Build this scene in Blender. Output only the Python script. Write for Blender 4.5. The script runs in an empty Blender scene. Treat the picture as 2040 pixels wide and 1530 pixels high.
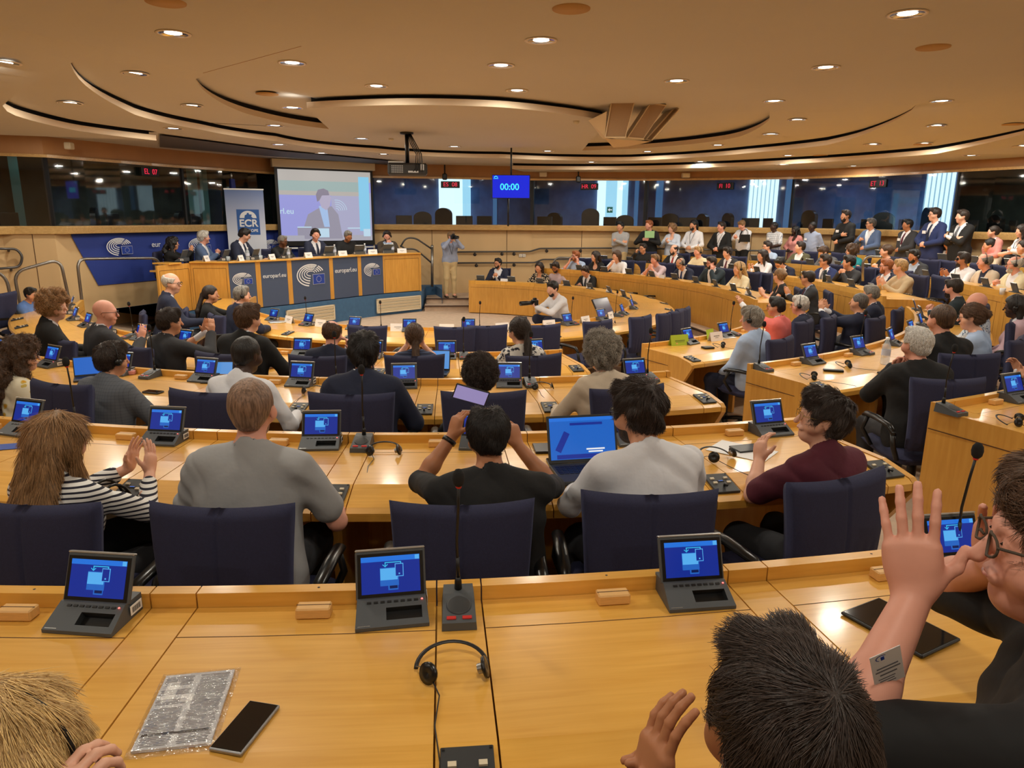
import bpy, math, random
import numpy as np
from math import sin, cos, pi, radians, hypot, atan2
from mathutils import Vector, Matrix

SC = bpy.context.scene
COL = SC.collection
random.seed(7)
RNG = np.random.default_rng(7)

# ------------------------------------------------------------ camera
F = 1415.0
CZ = 2.35
ROLL = .0078
PT = math.atan((765 - 430) / F)
_fw = np.array([0, cos(PT), -sin(PT)]); _up = np.array([0, sin(PT), cos(PT)]); _rw = np.array([1., 0, 0])
CR = _rw + ROLL * _up; CR /= np.linalg.norm(CR)
CU = _up - ROLL * _rw; CU /= np.linalg.norm(CU)
cam_d = bpy.data.cameras.new('camera'); cam = bpy.data.objects.new('camera', cam_d); COL.objects.link(cam)
cam_d.sensor_fit = 'HORIZONTAL'; cam_d.sensor_width = 36; cam_d.lens = 36 * F / 2040
cam_d.clip_start = .05; cam_d.clip_end = 200
cam.matrix_world = Matrix(((CR[0], CU[0], -_fw[0], 0), (CR[1], CU[1], -_fw[1], 0), (CR[2], CU[2], -_fw[2], CZ), (0, 0, 0, 1)))
SC.camera = cam

# ------------------------------------------------------------ world, exposure
w = bpy.data.worlds.new('world'); SC.world = w; w.use_nodes = True
w.node_tree.nodes['Background'].inputs[0].default_value = (.9, .75, .6, 1)
w.node_tree.nodes['Background'].inputs[1].default_value = .25
SC.view_settings.view_transform = 'Standard'; SC.view_settings.look = 'None'
SC.view_settings.gamma = 1; SC.view_settings.use_curve_mapping = False
SC.view_settings.exposure = -0.25
SC.cycles.use_denoising = True
SC.cycles.max_bounces = 6; SC.cycles.diffuse_bounces = 3; SC.cycles.glossy_bounces = 3
SC.cycles.transmission_bounces = 4; SC.cycles.transparent_max_bounces = 6
SC.cycles.sample_clamp_indirect = 4; SC.cycles.caustics_reflective = False; SC.cycles.caustics_refractive = False
LAMP_W = 27.0            # watts of one recessed downlight
LAMP_COL = (1, .94, .80)


def ray(x, y):
    return _fw + CR * (x - 1020) / F + CU * (765 - y) / F
def pix(x, y, z):
    d = ray(x, y); t = (z - CZ) / d[2]
    return float(d[0] * t), float(d[1] * t)
def pixd(x, y, D):
    """point on the ray through a pixel at horizontal distance D"""
    d = ray(x, y); t = D / hypot(d[0], d[1])
    return float(d[0] * t), float(d[1] * t), float(d[2] * t + CZ)
def proj(X, Y, Z):
    v = np.array([X, Y, Z - CZ]); d = v @ _fw
    return 1020 + F * (v @ CR) / d, 765 - F * (v @ CU) / d

# ------------------------------------------------------------ objects
def tag(o, label=None, cat=None, group=None, kind=None):
    if label: o['label'] = label
    if cat: o['category'] = cat
    if group: o['group'] = group
    if kind: o['kind'] = kind
    return o
def empty(name, loc, rz=0, label=None, cat=None, group=None):
    o = bpy.data.objects.new(name, None); COL.objects.link(o)
    o.location = loc; o.rotation_euler = (0, 0, rz); o.empty_display_size = .1
    return tag(o, label, cat, group)
def copy_tree(o, parent=None):
    c = o.copy(); COL.objects.link(c); c.parent = parent
    for ch in o.children: copy_tree(ch, c)
    return c

class MB:
    """collects verts / faces / material slots for one mesh"""
    def __init__(s): s.v = []; s.f = []; s.m = []; s.mats = []; s.sm = []
    def mi(s, m):
        if m not in s.mats: s.mats.append(m)
        return s.mats.index(m)
    def add(s, vs, fs, mat, smooth=False):
        n = len(s.v); s.v += [tuple(map(float, p)) for p in vs]; k = s.mi(mat)
        for f in fs: s.f.append(tuple(n + i for i in f)); s.m.append(k); s.sm.append(smooth)
    def box(s, c, d, mat, rz=0, R=None, bev=0):
        x, y, z = d[0] / 2, d[1] / 2, d[2] / 2
        if R is None: R = Matrix.Rotation(rz, 3, 'Z')
        if bev and min(x, y, z) > bev:
            b = bev; vs = []; idx = {}
            for sx in (-1, 1):
                for sy in (-1, 1):
                    for sz in (-1, 1):
                        for a in range(3):
                            p = [sx * x, sy * y, sz * z]
                            for q in range(3):
                                if q != a: p[q] -= (sx, sy, sz)[q] * b
                            idx[(sx, sy, sz, a)] = len(vs); vs.append(p)
            fs = []
            for a in range(3):
                u, w_ = (a + 1) % 3, (a + 2) % 3
                for sg in (-1, 1):
                    q = []
                    for su, sw in ((-1, -1), (1, -1), (1, 1), (-1, 1)):
                        k = [0, 0, 0]; k[a] = sg; k[u] = su; k[w_] = sw; q.append(idx[(*k, a)])
                    fs.append(q if sg > 0 else q[::-1])
                    # edges between face a and face u
                    for su in (-1, 1):
                        e = []
                        for sw in (-1, 1):
                            k = [0, 0, 0]; k[a] = sg; k[u] = su; k[w_] = sw
                            e.append((idx[(*k, a)], idx[(*k, u)]))
                        q = [e[0][0], e[0][1], e[1][1], e[1][0]]
                        fs.append(q if sg * su < 0 else q[::-1])
            for sx in (-1, 1):
                for sy in (-1, 1):
                    for sz in (-1, 1):
                        q = [idx[(sx, sy, sz, 0)], idx[(sx, sy, sz, 1)], idx[(sx, sy, sz, 2)]]
                        fs.append(q if sx * sy * sz > 0 else q[::-1])
        else:
            vs = [(-x, -y, -z), (x, -y, -z), (x, y, -z), (-x, y, -z), (-x, -y, z), (x, -y, z), (x, y, z), (-x, y, z)]
            fs = [(3, 2, 1, 0), (4, 5, 6, 7), (0, 1, 5, 4), (1, 2, 6, 5), (2, 3, 7, 6), (3, 0, 4, 7)]
        c = Vector(c)
        s.add([c + R @ Vector(p) for p in vs], fs, mat)
    def prism(s, poly, z0, z1, mat, M=None):
        """poly in xy, extruded z0..z1, optional 4x4"""
        n = len(poly); vs = [(p[0], p[1], z0) for p in poly] + [(p[0], p[1], z1) for p in poly]
        fs = [tuple(range(n - 1, -1, -1)), tuple(range(n, 2 * n))] + [(i, (i + 1) % n, n + (i + 1) % n, n + i) for i in range(n)]
        if M is not None: vs = [M @ Vector(v) for v in vs]
        s.add(vs, fs, mat)
    def quad(s, a, b, c, d, mat): s.add([a, b, c, d], [(0, 1, 2, 3)], mat)
    def tube(s, pts, r, mat, n=8, closed=False, cap=True, flat=1.0):
        pts = [Vector(p) for p in pts]; m = len(pts)
        rs = r if isinstance(r, (list, tuple)) else [r] * m
        vs = []; up = Vector((0, 0, 1)); prev = None
        for i, p in enumerate(pts):
            if closed: t = pts[(i + 1) % m] - pts[i - 1]
            else: t = pts[min(i + 1, m - 1)] - pts[max(i - 1, 0)]
            t.normalize()
            if prev is None:
                a = up if abs(t.z) < .9 else Vector((1, 0, 0))
                u = t.cross(a).normalized()
            else: u = (prev - t * prev.dot(t)).normalized()
            prev = u; v = t.cross(u)
            for k in range(n):
                q = 2 * pi * k / n
                vs.append(p + (u * cos(q) + v * sin(q) * flat) * rs[i])
        fs = []
        for i in range(m if closed else m - 1):
            j = (i + 1) % m
            for k in range(n):
                l = (k + 1) % n
                fs.append((i * n + k, i * n + l, j * n + l, j * n + k))
        if cap and not closed:
            fs.append(tuple(range(n - 1, -1, -1))); fs.append(tuple((m - 1) * n + k for k in range(n)))
        s.add(vs, fs, mat, True)
    def lathe(s, prof, mat, n=20, M=None, c=(0, 0, 0)):
        vs = []; k = len(prof)
        for i in range(n):
            q = 2 * pi * i / n
            for r, z in prof: vs.append(Vector((c[0] + r * cos(q), c[1] + r * sin(q), c[2] + z)))
        if M is not None: vs = [M @ v for v in vs]
        fs = []
        for i in range(n):
            j = (i + 1) % n
            for a in range(k - 1): fs.append((i * k + a, j * k + a, j * k + a + 1, i * k + a + 1))
        s.add(vs, fs, mat, True)
    def build(s, name, parent=None, loc=None, rz=0, fix=True):
        me = bpy.data.meshes.new(name); me.from_pydata(s.v, [], s.f)
        for m in s.mats: me.materials.append(m)
        me.polygons.foreach_set('material_index', s.m); me.polygons.foreach_set('use_smooth', s.sm)
        me.update()
        o = bpy.data.objects.new(name, me); COL.objects.link(o)
        if parent: o.parent = parent
        if loc is not None: o.location = loc
        if rz: o.rotation_euler = (0, 0, rz)
        return o

# ------------------------------------------------------------ materials
MATS = {}
def nmat(name):
    m = bpy.data.materials.new(name); m.use_nodes = True
    return m, m.node_tree, m.node_tree.nodes['Principled BSDF']
def lin(c): return tuple((x / 12.92 if x <= .04045 else ((x + .055) / 1.055) ** 2.4) for x in c)
def rgb(r, g, b): return lin((r / 255, g / 255, b / 255))
def mat(name, col, rough=.5, metal=0, emit=None, es=1, noise=0, scale=40, bump=0, bscale=200, spec=.5, stretch=None, coat=0, col2=None, alpha=1):
    if name in MATS: return MATS[name]
    m, nt, b = nmat(name); N = nt.nodes; L = nt.links
    b.inputs['Base Color'].default_value = (*col, 1); b.inputs['Roughness'].default_value = rough
    b.inputs['Metallic'].default_value = metal; b.inputs['Specular IOR Level'].default_value = spec
    if coat: b.inputs['Coat Weight'].default_value = coat; b.inputs['Coat Roughness'].default_value = .15
    if emit: b.inputs['Emission Color'].default_value = (*emit, 1); b.inputs['Emission Strength'].default_value = es
    if alpha < 1: b.inputs['Alpha'].default_value = alpha
    if noise or bump or col2:
        tc = N.new('ShaderNodeTexCoord'); mp = N.new('ShaderNodeMapping'); L.new(tc.outputs['Object'], mp.inputs[0])
        if stretch: mp.inputs['Scale'].default_value = stretch
        if noise or col2:
            n = N.new('ShaderNodeTexNoise'); n.inputs['Scale'].default_value = scale; n.inputs['Detail'].default_value = 5
            L.new(mp.outputs[0], n.inputs[0])
            r = N.new('ShaderNodeMix'); r.data_type = 'RGBA'
            c2 = col2 or tuple(c * (1 - noise) for c in col); c1 = col if col2 else tuple(min(1, c * (1 + noise)) for c in col)
            r.inputs[6].default_value = (*c1, 1); r.inputs[7].default_value = (*c2, 1)
            mr = N.new('ShaderNodeMapRange'); mr.inputs[1].default_value = .3; mr.inputs[2].default_value = .7
            L.new(n.outputs[0], mr.inputs[0]); L.new(mr.outputs[0], r.inputs[0]); L.new(r.outputs[2], b.inputs['Base Color'])
        if bump:
            n2 = N.new('ShaderNodeTexNoise'); n2.inputs['Scale'].default_value = bscale; n2.inputs['Detail'].default_value = 3
            L.new(mp.outputs[0], n2.inputs[0])
            bp = N.new('ShaderNodeBump'); bp.inputs['Strength'].default_value = bump; bp.inputs['Distance'].default_value = .01
            L.new(n2.outputs[0], bp.inputs['Height']); L.new(bp.outputs[0], b.inputs['Normal'])
    MATS[name] = m; return m
def emis(name, col, s=1):
    if name in MATS: return MATS[name]
    return mat(name, (0, 0, 0), .3, emit=col, es=s)
def wood(name, c1, c2, stretch=(1.2, 14, 14), rough=.28, coat=.3, scale=3):
    if name in MATS: return MATS[name]
    m, nt, b = nmat(name); N = nt.nodes; L = nt.links
    tc = N.new('ShaderNodeTexCoord'); mp = N.new('ShaderNodeMapping'); mp.inputs['Scale'].default_value = stretch
    oi = N.new('ShaderNodeObjectInfo'); ad = N.new('ShaderNodeVectorMath'); ad.operation = 'ADD'
    ml = N.new('ShaderNodeVectorMath'); ml.operation = 'SCALE'; ml.inputs[3].default_value = 1
    L.new(tc.outputs['Object'], ad.inputs[0]); L.new(oi.outputs['Location'], ad.inputs[1]); L.new(ad.outputs[0], mp.inputs[0])
    n = N.new('ShaderNodeTexNoise'); n.inputs['Scale'].default_value = scale; n.inputs['Detail'].default_value = 6; n.inputs['Distortion'].default_value = .6
    L.new(mp.outputs[0], n.inputs[0])
    r = N.new('ShaderNodeValToRGB'); r.color_ramp.elements[0].position = .3; r.color_ramp.elements[1].position = .72
    r.color_ramp.elements[0].color = (*c2, 1); r.color_ramp.elements[1].color = (*c1, 1)
    L.new(n.outputs[0], r.inputs[0])
    n2 = N.new('ShaderNodeTexNoise'); n2.inputs['Scale'].default_value = 1.3; L.new(ad.outputs[0], n2.inputs[0])
    hs = N.new('ShaderNodeHueSaturation'); mr = N.new('ShaderNodeMapRange'); mr.inputs[1].default_value = .3; mr.inputs[2].default_value = .7
    mr.inputs[3].default_value = .9; mr.inputs[4].default_value = 1.08
    L.new(n2.outputs[0], mr.inputs[0]); L.new(mr.outputs[0], hs.inputs['Value']); L.new(r.outputs[0], hs.inputs['Color'])
    L.new(hs.outputs[0], b.inputs['Base Color'])
    b.inputs['Roughness'].default_value = rough; b.inputs['Coat Weight'].default_value = coat; b.inputs['Coat Roughness'].default_value = .12
    MATS[name] = m; return m

M_WOOD = wood('beech desktop', rgb(234, 178, 84), rgb(220, 160, 66), stretch=(.9, 16, 16), rough=.3, coat=.3)
M_WOODF = wood('beech front', rgb(218, 162, 76), rgb(204, 146, 62), stretch=(10, 10, 1), rough=.4, coat=.12)
M_EDGE = mat('dark seam', rgb(70, 35, 15), .7)
M_BLOCK = mat('beech block', rgb(222, 172, 104), .45, noise=.06, scale=30, stretch=(1, 6, 6))
M_CEIL = mat('ceiling paint', rgb(208, 200, 188), .85, noise=.02, scale=.6)
M_CEILD = mat('ceiling slot black', rgb(22, 20, 22), .8)
M_FASC = mat('fascia paint', rgb(224, 202, 174), .6)
M_WALL = mat('wall panel', rgb(216, 182, 134), .6, noise=.04, scale=2, stretch=(1, 1, .2))
M_SILL = wood('sill wood', rgb(214, 176, 116), rgb(190, 150, 92), rough=.35)
M_FRIEZE = mat('frieze wood', rgb(176, 128, 82), .55, noise=.06, scale=3, stretch=(1, 1, .3))
M_CARPET = mat('carpet', rgb(196, 172, 150), .95, noise=.1, scale=9, bump=.4, bscale=300)
M_STEP = mat('step nosing', rgb(70, 50, 42), .7)
M_BLUE = mat('blue carpet', rgb(66, 104, 142), .9, noise=.08, scale=12)
M_NAVYP = mat('blue panel', rgb(70, 84, 112), .6)
M_NAVYC = mat('navy chair fabric', rgb(38, 40, 70), .85, noise=.1, scale=120, bump=.25, bscale=500)
M_BLACK = mat('black plastic', rgb(20, 20, 21), .4)
M_BLACKG = mat('black leather', rgb(22, 22, 22), .28)
M_GREY = mat('device grey', rgb(76, 80, 84), .45, bump=.1, bscale=900)
M_GREYD = mat('device dark', rgb(46, 48, 50), .5)
M_SILV = mat('silver', rgb(200, 200, 198), .3, .8)
M_STEEL = mat('brushed steel', rgb(150, 148, 145), .32, .9)
M_RAIL = mat('dark rail', rgb(92, 90, 90), .4, .6)
M_WHITE = mat('white paper', rgb(238, 236, 236), .7)
M_INK = mat('ink', rgb(60, 60, 66), .8)
M_CREAM = mat('cream grille', rgb(222, 208, 180), .6)
M_RED = mat('red button', rgb(205, 45, 40), .4)
M_LENS = emis('lamp glow', (1, .93, .82), 9)
M_LED = emis('led red', (1, .12, .1), 4)
M_LEDA = emis('led amber', (1, .6, .05), 4)

# ============================================================ ROOM PLAN
TH = radians(17.33)
AX = (sin(TH), -cos(TH)); BX = (cos(TH), sin(TH)); MC = (-1.383, 13.754)
#  ring: lateral radius right, left, axial radius, desk top height
RINGS = {1: (3.53, 3.53, 3.80, .76), 2: (5.48, 6.0, 6.6, .93), 3: (7.47, 7.6, 8.44, 1.07), 4: (9.2, 9.2, 10.3, 1.2),
         5: (11.74, 11.74, 11.9, 1.25), 6: (11.15, 11.15, 11.9, 1.40)}
# the far sections rise a little higher than the near ones
KF = {12: .93, 13: .90, 14: .88, 16: .86}
for _k, _f in KF.items(): RINGS[_k] = (*RINGS[_k - 10][:3], 2.35 - _f * (2.35 - RINGS[_k - 10][3]))
def rp(r, ph, off=0.0):
    if r > 10: q = rp(r - 10, ph, off / KF[r]); return (q[0] * KF[r], q[1] * KF[r])
    lr, ll, ax, z = RINGS[r]
    s = sin(ph)
    lat = (lr if s > 0 else ll) + off
    return (MC[0] + (ax + off) * cos(ph) * AX[0] + lat * s * BX[0], MC[1] + (ax + off) * cos(ph) * AX[1] + lat * s * BX[1])
def rtan(r, ph, off=0.0):
    a = rp(r, ph - .01, off); b = rp(r, ph + .01, off)
    return atan2(b[1] - a[1], b[0] - a[0])
def find(r, x, off=0.0, far=False, z=None):
    """angle on ring r whose point projects to pixel column x"""
    z = RINGS[r][3] if z is None else z
    best = None
    rng = (60, 150) if far else (-128, 62)
    if far == 'm': rng = (30, 158)
    prev = None; outs = []
    for i in range(int((rng[1] - rng[0]) * 2) + 1):
        d = rng[0] + i * .5
        p = rp(r, radians(d), off)
        if p[1] < .4: prev = None; continue
        v = proj(p[0], p[1], z)[0] - x
        if prev is not None and prev * v <= 0: outs.append(d - .5 * abs(v) / (abs(v) + abs(prev) + 1e-9))
        prev = v
    if not outs:                                  # column outside the ring: take the nearest point
        c = [(abs(proj(*rp(r, radians(rng[0] + i * .5), off), z)[0] - x), rng[0] + i * .5) for i in range(int((rng[1] - rng[0]) * 2) + 1) if rp(r, radians(rng[0] + i * .5), off)[1] > .4]
        return radians(min(c)[1])
    outs.sort(key=lambda d: hypot(*rp(r, radians(d), off)))
    return radians(outs[-1] if far else outs[0])

SILL, WTOP, ROOF = 2.11, 3.29, 3.51
WD = [(-60, 11.6), (0, 12.1), (105, 12.4), (250, 13.7), (370, 15.0), (450, 15.8), (545, 17.0), (740, 18.3), (900, 18.6), (1060, 19.0), (1285, 18.7),
      (1575, 17.4), (1740, 16.0), (1900, 14.3), (2040, 13.2), (2110, 12.7)]
WX = [-60, 0, 50, 105, 180, 250, 310, 370, 410, 450, 500, 545, 610, 675, 740, 820, 900, 980, 1060, 1130, 1210, 1285, 1350, 1430, 1500, 1575, 1660, 1740, 1825, 1900, 1970, 2040, 2110]
def _node(x):
    Y = 1.056 * float(np.interp(x, [a for a, _ in WD], [b for _, b in WD])); d = ray(x, 440); return (float(d[0] / d[1] * Y), Y)
WN = [_node(x) for x in WX]
def wdist(x):
    i = min(max(0, sum(1 for a in WX if a <= x) - 1), len(WX) - 2); (x0, y0), (x1, y1) = WN[i], WN[i + 1]
    d = ray(x, 440); dx, dy = d[0], d[1]; ex, ey = x1 - x0, y1 - y0
    t = (x0 * ey - y0 * ex) / (dx * ey - dy * ex); return float(t * hypot(dx, dy))
def wpt(x, off=0.0):
    p = pixd(x, 440, wdist(x) + off); return (p[0], p[1])

def structure(mb, name, parent=None, **k):
    o = mb.build(name, parent)
    if not parent: o['kind'] = 'structure'
    return o

# ---------------------------------------------------------------- floor and tiers
FL = {12: RINGS[12][3] - .74, 13: RINGS[13][3] - .74, 14: RINGS[14][3] - .74, 16: RINGS[16][3] - .74, 1: .02, 2: .19, 3: .33, 4: .46, 5: .51, 6: .66}
mb = MB(); mb.quad((-22, -8, 0), (22, -8, 0), (22, 28, 0), (-22, 28, 0), M_CARPET)
structure(mb, 'floor')
PH = [radians(a) for a in range(-128, 160, 3)]
def tier(name, r0, o0, r1, o1, z, z0):
    mb = MB(); n = len(PH)
    a = [rp(r0, p, o0) for p in PH]; b = [rp(r1, p, o1) for p in PH]
    for i in range(n - 1):
        mb.quad((*a[i], z), (*a[i + 1], z), (*b[i + 1], z), (*b[i], z), M_CARPET)
        mb.quad((*a[i], z0), (*a[i + 1], z0), (*a[i + 1], z - .02), (*a[i], z - .02), M_CARPET)
        c, d = rp(r0, PH[i], o0 - .012), rp(r0, PH[i + 1], o0 - .012)
        e, f = rp(r0, PH[i], o0 + .03), rp(r0, PH[i + 1], o0 + .03)
        mb.quad((*c, z - .035), (*d, z - .035), (*d, z + .003), (*c, z + .003), M_STEP)
        mb.quad((*c, z + .003), (*d, z + .003), (*f, z + .003), (*e, z + .003), M_STEP)
    for i in (0, n - 1): mb.quad((*a[i], 0), (*b[i], 0), (*b[i], z), (*a[i], z), M_CARPET)
    structure(mb, name)
PALL = PH; PH = [p for p in PALL if p < radians(60)]
tier('floor', 2, -.55, 2, -.25, .10, 0)
tier('floor', 2, -.25, 3, -.30, FL[2], .10)
tier('floor', 3, -.30, 4, -.30, FL[3], FL[2])
tier('floor', 4, -.30, 4, 1.35, FL[4], FL[3])
tier('floor', 4, 1.35, 4, 9, FL[5], FL[4])
PH = [p for p in PALL if p > radians(57)]
tier('floor', 12, -.6, 12, -.3, .16, 0)
tier('floor', 12, -.3, 13, -.30, FL[12], .16)
tier('floor', 13, -.30, 14, -.30, FL[13], FL[12])
tier('floor', 14, -.30, 14, 9, FL[14], FL[13])
RTIER = [radians(a) for a in range(58, 160, 3)]
PH = RTIER
tier('floor', 16, -.3, 16, 6, FL[16], FL[14])

# ---------------------------------------------------------------- ceiling
H0, HS = 3.93, .14
def arc(pts, z):
    o = []
    for x, y in pts:
        X, Y = pix(x, y, z); dx, dy = X - MC[0], Y - MC[1]
        o.append((math.degrees(atan2(dy, dx)) % 360, hypot(dx, dy)))
    return o
A_PTS = arc([(388, 150), (430, 185), (520, 215), (655, 240)], H0)
A_PTR = arc([(1160, 287), (1300, 280), (1450, 262), (1533, 232)], H0)
B_PTS = arc([(137, 115), (160, 160), (250, 200), (400, 240), (550, 265), (750, 290), (1000, 302), (1250, 308), (1500, 290), (1700, 265), (1820, 232)], H0 - HS)
C_PTL = arc([(0, 195), (150, 240), (310, 262)], H0 - 2 * HS)
C_PTR = arc([(1020, 325), (1300, 325), (1540, 315), (1700, 305), (1900, 287), (2040, 270)], H0 - 2 * HS)
def rad(tab, th):
    t = sorted((a if a > 200 else a + 360, r) for a, r in tab)   # 240 .. 560 unwrapped through 360
    return t
def interp_arc(pts, th):
    """th in degrees, unwrapped -20 .. 250 (seam side is about 246..340)"""
    t = sorted(((a if a < 300 else a - 360), r) for a, r in pts)
    return float(np.interp(th, [a for a, _ in t], [r for _, r in t]))
TH0, TH1 = -23.0, 246.0            # angular span with stepped soffits
def fade(th, a=22): return max(0., min(1., (th - TH0) / a, (TH1 - th) / a)) ** .8
ths = list(np.arange(TH0, TH1 + .1, 2.0)); ths[-1] = TH1
def cpt(th, r, z): return (MC[0] + r * cos(radians(th)), MC[1] + r * sin(radians(th)), z)
def soffit(name, lo, hi, rin, rout, up, dn, slot=True):
    """one stepped ring of the ceiling: dark slot, fascia and soffit from rin to rout"""
    mb = MB(); m2 = MB()
    T = [t for t in ths if lo <= t <= hi]
    if lo > T[0] - 2 and lo < T[0]: T = [lo] + T
    if hi < T[-1] + 2 and hi > T[-1]: T = T + [hi]
    rows = []
    for t in T:
        f = fade(t); r = rin(t); zu = H0 - up * f; zd = H0 - dn * f; g = .055 * f
        rows.append([cpt(t, r, zu + .02), cpt(t, r + .1 * f + .001, zu + .02), cpt(t, r + .1 * f + .001, zu - g), cpt(t, r, zu - g), cpt(t, r, zd), cpt(t, rout(t), zd)])
    for a, b in zip(rows, rows[1:]):
        m2.quad(a[1], b[1], b[2], a[2], M_CEILD); m2.quad(a[2], b[2], b[3], a[3], M_CEILD)
        mb.quad(a[3], b[3], b[4], a[4], M_FASC); mb.quad(a[4], b[4], b[5], a[5], M_CEIL)
        mb.quad(a[3], b[3], (b[3][0], b[3][1], b[3][2] + .004), (a[3][0], a[3][1], a[3][2] + .004), M_CEILD)
    for e in (rows[0], rows[-1]):
        mb.add([e[3], e[4], e[5], (e[5][0], e[5][1], e[3][2])], [(0, 1, 2, 3)], M_FASC)
    o = structure(mb, name)
    d = m2.build('shadow_gap', o); return o
rA = lambda t: interp_arc(A_PTS + A_PTR, t)
rB = lambda t: interp_arc(B_PTS, t)
rC = lambda t: interp_arc(C_PTL + C_PTR, t)
# top plane: everything near the camera, and the crescent inside arc A
mb = MB()
for i in range(0, 360, 4):
    a, b = TH1 + i * (360 - TH1 + TH0) / 360., TH1 + (i + 4) * (360 - TH1 + TH0) / 360.
    mb.quad(cpt(a, 2, H0), cpt(b, 2, H0), cpt(b, 26, H0), cpt(a, 26, H0), M_CEIL)
tt = [t for t in ths]
for a, b in zip(tt, tt[1:]): mb.quad(cpt(a, 0.5, H0 + .02), cpt(b, 0.5, H0 + .02), cpt(b, 16, H0 + .02), cpt(a, 16, H0 + .02), M_CEIL)
structure(mb, 'ceiling')
aL, aR = A_PTS[-1][0], min(a for a, _ in A_PTR if a < 300) if 0 else A_PTR[0][0]
soffit('ceiling', TH0, aR, rA, rB, 0, HS)
soffit('ceiling', aL, TH1, rA, rB, 0, HS)
soffit('ceiling', TH0, TH1, rB, lambda t: rC(t) if (t < C_PTR[0][0] or t > 196) else 12.5, HS, 2 * HS)
soffit('ceiling', TH0, C_PTR[0][0], rC, lambda t: 20, 2 * HS, 3 * HS)
soffit('ceiling', C_PTL[-1][0], TH1, rC, lambda t: 20, 2 * HS, 3 * HS)
# the central disc with its rounded front edge
zb = H0 - HS; disc = []
for x, y in [(610, 195), (700, 190), (800, 187), (1000, 192), (1100, 203), (1210, 222)]: disc.append(pix(x, y, H0))
dang = [atan2(p[1] - MC[1], p[0] - MC[0]) for p in disc]; drad = [hypot(p[0] - MC[0], p[1] - MC[1]) for p in disc]
N_ = 32; front = []
for i in range(N_ + 1):
    a = dang[0] + (dang[-1] - dang[0]) * i / N_; r = float(np.interp(a, dang, drad)); front.append((MC[0] + r * cos(a), MC[1] + r * sin(a)))
back = [cpt(t, rB(t), 0)[:2] for t in np.arange(aR, aL + .1, 3)]
poly = front + [cpt(aR, rA(aR), 0)[:2]] + back + [cpt(aL, rA(aL), 0)[:2]]
mb = MB(); n = len(poly); c0 = (MC[0] + .2, MC[1] + .4)
for i in range(n):
    a, b = poly[i], poly[(i + 1) % n]
    mb.add([(*c0, zb), (*a, zb), (*b, zb)], [(0, 1, 2)], M_CEIL)
    if i < N_ + 1 or i >= n - 1:
        mb.quad((*a, H0 - .055), (*b, H0 - .055), (*b, zb), (*a, zb), M_FASC)
def _in(p, d): 
    v = Vector((c0[0] - p[0], c0[1] - p[1])); v.normalize(); return (p[0] + v.x * d, p[1] + v.y * d)
o = structure(mb, 'ceiling'); m2 = MB()
for i in list(range(N_ + 1)) + [n - 1]:
    a, b = poly[i], poly[(i + 1) % n]; c, d = _in(a, .1), _in(b, .1)
    m2.quad((*c, H0 + .02), (*d, H0 + .02), (*d, H0 - .055), (*c, H0 - .055), M_CEILD)
    m2.quad((*a, H0 - .055), (*b, H0 - .055), (*d, H0 - .055), (*c, H0 - .055), M_CEILD)
m2.build('shadow_gap', o)
# recessed track behind the projector
mb = MB()
M_TRACK = mat('track grey', rgb(88, 82, 82), .7)
tp = [pix(318, 268, ROOF + .12), pix(560, 300, ROOF + .12), pix(800, 322, ROOF + .12)]
tq = [pix(318, 292, ROOF + .12), pix(560, 312, ROOF + .12), pix(800, 330, ROOF + .12)]
for i in range(2): mb.quad((*tp[i], ROOF + .11), (*tp[i + 1], ROOF + .11), (*tq[i + 1], ROOF + .11), (*tq[i], ROOF + .11), M_TRACK)
structure(mb, 'ceiling')

# ---------------------------------------------------------------- walls
base = [wpt(x) for x in WX]
def strip(mb, pts, prof, m):
    """extrude a profile [(offset, z)] along plan points; offset measured towards the room centre"""
    rows = []
    for p in pts:
        v = Vector((MC[0] - p[0], MC[1] - p[1])); v.normalize()
        rows.append([(p[0] + v.x * o, p[1] + v.y * o, z) for o, z in prof])
    for a, b in zip(rows, rows[1:]):
        for k in range(len(prof) - 1): mb.quad(a[k], b[k], b[k + 1], a[k + 1], m)
mb = MB(); strip(mb, base, [(0, 0), (0, SILL - .1)], M_WALL)
structure(mb, 'wall_back')
mb = MB(); strip(mb, base, [(-.15, SILL), (.1, SILL), (.22, SILL - .005), (.22, SILL - .03), (.2, SILL - .14), (0, SILL - .14)], M_SILL)
structure(mb, 'trim_1')
mb = MB(); strip(mb, base, [(0, WTOP), (.05, WTOP), (.05, WTOP + .05), (0, WTOP + .05)], M_SILL)
structure(mb, 'trim_2')
mb = MB(); strip(mb, base, [(0, WTOP + .05), (0, ROOF + .5)], M_FRIEZE)
structure(mb, 'wall_upper')
mb = MB(); strip(mb, base[::1], [(.012, .0), (.012, .1)], M_STEP); structure(mb, 'baseboard_back')
# vertical joints of the panelling
for x in (60, 560, 860, 1010, 1160, 1330, 1500, 1660, 1800, 1930):
    p = wpt(x, -.003); a = atan2(p[1] - MC[1], p[0] - MC[0])
    mb = MB(); mb.box((p[0], p[1], 1.0), (.006, .012, 1.95), M_EDGE, rz=a); structure(mb, 'trim_3')
# rest of the shell, beside and behind the camera
side = [base[-1], (15.5, 9), (16, 3), (13, -3), (4, -5), (-5, -5), (-11, -2), (-13, 4), (-12.4, 9.5), base[0]]
mb = MB(); strip(mb, side, [(0, 0), (0, 4.2)], M_WALL); structure(mb, 'wall_rear')

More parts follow.
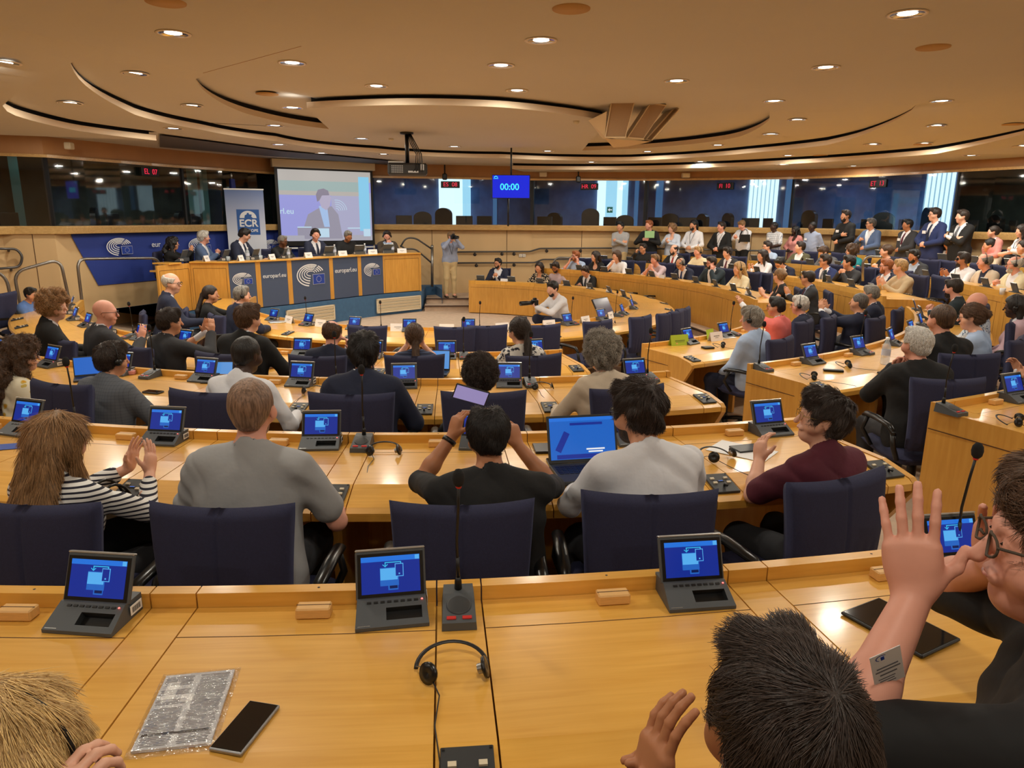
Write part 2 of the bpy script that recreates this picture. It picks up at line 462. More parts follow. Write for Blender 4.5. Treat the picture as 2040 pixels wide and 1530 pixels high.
# ---------------------------------------------------------------- interpreter booths behind the glass
gm, nt, b = nmat('booth glass'); N = nt.nodes; L = nt.links
tr = N.new('ShaderNodeBsdfTransparent'); tr.inputs[0].default_value = (.80, .88, .92, 1)
gl = N.new('ShaderNodeBsdfGlossy'); gl.inputs['Roughness'].default_value = .03; gl.inputs[0].default_value = (1, 1, 1, 1)
mx = N.new('ShaderNodeMixShader'); mx.inputs[0].default_value = .09
L.new(tr.outputs[0], mx.inputs[1]); L.new(gl.outputs[0], mx.inputs[2]); L.new(mx.outputs[0], N['Material Output'].inputs[0])
M_GLASS = gm
M_BOOTH = mat('booth wall blue-lit', rgb(96, 124, 168), .7, noise=.25, scale=3)  # blue cast of the daylight mixed into the wall colour
M_BOOTHD = mat('booth wall dimmed', rgb(58, 66, 60), .8, noise=.5, scale=2.2)  # dimness of the unlit booths put into the colour
M_BOOTHP = mat('booth partition', rgb(60, 66, 74), .7)
M_MULL = mat('mullion', rgb(34, 36, 40), .5, .3)
panes = [-60, 105, 250, 450, 545, 740, 876, 1060, 1149, 1285, 1430, 1575, 1740, 1900, 2110]
for i, (a, c) in enumerate(zip(panes, panes[1:])):
    seg = [a] + [x for x in WX if a < x < c] + [c]
    mb = MB(); strip(mb, [wpt(x, .03) for x in seg], [(0, SILL - .02), (0, WTOP + .02)], M_GLASS)
    structure(mb, f'window_{i + 1}')
for i, x in enumerate([105, 370, 545, 740, 1060, 1285, 1575, 1900]):
    p = wpt(x, .05); a = atan2(p[1] - MC[1], p[0] - MC[0])
    mb = MB(); mb.box((p[0], p[1], (SILL + WTOP) / 2), (.08, .05 if x not in (1060, 1285) else .09, WTOP - SILL), M_MULL, rz=a)
    structure(mb, 'trim_4')
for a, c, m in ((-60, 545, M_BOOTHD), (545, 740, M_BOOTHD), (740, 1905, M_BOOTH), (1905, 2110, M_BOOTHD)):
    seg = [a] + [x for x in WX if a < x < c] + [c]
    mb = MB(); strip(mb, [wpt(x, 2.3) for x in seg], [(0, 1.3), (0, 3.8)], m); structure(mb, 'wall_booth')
mb = MB(); P_ = [wpt(x, 2.3) for x in WX]; Q_ = [wpt(x, .06) for x in WX]
for i in range(len(WX) - 1):
    mb.quad((*P_[i], 3.5), (*P_[i + 1], 3.5), (*Q_[i + 1], 3.5), (*Q_[i], 3.5), M_BOOTHP)
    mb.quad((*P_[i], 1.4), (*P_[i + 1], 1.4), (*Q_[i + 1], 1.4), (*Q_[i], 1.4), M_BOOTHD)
structure(mb, 'wall_booth')
for x in (105, 740, 1060, 1285, 1575, 1900):
    a, c = wpt(x, .12), wpt(x, 2.3); mb = MB(); mb.quad((*a, 1.4), (*c, 1.4), (*c, 3.5), (*a, 3.5), M_BOOTHP); structure(mb, 'wall_booth')
# daylight windows at the back of the booths
M_DAY = emis('daylight', (.42, .80, 1.0), 1.25)
M_DAYW = emis('daylight white', (.75, .95, 1.0), 1.6)
M_BLIND = emis('blind slat shade', (.40, .68, .85), 1.0)
def bwin(name, x0, x1, n, m):
    mb = MB()
    for i in range(n):
        a, c = x0 + (x1 - x0) * i / n, x0 + (x1 - x0) * (i + 1) / n
        mb.quad((*wpt(a, 2.22), 1.9), (*wpt(c, 2.22), 1.9), (*wpt(c, 2.22), 3.6), (*wpt(a, 2.22), 3.6), m)
        if n > 3:
            p = wpt(a, 2.2); mb.box((p[0], p[1], 2.75), (.02, .02, 1.7), M_BLIND)
    return structure(mb, name)
bwin('window_20', 875, 922, 2, M_DAYW); bwin('window_21', 922, 938, 1, M_DAY)
bwin('window_22', 1188, 1205, 1, M_DAYW); bwin('window_23', 1205, 1227, 1, M_DAY); bwin('window_24', 1227, 1238, 1, M_DAYW); bwin('window_25', 1238, 1249, 1, M_DAY)
bwin('window_26', 1488, 1545, 7, M_DAYW); bwin('window_27', 1836, 1892, 6, M_DAYW)
M_STRIP = emis('booth side daylight', (.10, .30, .62), .5)
for x0, x1 in ((1262, 1270), (1304, 1318), (1560, 1576), (982, 990)): bwin('window_28', x0, x1, 1, M_STRIP)
M_TEAL = mat('booth curtain', rgb(90, 140, 140), .7)
for x0, x1 in ((33, 52), (380, 400), (405, 420)):
    mb = MB(); mb.quad((*wpt(x0, 1.6), 1.5), (*wpt(x1, 1.6), 1.5), (*wpt(x1, 1.6), 3.4), (*wpt(x0, 1.6), 3.4), M_TEAL); structure(mb, 'trim_5')
def area(name, loc, size, power, col, rot=(0, 0, 0), shape='DISK', size_y=None):
    l = bpy.data.lights.new(name, 'AREA'); l.shape = shape; l.size = size; l.energy = power; l.color = col
    if size_y: l.size_y = size_y
    o = bpy.data.objects.new(name, l); COL.objects.link(o); o.location = loc; o.rotation_euler = rot; return o
for x in (810, 960, 1170, 1430, 1660, 1820):
    p = wpt(x, 1.2); area('booth_fill', (p[0], p[1], 3.45), .5, 9, (.35, .6, 1))  # unseen bluish fill light added to brighten the booths
for x in (60, 320, 640, 2000):
    p = wpt(x, 1.2); area('booth_fill', (p[0], p[1], 3.45), .5, 1.2, (.75, 1, .9))  # weaker unseen fill added for the dim booths

# furniture seen through the booth glass
def booth_chair():
    e = empty('booth_chair', (0, 0, 0)); mb = MB()
    pr = []
    for i in range(13):
        a = pi * i / 12; pr.append((.25 * cos(a) ** 1, .42 + .16 * sin(a)))
    poly = [(-.25, 0)] + [(-p[0], p[1]) for p in pr] + [(.25, 0)]
    M = Matrix.Rotation(pi / 2, 4, 'X')
    mb.prism(poly, -.05, .05, M_BLACK, M); mb.build('backrest', e, (0, 0, .45))
    mb = MB(); mb.box((0, .25, .42), (.5, .5, .1), M_BLACK, bev=.03); mb.build('seat', e)
    mb = MB(); mb.tube([(0, .25, .0), (0, .25, .4)], .03, M_BLACK); mb.build('base', e)
    return e
bc = booth_chair(); BT = []
first = True
for x, h in ((190, 1), (360, .95), (842, 1), (884, 1.1), (1105, 1), (1176, 1.12), (1245, .95), (1335, 1), (1400, 1.0), (1450, 1.02), (1612, 1.1), (1760, 1.05), (1846, 1.15), (1985, 1)):
    c = bc if first else copy_tree(bc); first = False
    p = wpt(x, .95); c.location = (p[0], p[1], 1.42); c.rotation_euler = (0, 0, atan2(p[1] - MC[1], p[0] - MC[0]) - pi / 2 + .5 * sin(x)); c.scale = (1, 1, h)
    BT.append((c, x, 'black office chair behind the interpreter booth glass'))
    tag(c, 'x', 'chair', 'interpreter booth chairs')
def booth_monitor():
    e = empty('booth_monitor', (0, 0, 0)); mb = MB(); mb.box((0, 0, .2), (.46, .035, .28), M_BLACK, bev=.008); mb.build('screen', e)
    mb = MB(); mb.box((0, .02, .04), (.05, .04, .1), M_BLACK); mb.box((0, .02, .006), (.22, .16, .012), M_BLACK); mb.build('stand', e); return e
bm = booth_monitor(); first = True
for x in (15, 225, 390, 805, 925, 965, 1085, 1215, 1305, 1370, 1495, 1530, 1650, 1725, 1800, 1930, 2020):
    c = bm if first else copy_tree(bm); first = False
    p = wpt(x, .42); c.location = (p[0], p[1], 2.0); c.rotation_euler = (0, 0, atan2(p[1] - MC[1], p[0] - MC[0]) - pi / 2 + .4 * cos(x))
    BT.append((c, x, 'black monitor on the interpreter booth desk'))
    tag(c, 'x', 'monitor', 'interpreter booth monitors')
mb = MB()
strip(mb, [wpt(x, .8) for x in WX], [(-.0, 1.99), (.55, 1.99), (.55, 1.96)], M_BOOTHP)
structure(mb, 'trim_6')

# ---------------------------------------------------------------- text helper
def text(name, s, loc, size, m, M3, parent=None, align='CENTER', ext=.002, bold=0):
    cu = bpy.data.curves.new(name, 'FONT'); cu.body = s; cu.size = size; cu.align_x = align; cu.align_y = 'CENTER'; cu.extrude = ext
    cu.offset = bold
    cu.materials.append(m)
    t = bpy.data.objects.new(name, cu); me = bpy.data.meshes.new_from_object(t); bpy.data.objects.remove(t)
    o = bpy.data.objects.new(name, me); COL.objects.link(o)
    if parent: o.parent = parent
    o.matrix_local = Matrix.Translation(loc) @ M3.to_4x4()
    return o
UPR = Matrix.Rotation(pi / 2, 3, 'X')           # text upright, readable from -y

def led_sign(px, py, s):
    p = wpt(px, -.03); _, _, z = pixd(px, py, wdist(px)); a = atan2(p[1] - MC[1], p[0] - MC[0]) - pi / 2
    e = empty('language_sign', (p[0], p[1], z), a, f'black hanging display reading {s.replace("  ", " ")} in red at the booth window', 'sign')
    mb = MB(); mb.box((0, 0, 0), (.50, .06, .17), M_BLACK, bev=.008); mb.build('housing', e)
    text('lettering', s, (0, -.034, 0), .15, emis('sign red', (1, .03, .08), 1.0), UPR, e)
for a in ((308, 343, 'EL  07'), (898, 368, 'ES  08'), (1172, 372, 'HR  09'), (1440, 371, 'FI  10'), (1741, 366, 'ET  13')): led_sign(*a)
# green exit sign inside the booth
p = wpt(1214, 2.1); _, _, z = pixd(1214, 418, wdist(1214) + 2.1)
mb = MB(); mb.box((0, 0, 0), (.17, .02, .17), mat('exit green', rgb(20, 120, 100), .5, emit=rgb(20, 120, 100), es=.5)); o = mb.build('exit_sign', None, (p[0], p[1], z), -.1)
tag(o, 'green exit sign with a white arrow inside the bright booth window', 'sign')
mb = MB(); mb.add([(-.06, 0, 0), (0, 0, .05), (0, 0, -.05)], [(0, 1, 2)], emis('sign white', (1, 1, 1), 1)); mb.box((.03, 0, 0), (.07, .002, .03), MATS['sign white']); mb.build('arrow', o, (0, -.013, 0))

# ============================================================ CEILING FITTINGS
def zc(X, Y):
    dx, dy = X - MC[0], Y - MC[1]; r = hypot(dx, dy); t = math.degrees(atan2(dy, dx)) % 360
    if t > 300: t -= 360
    f = fade(t) if TH0 <= t <= TH1 else 0
    lv = 0
    if r < 3.7 or (aR - 360 * (aR > 300) < t < aL): lv = 1
    if f > 0:
        if r > rA(t): lv = 1
        if r > rB(t): lv = 2
        if r > rC(t) and (t < C_PTR[0][0] or t > C_PTL[-1][0]): lv = 3
        if lv and r > 3.7: return H0 - HS * lv * f if lv > 1 or r > rA(t) else H0 - HS
    return H0 - HS * lv
def cpix(x, y):
    best = None
    for k in range(60):
        z = H0 - .5 * k / 60.
        X, Y = pix(x, y, z); e = abs(zc(X, Y) - z)
        if best is None or e < best[0]: best = (e, X, Y, zc(X, Y))
    return best[1:]
M_CHROME = mat('lamp reflector', rgb(225, 225, 225), .12, 1)
M_RIM = mat('lamp rim', rgb(236, 216, 190), .4)
def downlight():
    e = empty('downlight', (0, 0, 0))
    mb = MB(); mb.lathe([(.150, .012), (.150, .006), (.126, .005), (.124, .012)], M_RIM, 32); mb.build('trim_ring', e)
    mb = MB(); mb.lathe([(.1245, .007), (.115, .010), (.075, .0145)], M_CHROME, 28); mb.build('reflector', e)
    mb = MB(); mb.lathe([(.080, .0146), (.05, .0144), (0, .0144)], M_LENS, 24); mb.build('lamp', e)
    return e
dl0 = downlight(); first = True
DL = [(345, 66), (582, 125), (269, 147), (8, 124), (1078, 80), (998, 130), (1808, 27), (1645, 134), (1348, 161), (1542, 201), (1876, 201), (750, 171), (1030, 180),
      (139, 204), (93, 258), (118, 278), (382, 210), (345, 256), (582, 208), (548, 250), (720, 276), (905, 292), (556, 288), (640, 305), (764, 307),
      (1535, 267), (1588, 238), (1865, 251), (1091, 301), (1178, 323), (1290, 302), (1430, 289), (1570, 310), (1840, 286), (1395, 322), (1738, 287), (1935, 309), (1560, 321), (1700, 330), (2036, 292)]
LOCS = []; LV = []
for x, y in DL:
    X, Y, z = cpix(x, y)
    LOCS.append((X, Y, z))
for X, Y in ((-3.3, 1.0), (0, .4), (3.3, 1.0), (-6.6, 2.2), (6.8, 2.2), (-5, 4.6), (-1.6, 3.4), (2.0, 3.6), (5.6, 4.8), (-9, 6), (9.5, 5.5), (-3.2, -1.8), (1.5, -2), (6, -1.2), (-7.5, -.8), (8.2, 8.6), (12.5, 8), (11.8, 11.6), (-8.5, 9), (12.8, 3)):
    LOCS.append((X, Y, H0))
for i, (X, Y, z) in enumerate(LOCS):
    c = dl0 if first else copy_tree(dl0); first = False
    c.location = (X, Y, z - .015); LV.append((c, z, proj(X, Y, z)[0] if i < len(DL) else None))
    tag(c, 'round recessed downlight in the ceiling above and behind the photographer', 'ceiling light', 'recessed ceiling downlights')
    area('downlight_beam', (X, Y, z - .02), .2, LAMP_W, LAMP_COL)
M_SPK = mat('ceiling speaker cover', rgb(196, 152, 92), .7)
for x, y in ((1138, 17), (1859, 94), (532, 187), (330, 0), (2018, 247), (1838, 288), (1634, 313)):
    X, Y, z = cpix(x, max(y, 4)); mb = MB(); mb.lathe([(.15, 0), (.148, -.008), (0, -.008)], M_SPK, 28)
    o = mb.build('ceiling_speaker', None, (X, Y, z)); tag(o, 'flat round tan speaker cover in the ceiling, ' + {1138: 'top centre of the picture', 1859: 'large one at the upper right', 532: 'left of the central disc edge', 330: 'cut by the top picture edge', 2018: 'at the right picture edge', 1838: 'beyond the second soffit edge, right', 1634: 'small one above the standing crowd'}[x], 'speaker', 'round ceiling speaker covers')
for x, y in ((1148, 241), (779, 276)):
    X, Y, z = cpix(x, y); mb = MB(); mb.lathe([(.05, 0), (.05, -.02), (.03, -.045), (0, -.045)], M_CREAM, 16); o = mb.build('smoke_detector', None, (X, Y, z))
    tag(o, 'small cream smoke detector on the ceiling ' + ('right of the big disc edge' if x > 1000 else 'above the projector'), 'detector')

# fine joints of the top ceiling plane
mb = MB()
for a, b in (((-40, 66), (137, 107)), ((137, 107), (388, 150)), ((600, 92), (388, 150))):
    p, q = Vector((*pix(*a, H0), 0)), Vector((*pix(*b, H0), 0)); d = (q - p); L_ = d.length; c = (p + q) / 2; mb.box((c.x, c.y, H0 - .001), (L_, .006, .003), M_FRIEZE, rz=atan2(d.y, d.x))
structure(mb, 'ceiling')
# hanging loudspeaker cluster
M_CAB = mat('speaker cabinet', rgb(226, 200, 160), .6); M_CLOTH = mat('speaker cloth', rgb(172, 140, 106), .9, noise=.1, scale=200)
SPD = 11.3
root = empty('speaker_cluster', pixd(1262, 235, SPD), 0, 'fan of three tan wedge loudspeakers hanging under the ceiling', 'speaker')
RL = Vector(root.location)
def P3(x, y, D): return Vector(pixd(x, y, D)) - RL
for k, q in enumerate((((1218, 201, 10.9), (1265, 202, 10.9), (1246, 275, 11.1), (1205, 275, 11.1)),
          ((1296, 204, 11.1), (1328, 209, 11.0), (1281, 278, 11.3), (1249, 275, 11.3)),
          ((1345, 211, 11.6), (1353, 217, 11.4), (1296, 281, 11.6), (1284, 279, 11.7)))):
    a = [P3(*v) for v in q]; nrm = (a[1] - a[0]).cross(a[3] - a[0]).normalized()
    if nrm.y < 0: nrm = -nrm
    bk = [v + Vector((.04, .42, .10)) for v in a]
    mb = MB(); mb.add(a + bk, [(3, 2, 6, 7), (0, 1, 5, 4), (1, 2, 6, 5), (0, 3, 7, 4), (4, 5, 6, 7)], M_CAB)
    ctr = sum(a, Vector()) / 4; inn = [v + (ctr - v) * .07 for v in a]
    mb.add(a + inn, [(0, 1, 5, 4), (1, 2, 6, 5), (2, 3, 7, 6), (3, 0, 4, 7)], M_CAB)
    cb = mb.build('cabinet', root)
    mb = MB(); mb.add([v + nrm * .02 for v in inn], [(0, 1, 2, 3)], M_CLOTH); mb.add(inn + [v + nrm * .02 for v in inn], [(0, 1, 5, 4), (1, 2, 6, 5), (2, 3, 7, 6), (3, 0, 4, 7)], M_CAB)
    mb.build('grille', cb)
mb = MB(); t0 = P3(1232, 190, 11.2); mb.tube([t0, t0 + Vector((0, 0, .12))], .035, M_GREYD); t0 = P3(1300, 196, 11.4); mb.tube([t0, t0 + Vector((0, 0, .12))], .035, M_GREYD); mb.build('bracket', root)
a = [P3(1209, 222, 11.0), P3(1172, 240, 11.3), P3(1205, 272, 11.3)]
mb = MB(); mb.add(a + [P3(1262, 285, 11.9), P3(1200, 276, 11.6)], [(0, 1, 2), (2, 1, 4), (2, 4, 3)], M_CAB); mb.build('side_cheek', root)
mb = MB(); b0 = P3(1205, 276, 11.3); b1 = P3(1298, 282, 11.6); b2 = P3(1250, 292, 12.2); b3 = P3(1222, 294, 12.2)
mb.add([b0, b1, b2, b3], [(0, 1, 2, 3)], M_CAB); mb.build('lower_skirt', root)

# projector
pj = Vector(pixd(812, 338, 13.5)); root = empty('ceiling_projector', pj, radians(8), 'black projector on a ceiling bracket with bundled cables, above the room centre', 'projector')
mb = MB(); mb.box((0, 0, 0), (.70, .55, .20), M_GREYD, bev=.03); mb.build('housing', root)
mb = MB()
for i in range(7):
    for j in range(4): mb.box((-.27 + i * .03, -.277, -.06 + j * .035), (.02, .006, .022), M_STEEL)
mb.build('vent_grid', root)
mb = MB(); mb.box((.26, -.278, .03), (.06, .004, .1), M_SILV); mb.box((.1, -.278, -.05), (.18, .006, .03), M_SILV); mb.build('connector_panel', root)
mb = MB(); mb.box((-.2, 0, .12), (.28, .3, .04), M_SILV, bev=.01); mb.build('lid', root)
top = zc(pj.x, pj.y) - pj.z
mb = MB(); mb.tube([(0, .05, .1), (0, .05, top)], .035, M_BLACK); mb.lathe([(.12, 0), (.12, -.03), (.04, -.04)], M_BLACK, 20, c=(0, .05, top)); mb.build('ceiling_bracket', root)
for k in range(4):
    mb = MB(); mb.tube([(.02 + .01 * k, -.02, top), (.06 + .03 * k, -.08, top * .7), (.16 + .03 * k, -.2, top * .4), (.14 + .04 * k, -.3, .02), (.10 + .05 * k, -.29, -.05)], .009, M_BLACK, 6); mb.build('cable', root)
# blue clock screen
cd = Vector(pixd(1018, 372, 16.2)); yaw = -.03
root = empty('countdown_screen', cd, yaw, 'bright blue ceiling-hung screen showing 00:00', 'screen')
mb = MB(); mb.box((0, 0, 0), (.84, .06, .50), M_BLACK, bev=.006); mb.build('housing', root)
mb = MB(); mb.box((0, -.032, 0), (.81, .004, .475), emis('clock blue', rgb(4, 36, 232), 1.0)); mb.build('display', root)
text('digits', '00:00', (-.03, -.036, -.01), .19, emis('clock cyan', rgb(70, 235, 250), 1.3), UPR, root, bold=.003)
mb = MB(); mb.tube([(.0, .04, .2), (.0, .04, zc(cd.x, cd.y) - cd.z)], .02, M_GREYD); mb.tube([(-.06, .05, -.24), (-.06, .05, -.85)], .02, M_BLACK); mb.build('pole', root)
mb = MB(); mb.box((-.33, -.036, .17), (.1, .002, .012), MATS['clock cyan']); mb.tube([(-.37 + .08 * i / 6, -.036, .19 + .03 * sin(pi * i / 6)) for i in range(7)], .008, MATS['clock cyan'], 5); mb.build('emblem', root)
for x, y in ((886, 352), (1152, 357)):
    X, Y, z = pixd(x, y, wdist(x) - .25); mb = MB(); mb.box((0, 0, 0), (.12, .12, .16), M_BLACK, bev=.02); mb.tube([(0, 0, .05), (0, .02, .3)], .02, M_BLACK); mb.lathe([(.035, 0), (.03, .03), (0, .03)], M_GREYD, 14, Matrix.Rotation(pi / 2, 4, 'X'), (0, 0, 0))
    o = mb.build('pan_camera', None, (X, Y, z)); tag(o, f'small black dome camera hanging from the frieze {"beside the projector" if x < 1000 else "right of the clock screen"}', 'camera')
for x, y in ((62 * 1 + 75, 292), (165, 296)):
    pass
for x, y, s in ((1366, 351, 1), (1082, 349, 1), (138, 293, .6)):
    X, Y, z = pixd(x, y, wdist(x) - .2); mb = MB(); mb.box((0, 0, .02), (.2 * s, .14, .12), M_CREAM, bev=.015); o = mb.build('junction_box', None, (X, Y, z))
    tag(o, {1366: 'small white box under the ceiling above the standing crowd', 1082: 'white box just right of the clock screen', 138: 'small white bracket high on the left frieze'}[x], 'box')

# projection screen
sd = wdist(640) - .30
def S3(x, y): return Vector(pixd(x, y, sd))
tl, tr_, bl, br = Vector(pixd(552, 335, sd - .35)), Vector(pixd(737, 345, sd + .35)), None, None
org = (tl + tr_) / 2; ax = Vector((tr_.x - tl.x, tr_.y - tl.y, 0)); W = ax.length; ya = atan2(ax.y, ax.x)
zt = (tl.z + tr_.z) / 2; Hh = 1.70
root = empty('projection_screen', (org.x, org.y, zt), ya, 'roll-down projection screen showing a man in a suit at the podium', 'screen')
mb = MB(); mb.box((0, .03, .14), (W + .25, .17, .19), M_CREAM, bev=.01); mb.build('roller_housing', root)
mb = MB(); mb.box((0, .012, -Hh / 2 - .02), (W + .14, .008, Hh + .2), M_BLACK); mb.build('border', root)
mb = MB(); mb.box((0, 0, -Hh - .17), (W + .22, .03, .035), M_WHITE); mb.build('bottom_bar', root)
e_ = {k: emis('projected ' + k, rgb(*v), .95) for k, v in dict(beige=(196, 190, 184), green=(170, 192, 190), lav=(166, 168, 236), lav2=(184, 184, 216), suit=(164, 160, 178), face=(194, 186, 212), cyan=(148, 220, 255), white=(206, 236, 255), hair=(150, 142, 160), shirt=(178, 208, 250), foot=(186, 184, 196)).items()}
def SQ(mb, x0, y0, x1, y1, k, d=0): mb.box(((x0 + x1 - 1) / 2 * W, -.004 - d, -(y0 + y1) / 2 * Hh), ((x1 - x0) * W, .004, (y1 - y0) * Hh), e_[k])
mb = MB(); SQ(mb, 0, 0, 1, 1, 'lav'); SQ(mb, .55, .3, 1, .94, 'lav2', .001); SQ(mb, 0, 0, 1, .15, 'beige', .002); SQ(mb, 0, .15, .86, .29, 'green', .002); SQ(mb, 0, .29, .86, .35, 'beige', .003); SQ(mb, .86, .07, .98, .86, 'cyan', .003); SQ(mb, 0, .92, 1, 1, 'foot', .002)
def SP(pts, k, d): mb.prism([((p[0] - .5) * W, -p[1] * Hh) for p in pts], 0, .003, e_[k], Matrix.Translation((0, -.006 - d, 0)) @ Matrix.Rotation(pi / 2, 4, 'X'))
SP([(.24, .8), (.29, .62), (.41, .53), (.55, .5), (.62, .62), (.66, .97), (.24, .97)], 'suit', .002)
SP([(.41, .5), (.5, .5), (.52, .8), (.46, .8)], 'shirt', .004)
SP([(.40, .36), (.42, .28), (.47, .26), (.52, .29), (.55, .38), (.53, .5), (.49, .56), (.44, .52)], 'face', .005)
SP([(.395, .44), (.385, .34), (.41, .27), (.47, .25), (.52, .28), (.53, .345), (.45, .35), (.42, .42)], 'hair', .006)
SQ(mb, .34, .82, .51, .95, 'white', .008); SQ(mb, .17, .8, .32, .92, 'suit', .006); SQ(mb, .17, .795, .32, .81, 'white', .009); SQ(mb, .72, .81, .86, .825, 'white', .006); SQ(mb, .9, .83, .98, .94, 'white', .006)
for k in range(5):
    mb.tube([((.60 - .5 + (.03 + .022 * k) * cos(a)) * W, -.009, -(.57 - (.04 + .03 * k) * sin(a)) * Hh) for a in np.linspace(.1, 1.7, 10)], .006, e_['white'], 4)
mb.build('picture', root)
text('lettering', 'rl.eu', (-.43 * W, -.009, -.58 * Hh), .19, e_['white'], UPR, root, bold=.002)

# ============================================================ EMBLEM
M_LOGOW = mat('emblem white', rgb(236, 238, 242), .6)
M_FLAG = mat('flag blue', rgb(28, 62, 160), .6)
def arcstrip(mb, rx, ry, w_, a0, a1, mt, cx=0, cz=0, y=0, n=26):
    for i in range(n):
        p, q = a0 + (a1 - a0) * i / n, a0 + (a1 - a0) * (i + 1) / n
        mb.quad((cx + rx * cos(p), y, cz + ry * sin(p)), (cx + rx * cos(q), y, cz + ry * sin(q)), (cx + (rx - w_) * cos(q), y, cz + (ry - w_) * sin(q)), (cx + (rx - w_) * cos(p), y, cz + (ry - w_) * sin(p)), mt)
def emblem(parent, loc, S, rz=0, flag=True):
    """hemicycle of seat rows with the starred flag at the lower right; S = width"""
    mb = MB(); wd = .030 * S
    for k in range(5):
        rx, ry = (.16 + .085 * k) * S, (.08 + .058 * k) * S
        arcstrip(mb, rx, ry, wd * (.8 + .1 * k), radians(62), radians(268 - 2 * k), M_LOGOW, cz=-.012 * k * S)
        arcstrip(mb, rx, ry, wd * (.8 + .1 * k), radians(14 + 2 * k), radians(56), M_LOGOW, cz=-.012 * k * S)
    for a in (66, 84, 100, 116):
        c, s_ = cos(radians(a)), sin(radians(a))
        mb.add([(.2 * c * S, 0, .11 * s_ * S), (.205 * c * S + .008 * S, 0, .11 * s_ * S), (.5 * c * S + .012 * S, 0, .25 * s_ * S), (.5 * c * S, 0, .25 * s_ * S)], [(0, 1, 2, 3)], M_LOGOW)
    fx, fz, fw_, fh = .28 * S, -.17 * S, .42 * S, .27 * S
    mb.box((fx, -.001, fz), (fw_ + .016 * S, .0015, fh + .016 * S), M_LOGOW); mb.box((fx, -.003, fz), (fw_, .002, fh), M_FLAG)
    for i in range(12):
        a = 2 * pi * i / 12; r = .085 * S
        c = (fx + r * cos(a), -.0055, fz + r * sin(a)); q = []
        for j in range(10):
            b_ = pi / 2 + pi * j / 5; rr = (.015 if j % 2 == 0 else .006) * S; q.append((c[0] + rr * cos(b_), c[1], c[2] + rr * sin(b_)))
        mb.add(q, [tuple(range(10))], M_LOGOW)
    o = mb.build('emblem', parent, loc); o.rotation_euler = (0, 0, rz); return o

# ============================================================ PODIUM
ZT, ZP = 1.45, .50
def ptop(x, y): return pix(x, y, ZT)
TOPX = [(378, 521), (452, 521), (508, 519), (520, 519), (571, 516), (583, 516), (650, 511), (661, 511), (710, 508), (720, 508), (767, 506), (835, 503)]
front = [ptop(*a) for a in TOPX]
# smooth the plan of the front into a gentle arc
xs = np.array(front); tpar = np.cumsum([0] + [hypot(*(xs[i + 1] - xs[i])) for i in range(1, len(xs) - 1)]); 
fx = np.polyfit(tpar, xs[1:, 0], 3); fy = np.polyfit(tpar, xs[1:, 1], 3)
sm = [tuple(xs[0])] + [(float(np.polyval(fx, t)), float(np.polyval(fy, t))) for t in tpar]
wing = ptop(312, 526)
desk = empty('podium_desk', (0, 0, 0), 0, 'long curved podium desk with grey-blue panels carrying white emblems and lettering', 'desk')
def inward(p, q, d):
    v = Vector((q[0] - p[0], q[1] - p[1])); v.normalize(); return (-v.y * d, v.x * d)
names = ['wood', 'blue', 'wood', 'blue', 'wood', 'blue', 'wood', 'blue', 'wood', 'blue', 'wood']
logos = {1: 'e', 3: 't', 5: 'e', 7: 't', 9: 'e'}
pl = [wing] + sm
for i in range(len(pl) - 1):
    p, q = pl[i], pl[i + 1]; kind = 'wood' if i == 0 else names[i - 1]
    a = atan2(q[1] - p[1], q[0] - p[0]); Ln = hypot(q[0] - p[0], q[1] - p[1]); c = ((p[0] + q[0]) / 2, (p[1] + q[1]) / 2)
    m_ = M_WOODF if kind == 'wood' else M_NAVYP
    mb = MB(); zb = ZP + .02
    mb.box((0, .02, (ZT + zb) / 2 - .015), (Ln - .004, .04, ZT - zb - .03), m_)
    if kind == 'wood' and Ln > .5:
        mb.box((0, -.001, ZT - .13), (Ln - .1, .003, .006), M_EDGE)
        for sx in (-1, 1): mb.box((sx * (Ln / 2 - .05), -.001, .92), (.005, .003, .8), M_EDGE)
    pn = mb.build('front_panel', desk, (*c, 0), a)
    if i and (i - 1) in logos:
        if logos[i - 1] == 'e': emblem(pn, (-.02 * Ln, -.006, 1.12), Ln * .74)
        else: text('lettering', 'europarl.eu', (0, -.006, 1.13), Ln * .19, M_LOGOW, UPR, pn)
    mb = MB(); mb.box((0, .16, ZT - .015), (Ln - (.5 if i == 0 else 0), .40, .03), M_WOOD, bev=.004); mb.box((0 if i else .3, .5, ZT - .19), (Ln + (.1 if i else -.5), .5, .03), M_WOOD); mb.build('desktop', desk, (*c, 0), a)
mb = MB(); e0 = pl[-1]; a = atan2(pl[-1][1] - pl[-2][1], pl[-1][0] - pl[-2][0])
mb.box((0, .36, (ZT + .48) / 2), (.04, .72, ZT - .5), M_WOODF); mb.build('end_panel', desk, (*e0, 0), a)
# platform with blue carpet
mb = MB(); out = [pix(200, 612, 0)] + [pix(x, y, 0) for x, y in ((340, 610), (452, 616), (520, 640), (600, 640), (690, 632), (780, 622), (858, 611))]
front_pl = [wing] + [(p[0], p[1]) for p in sm]
edge = [pix(-30, 690, .0), pix(120, 650, .0)]
pf = [(p[0] + .02, p[1] - .03) for p in sm]
ext = [pix(848, 571, ZP), pix(868, 570, ZP), pix(881, 577, ZP), pix(880, 560, ZP)]
lft = [pix(x, y, ZP) for x, y in ((-40, 612), (60, 585), (150, 568), (250, 562), (312, 562))]
rim = lft + [(wing[0], wing[1] - .12)] + pf + ext
bk = [wpt(x, -.05) for x in (860, 740, 610, 500, 410, 310, 180, 50, -50)]
polyp = rim + bk
from mathutils.geometry import tessellate_polygon
mb.add([(*p, ZP) for p in polyp], [tuple(t) for t in tessellate_polygon([[Vector((*p, 0)) for p in polyp]])], M_BLUE)
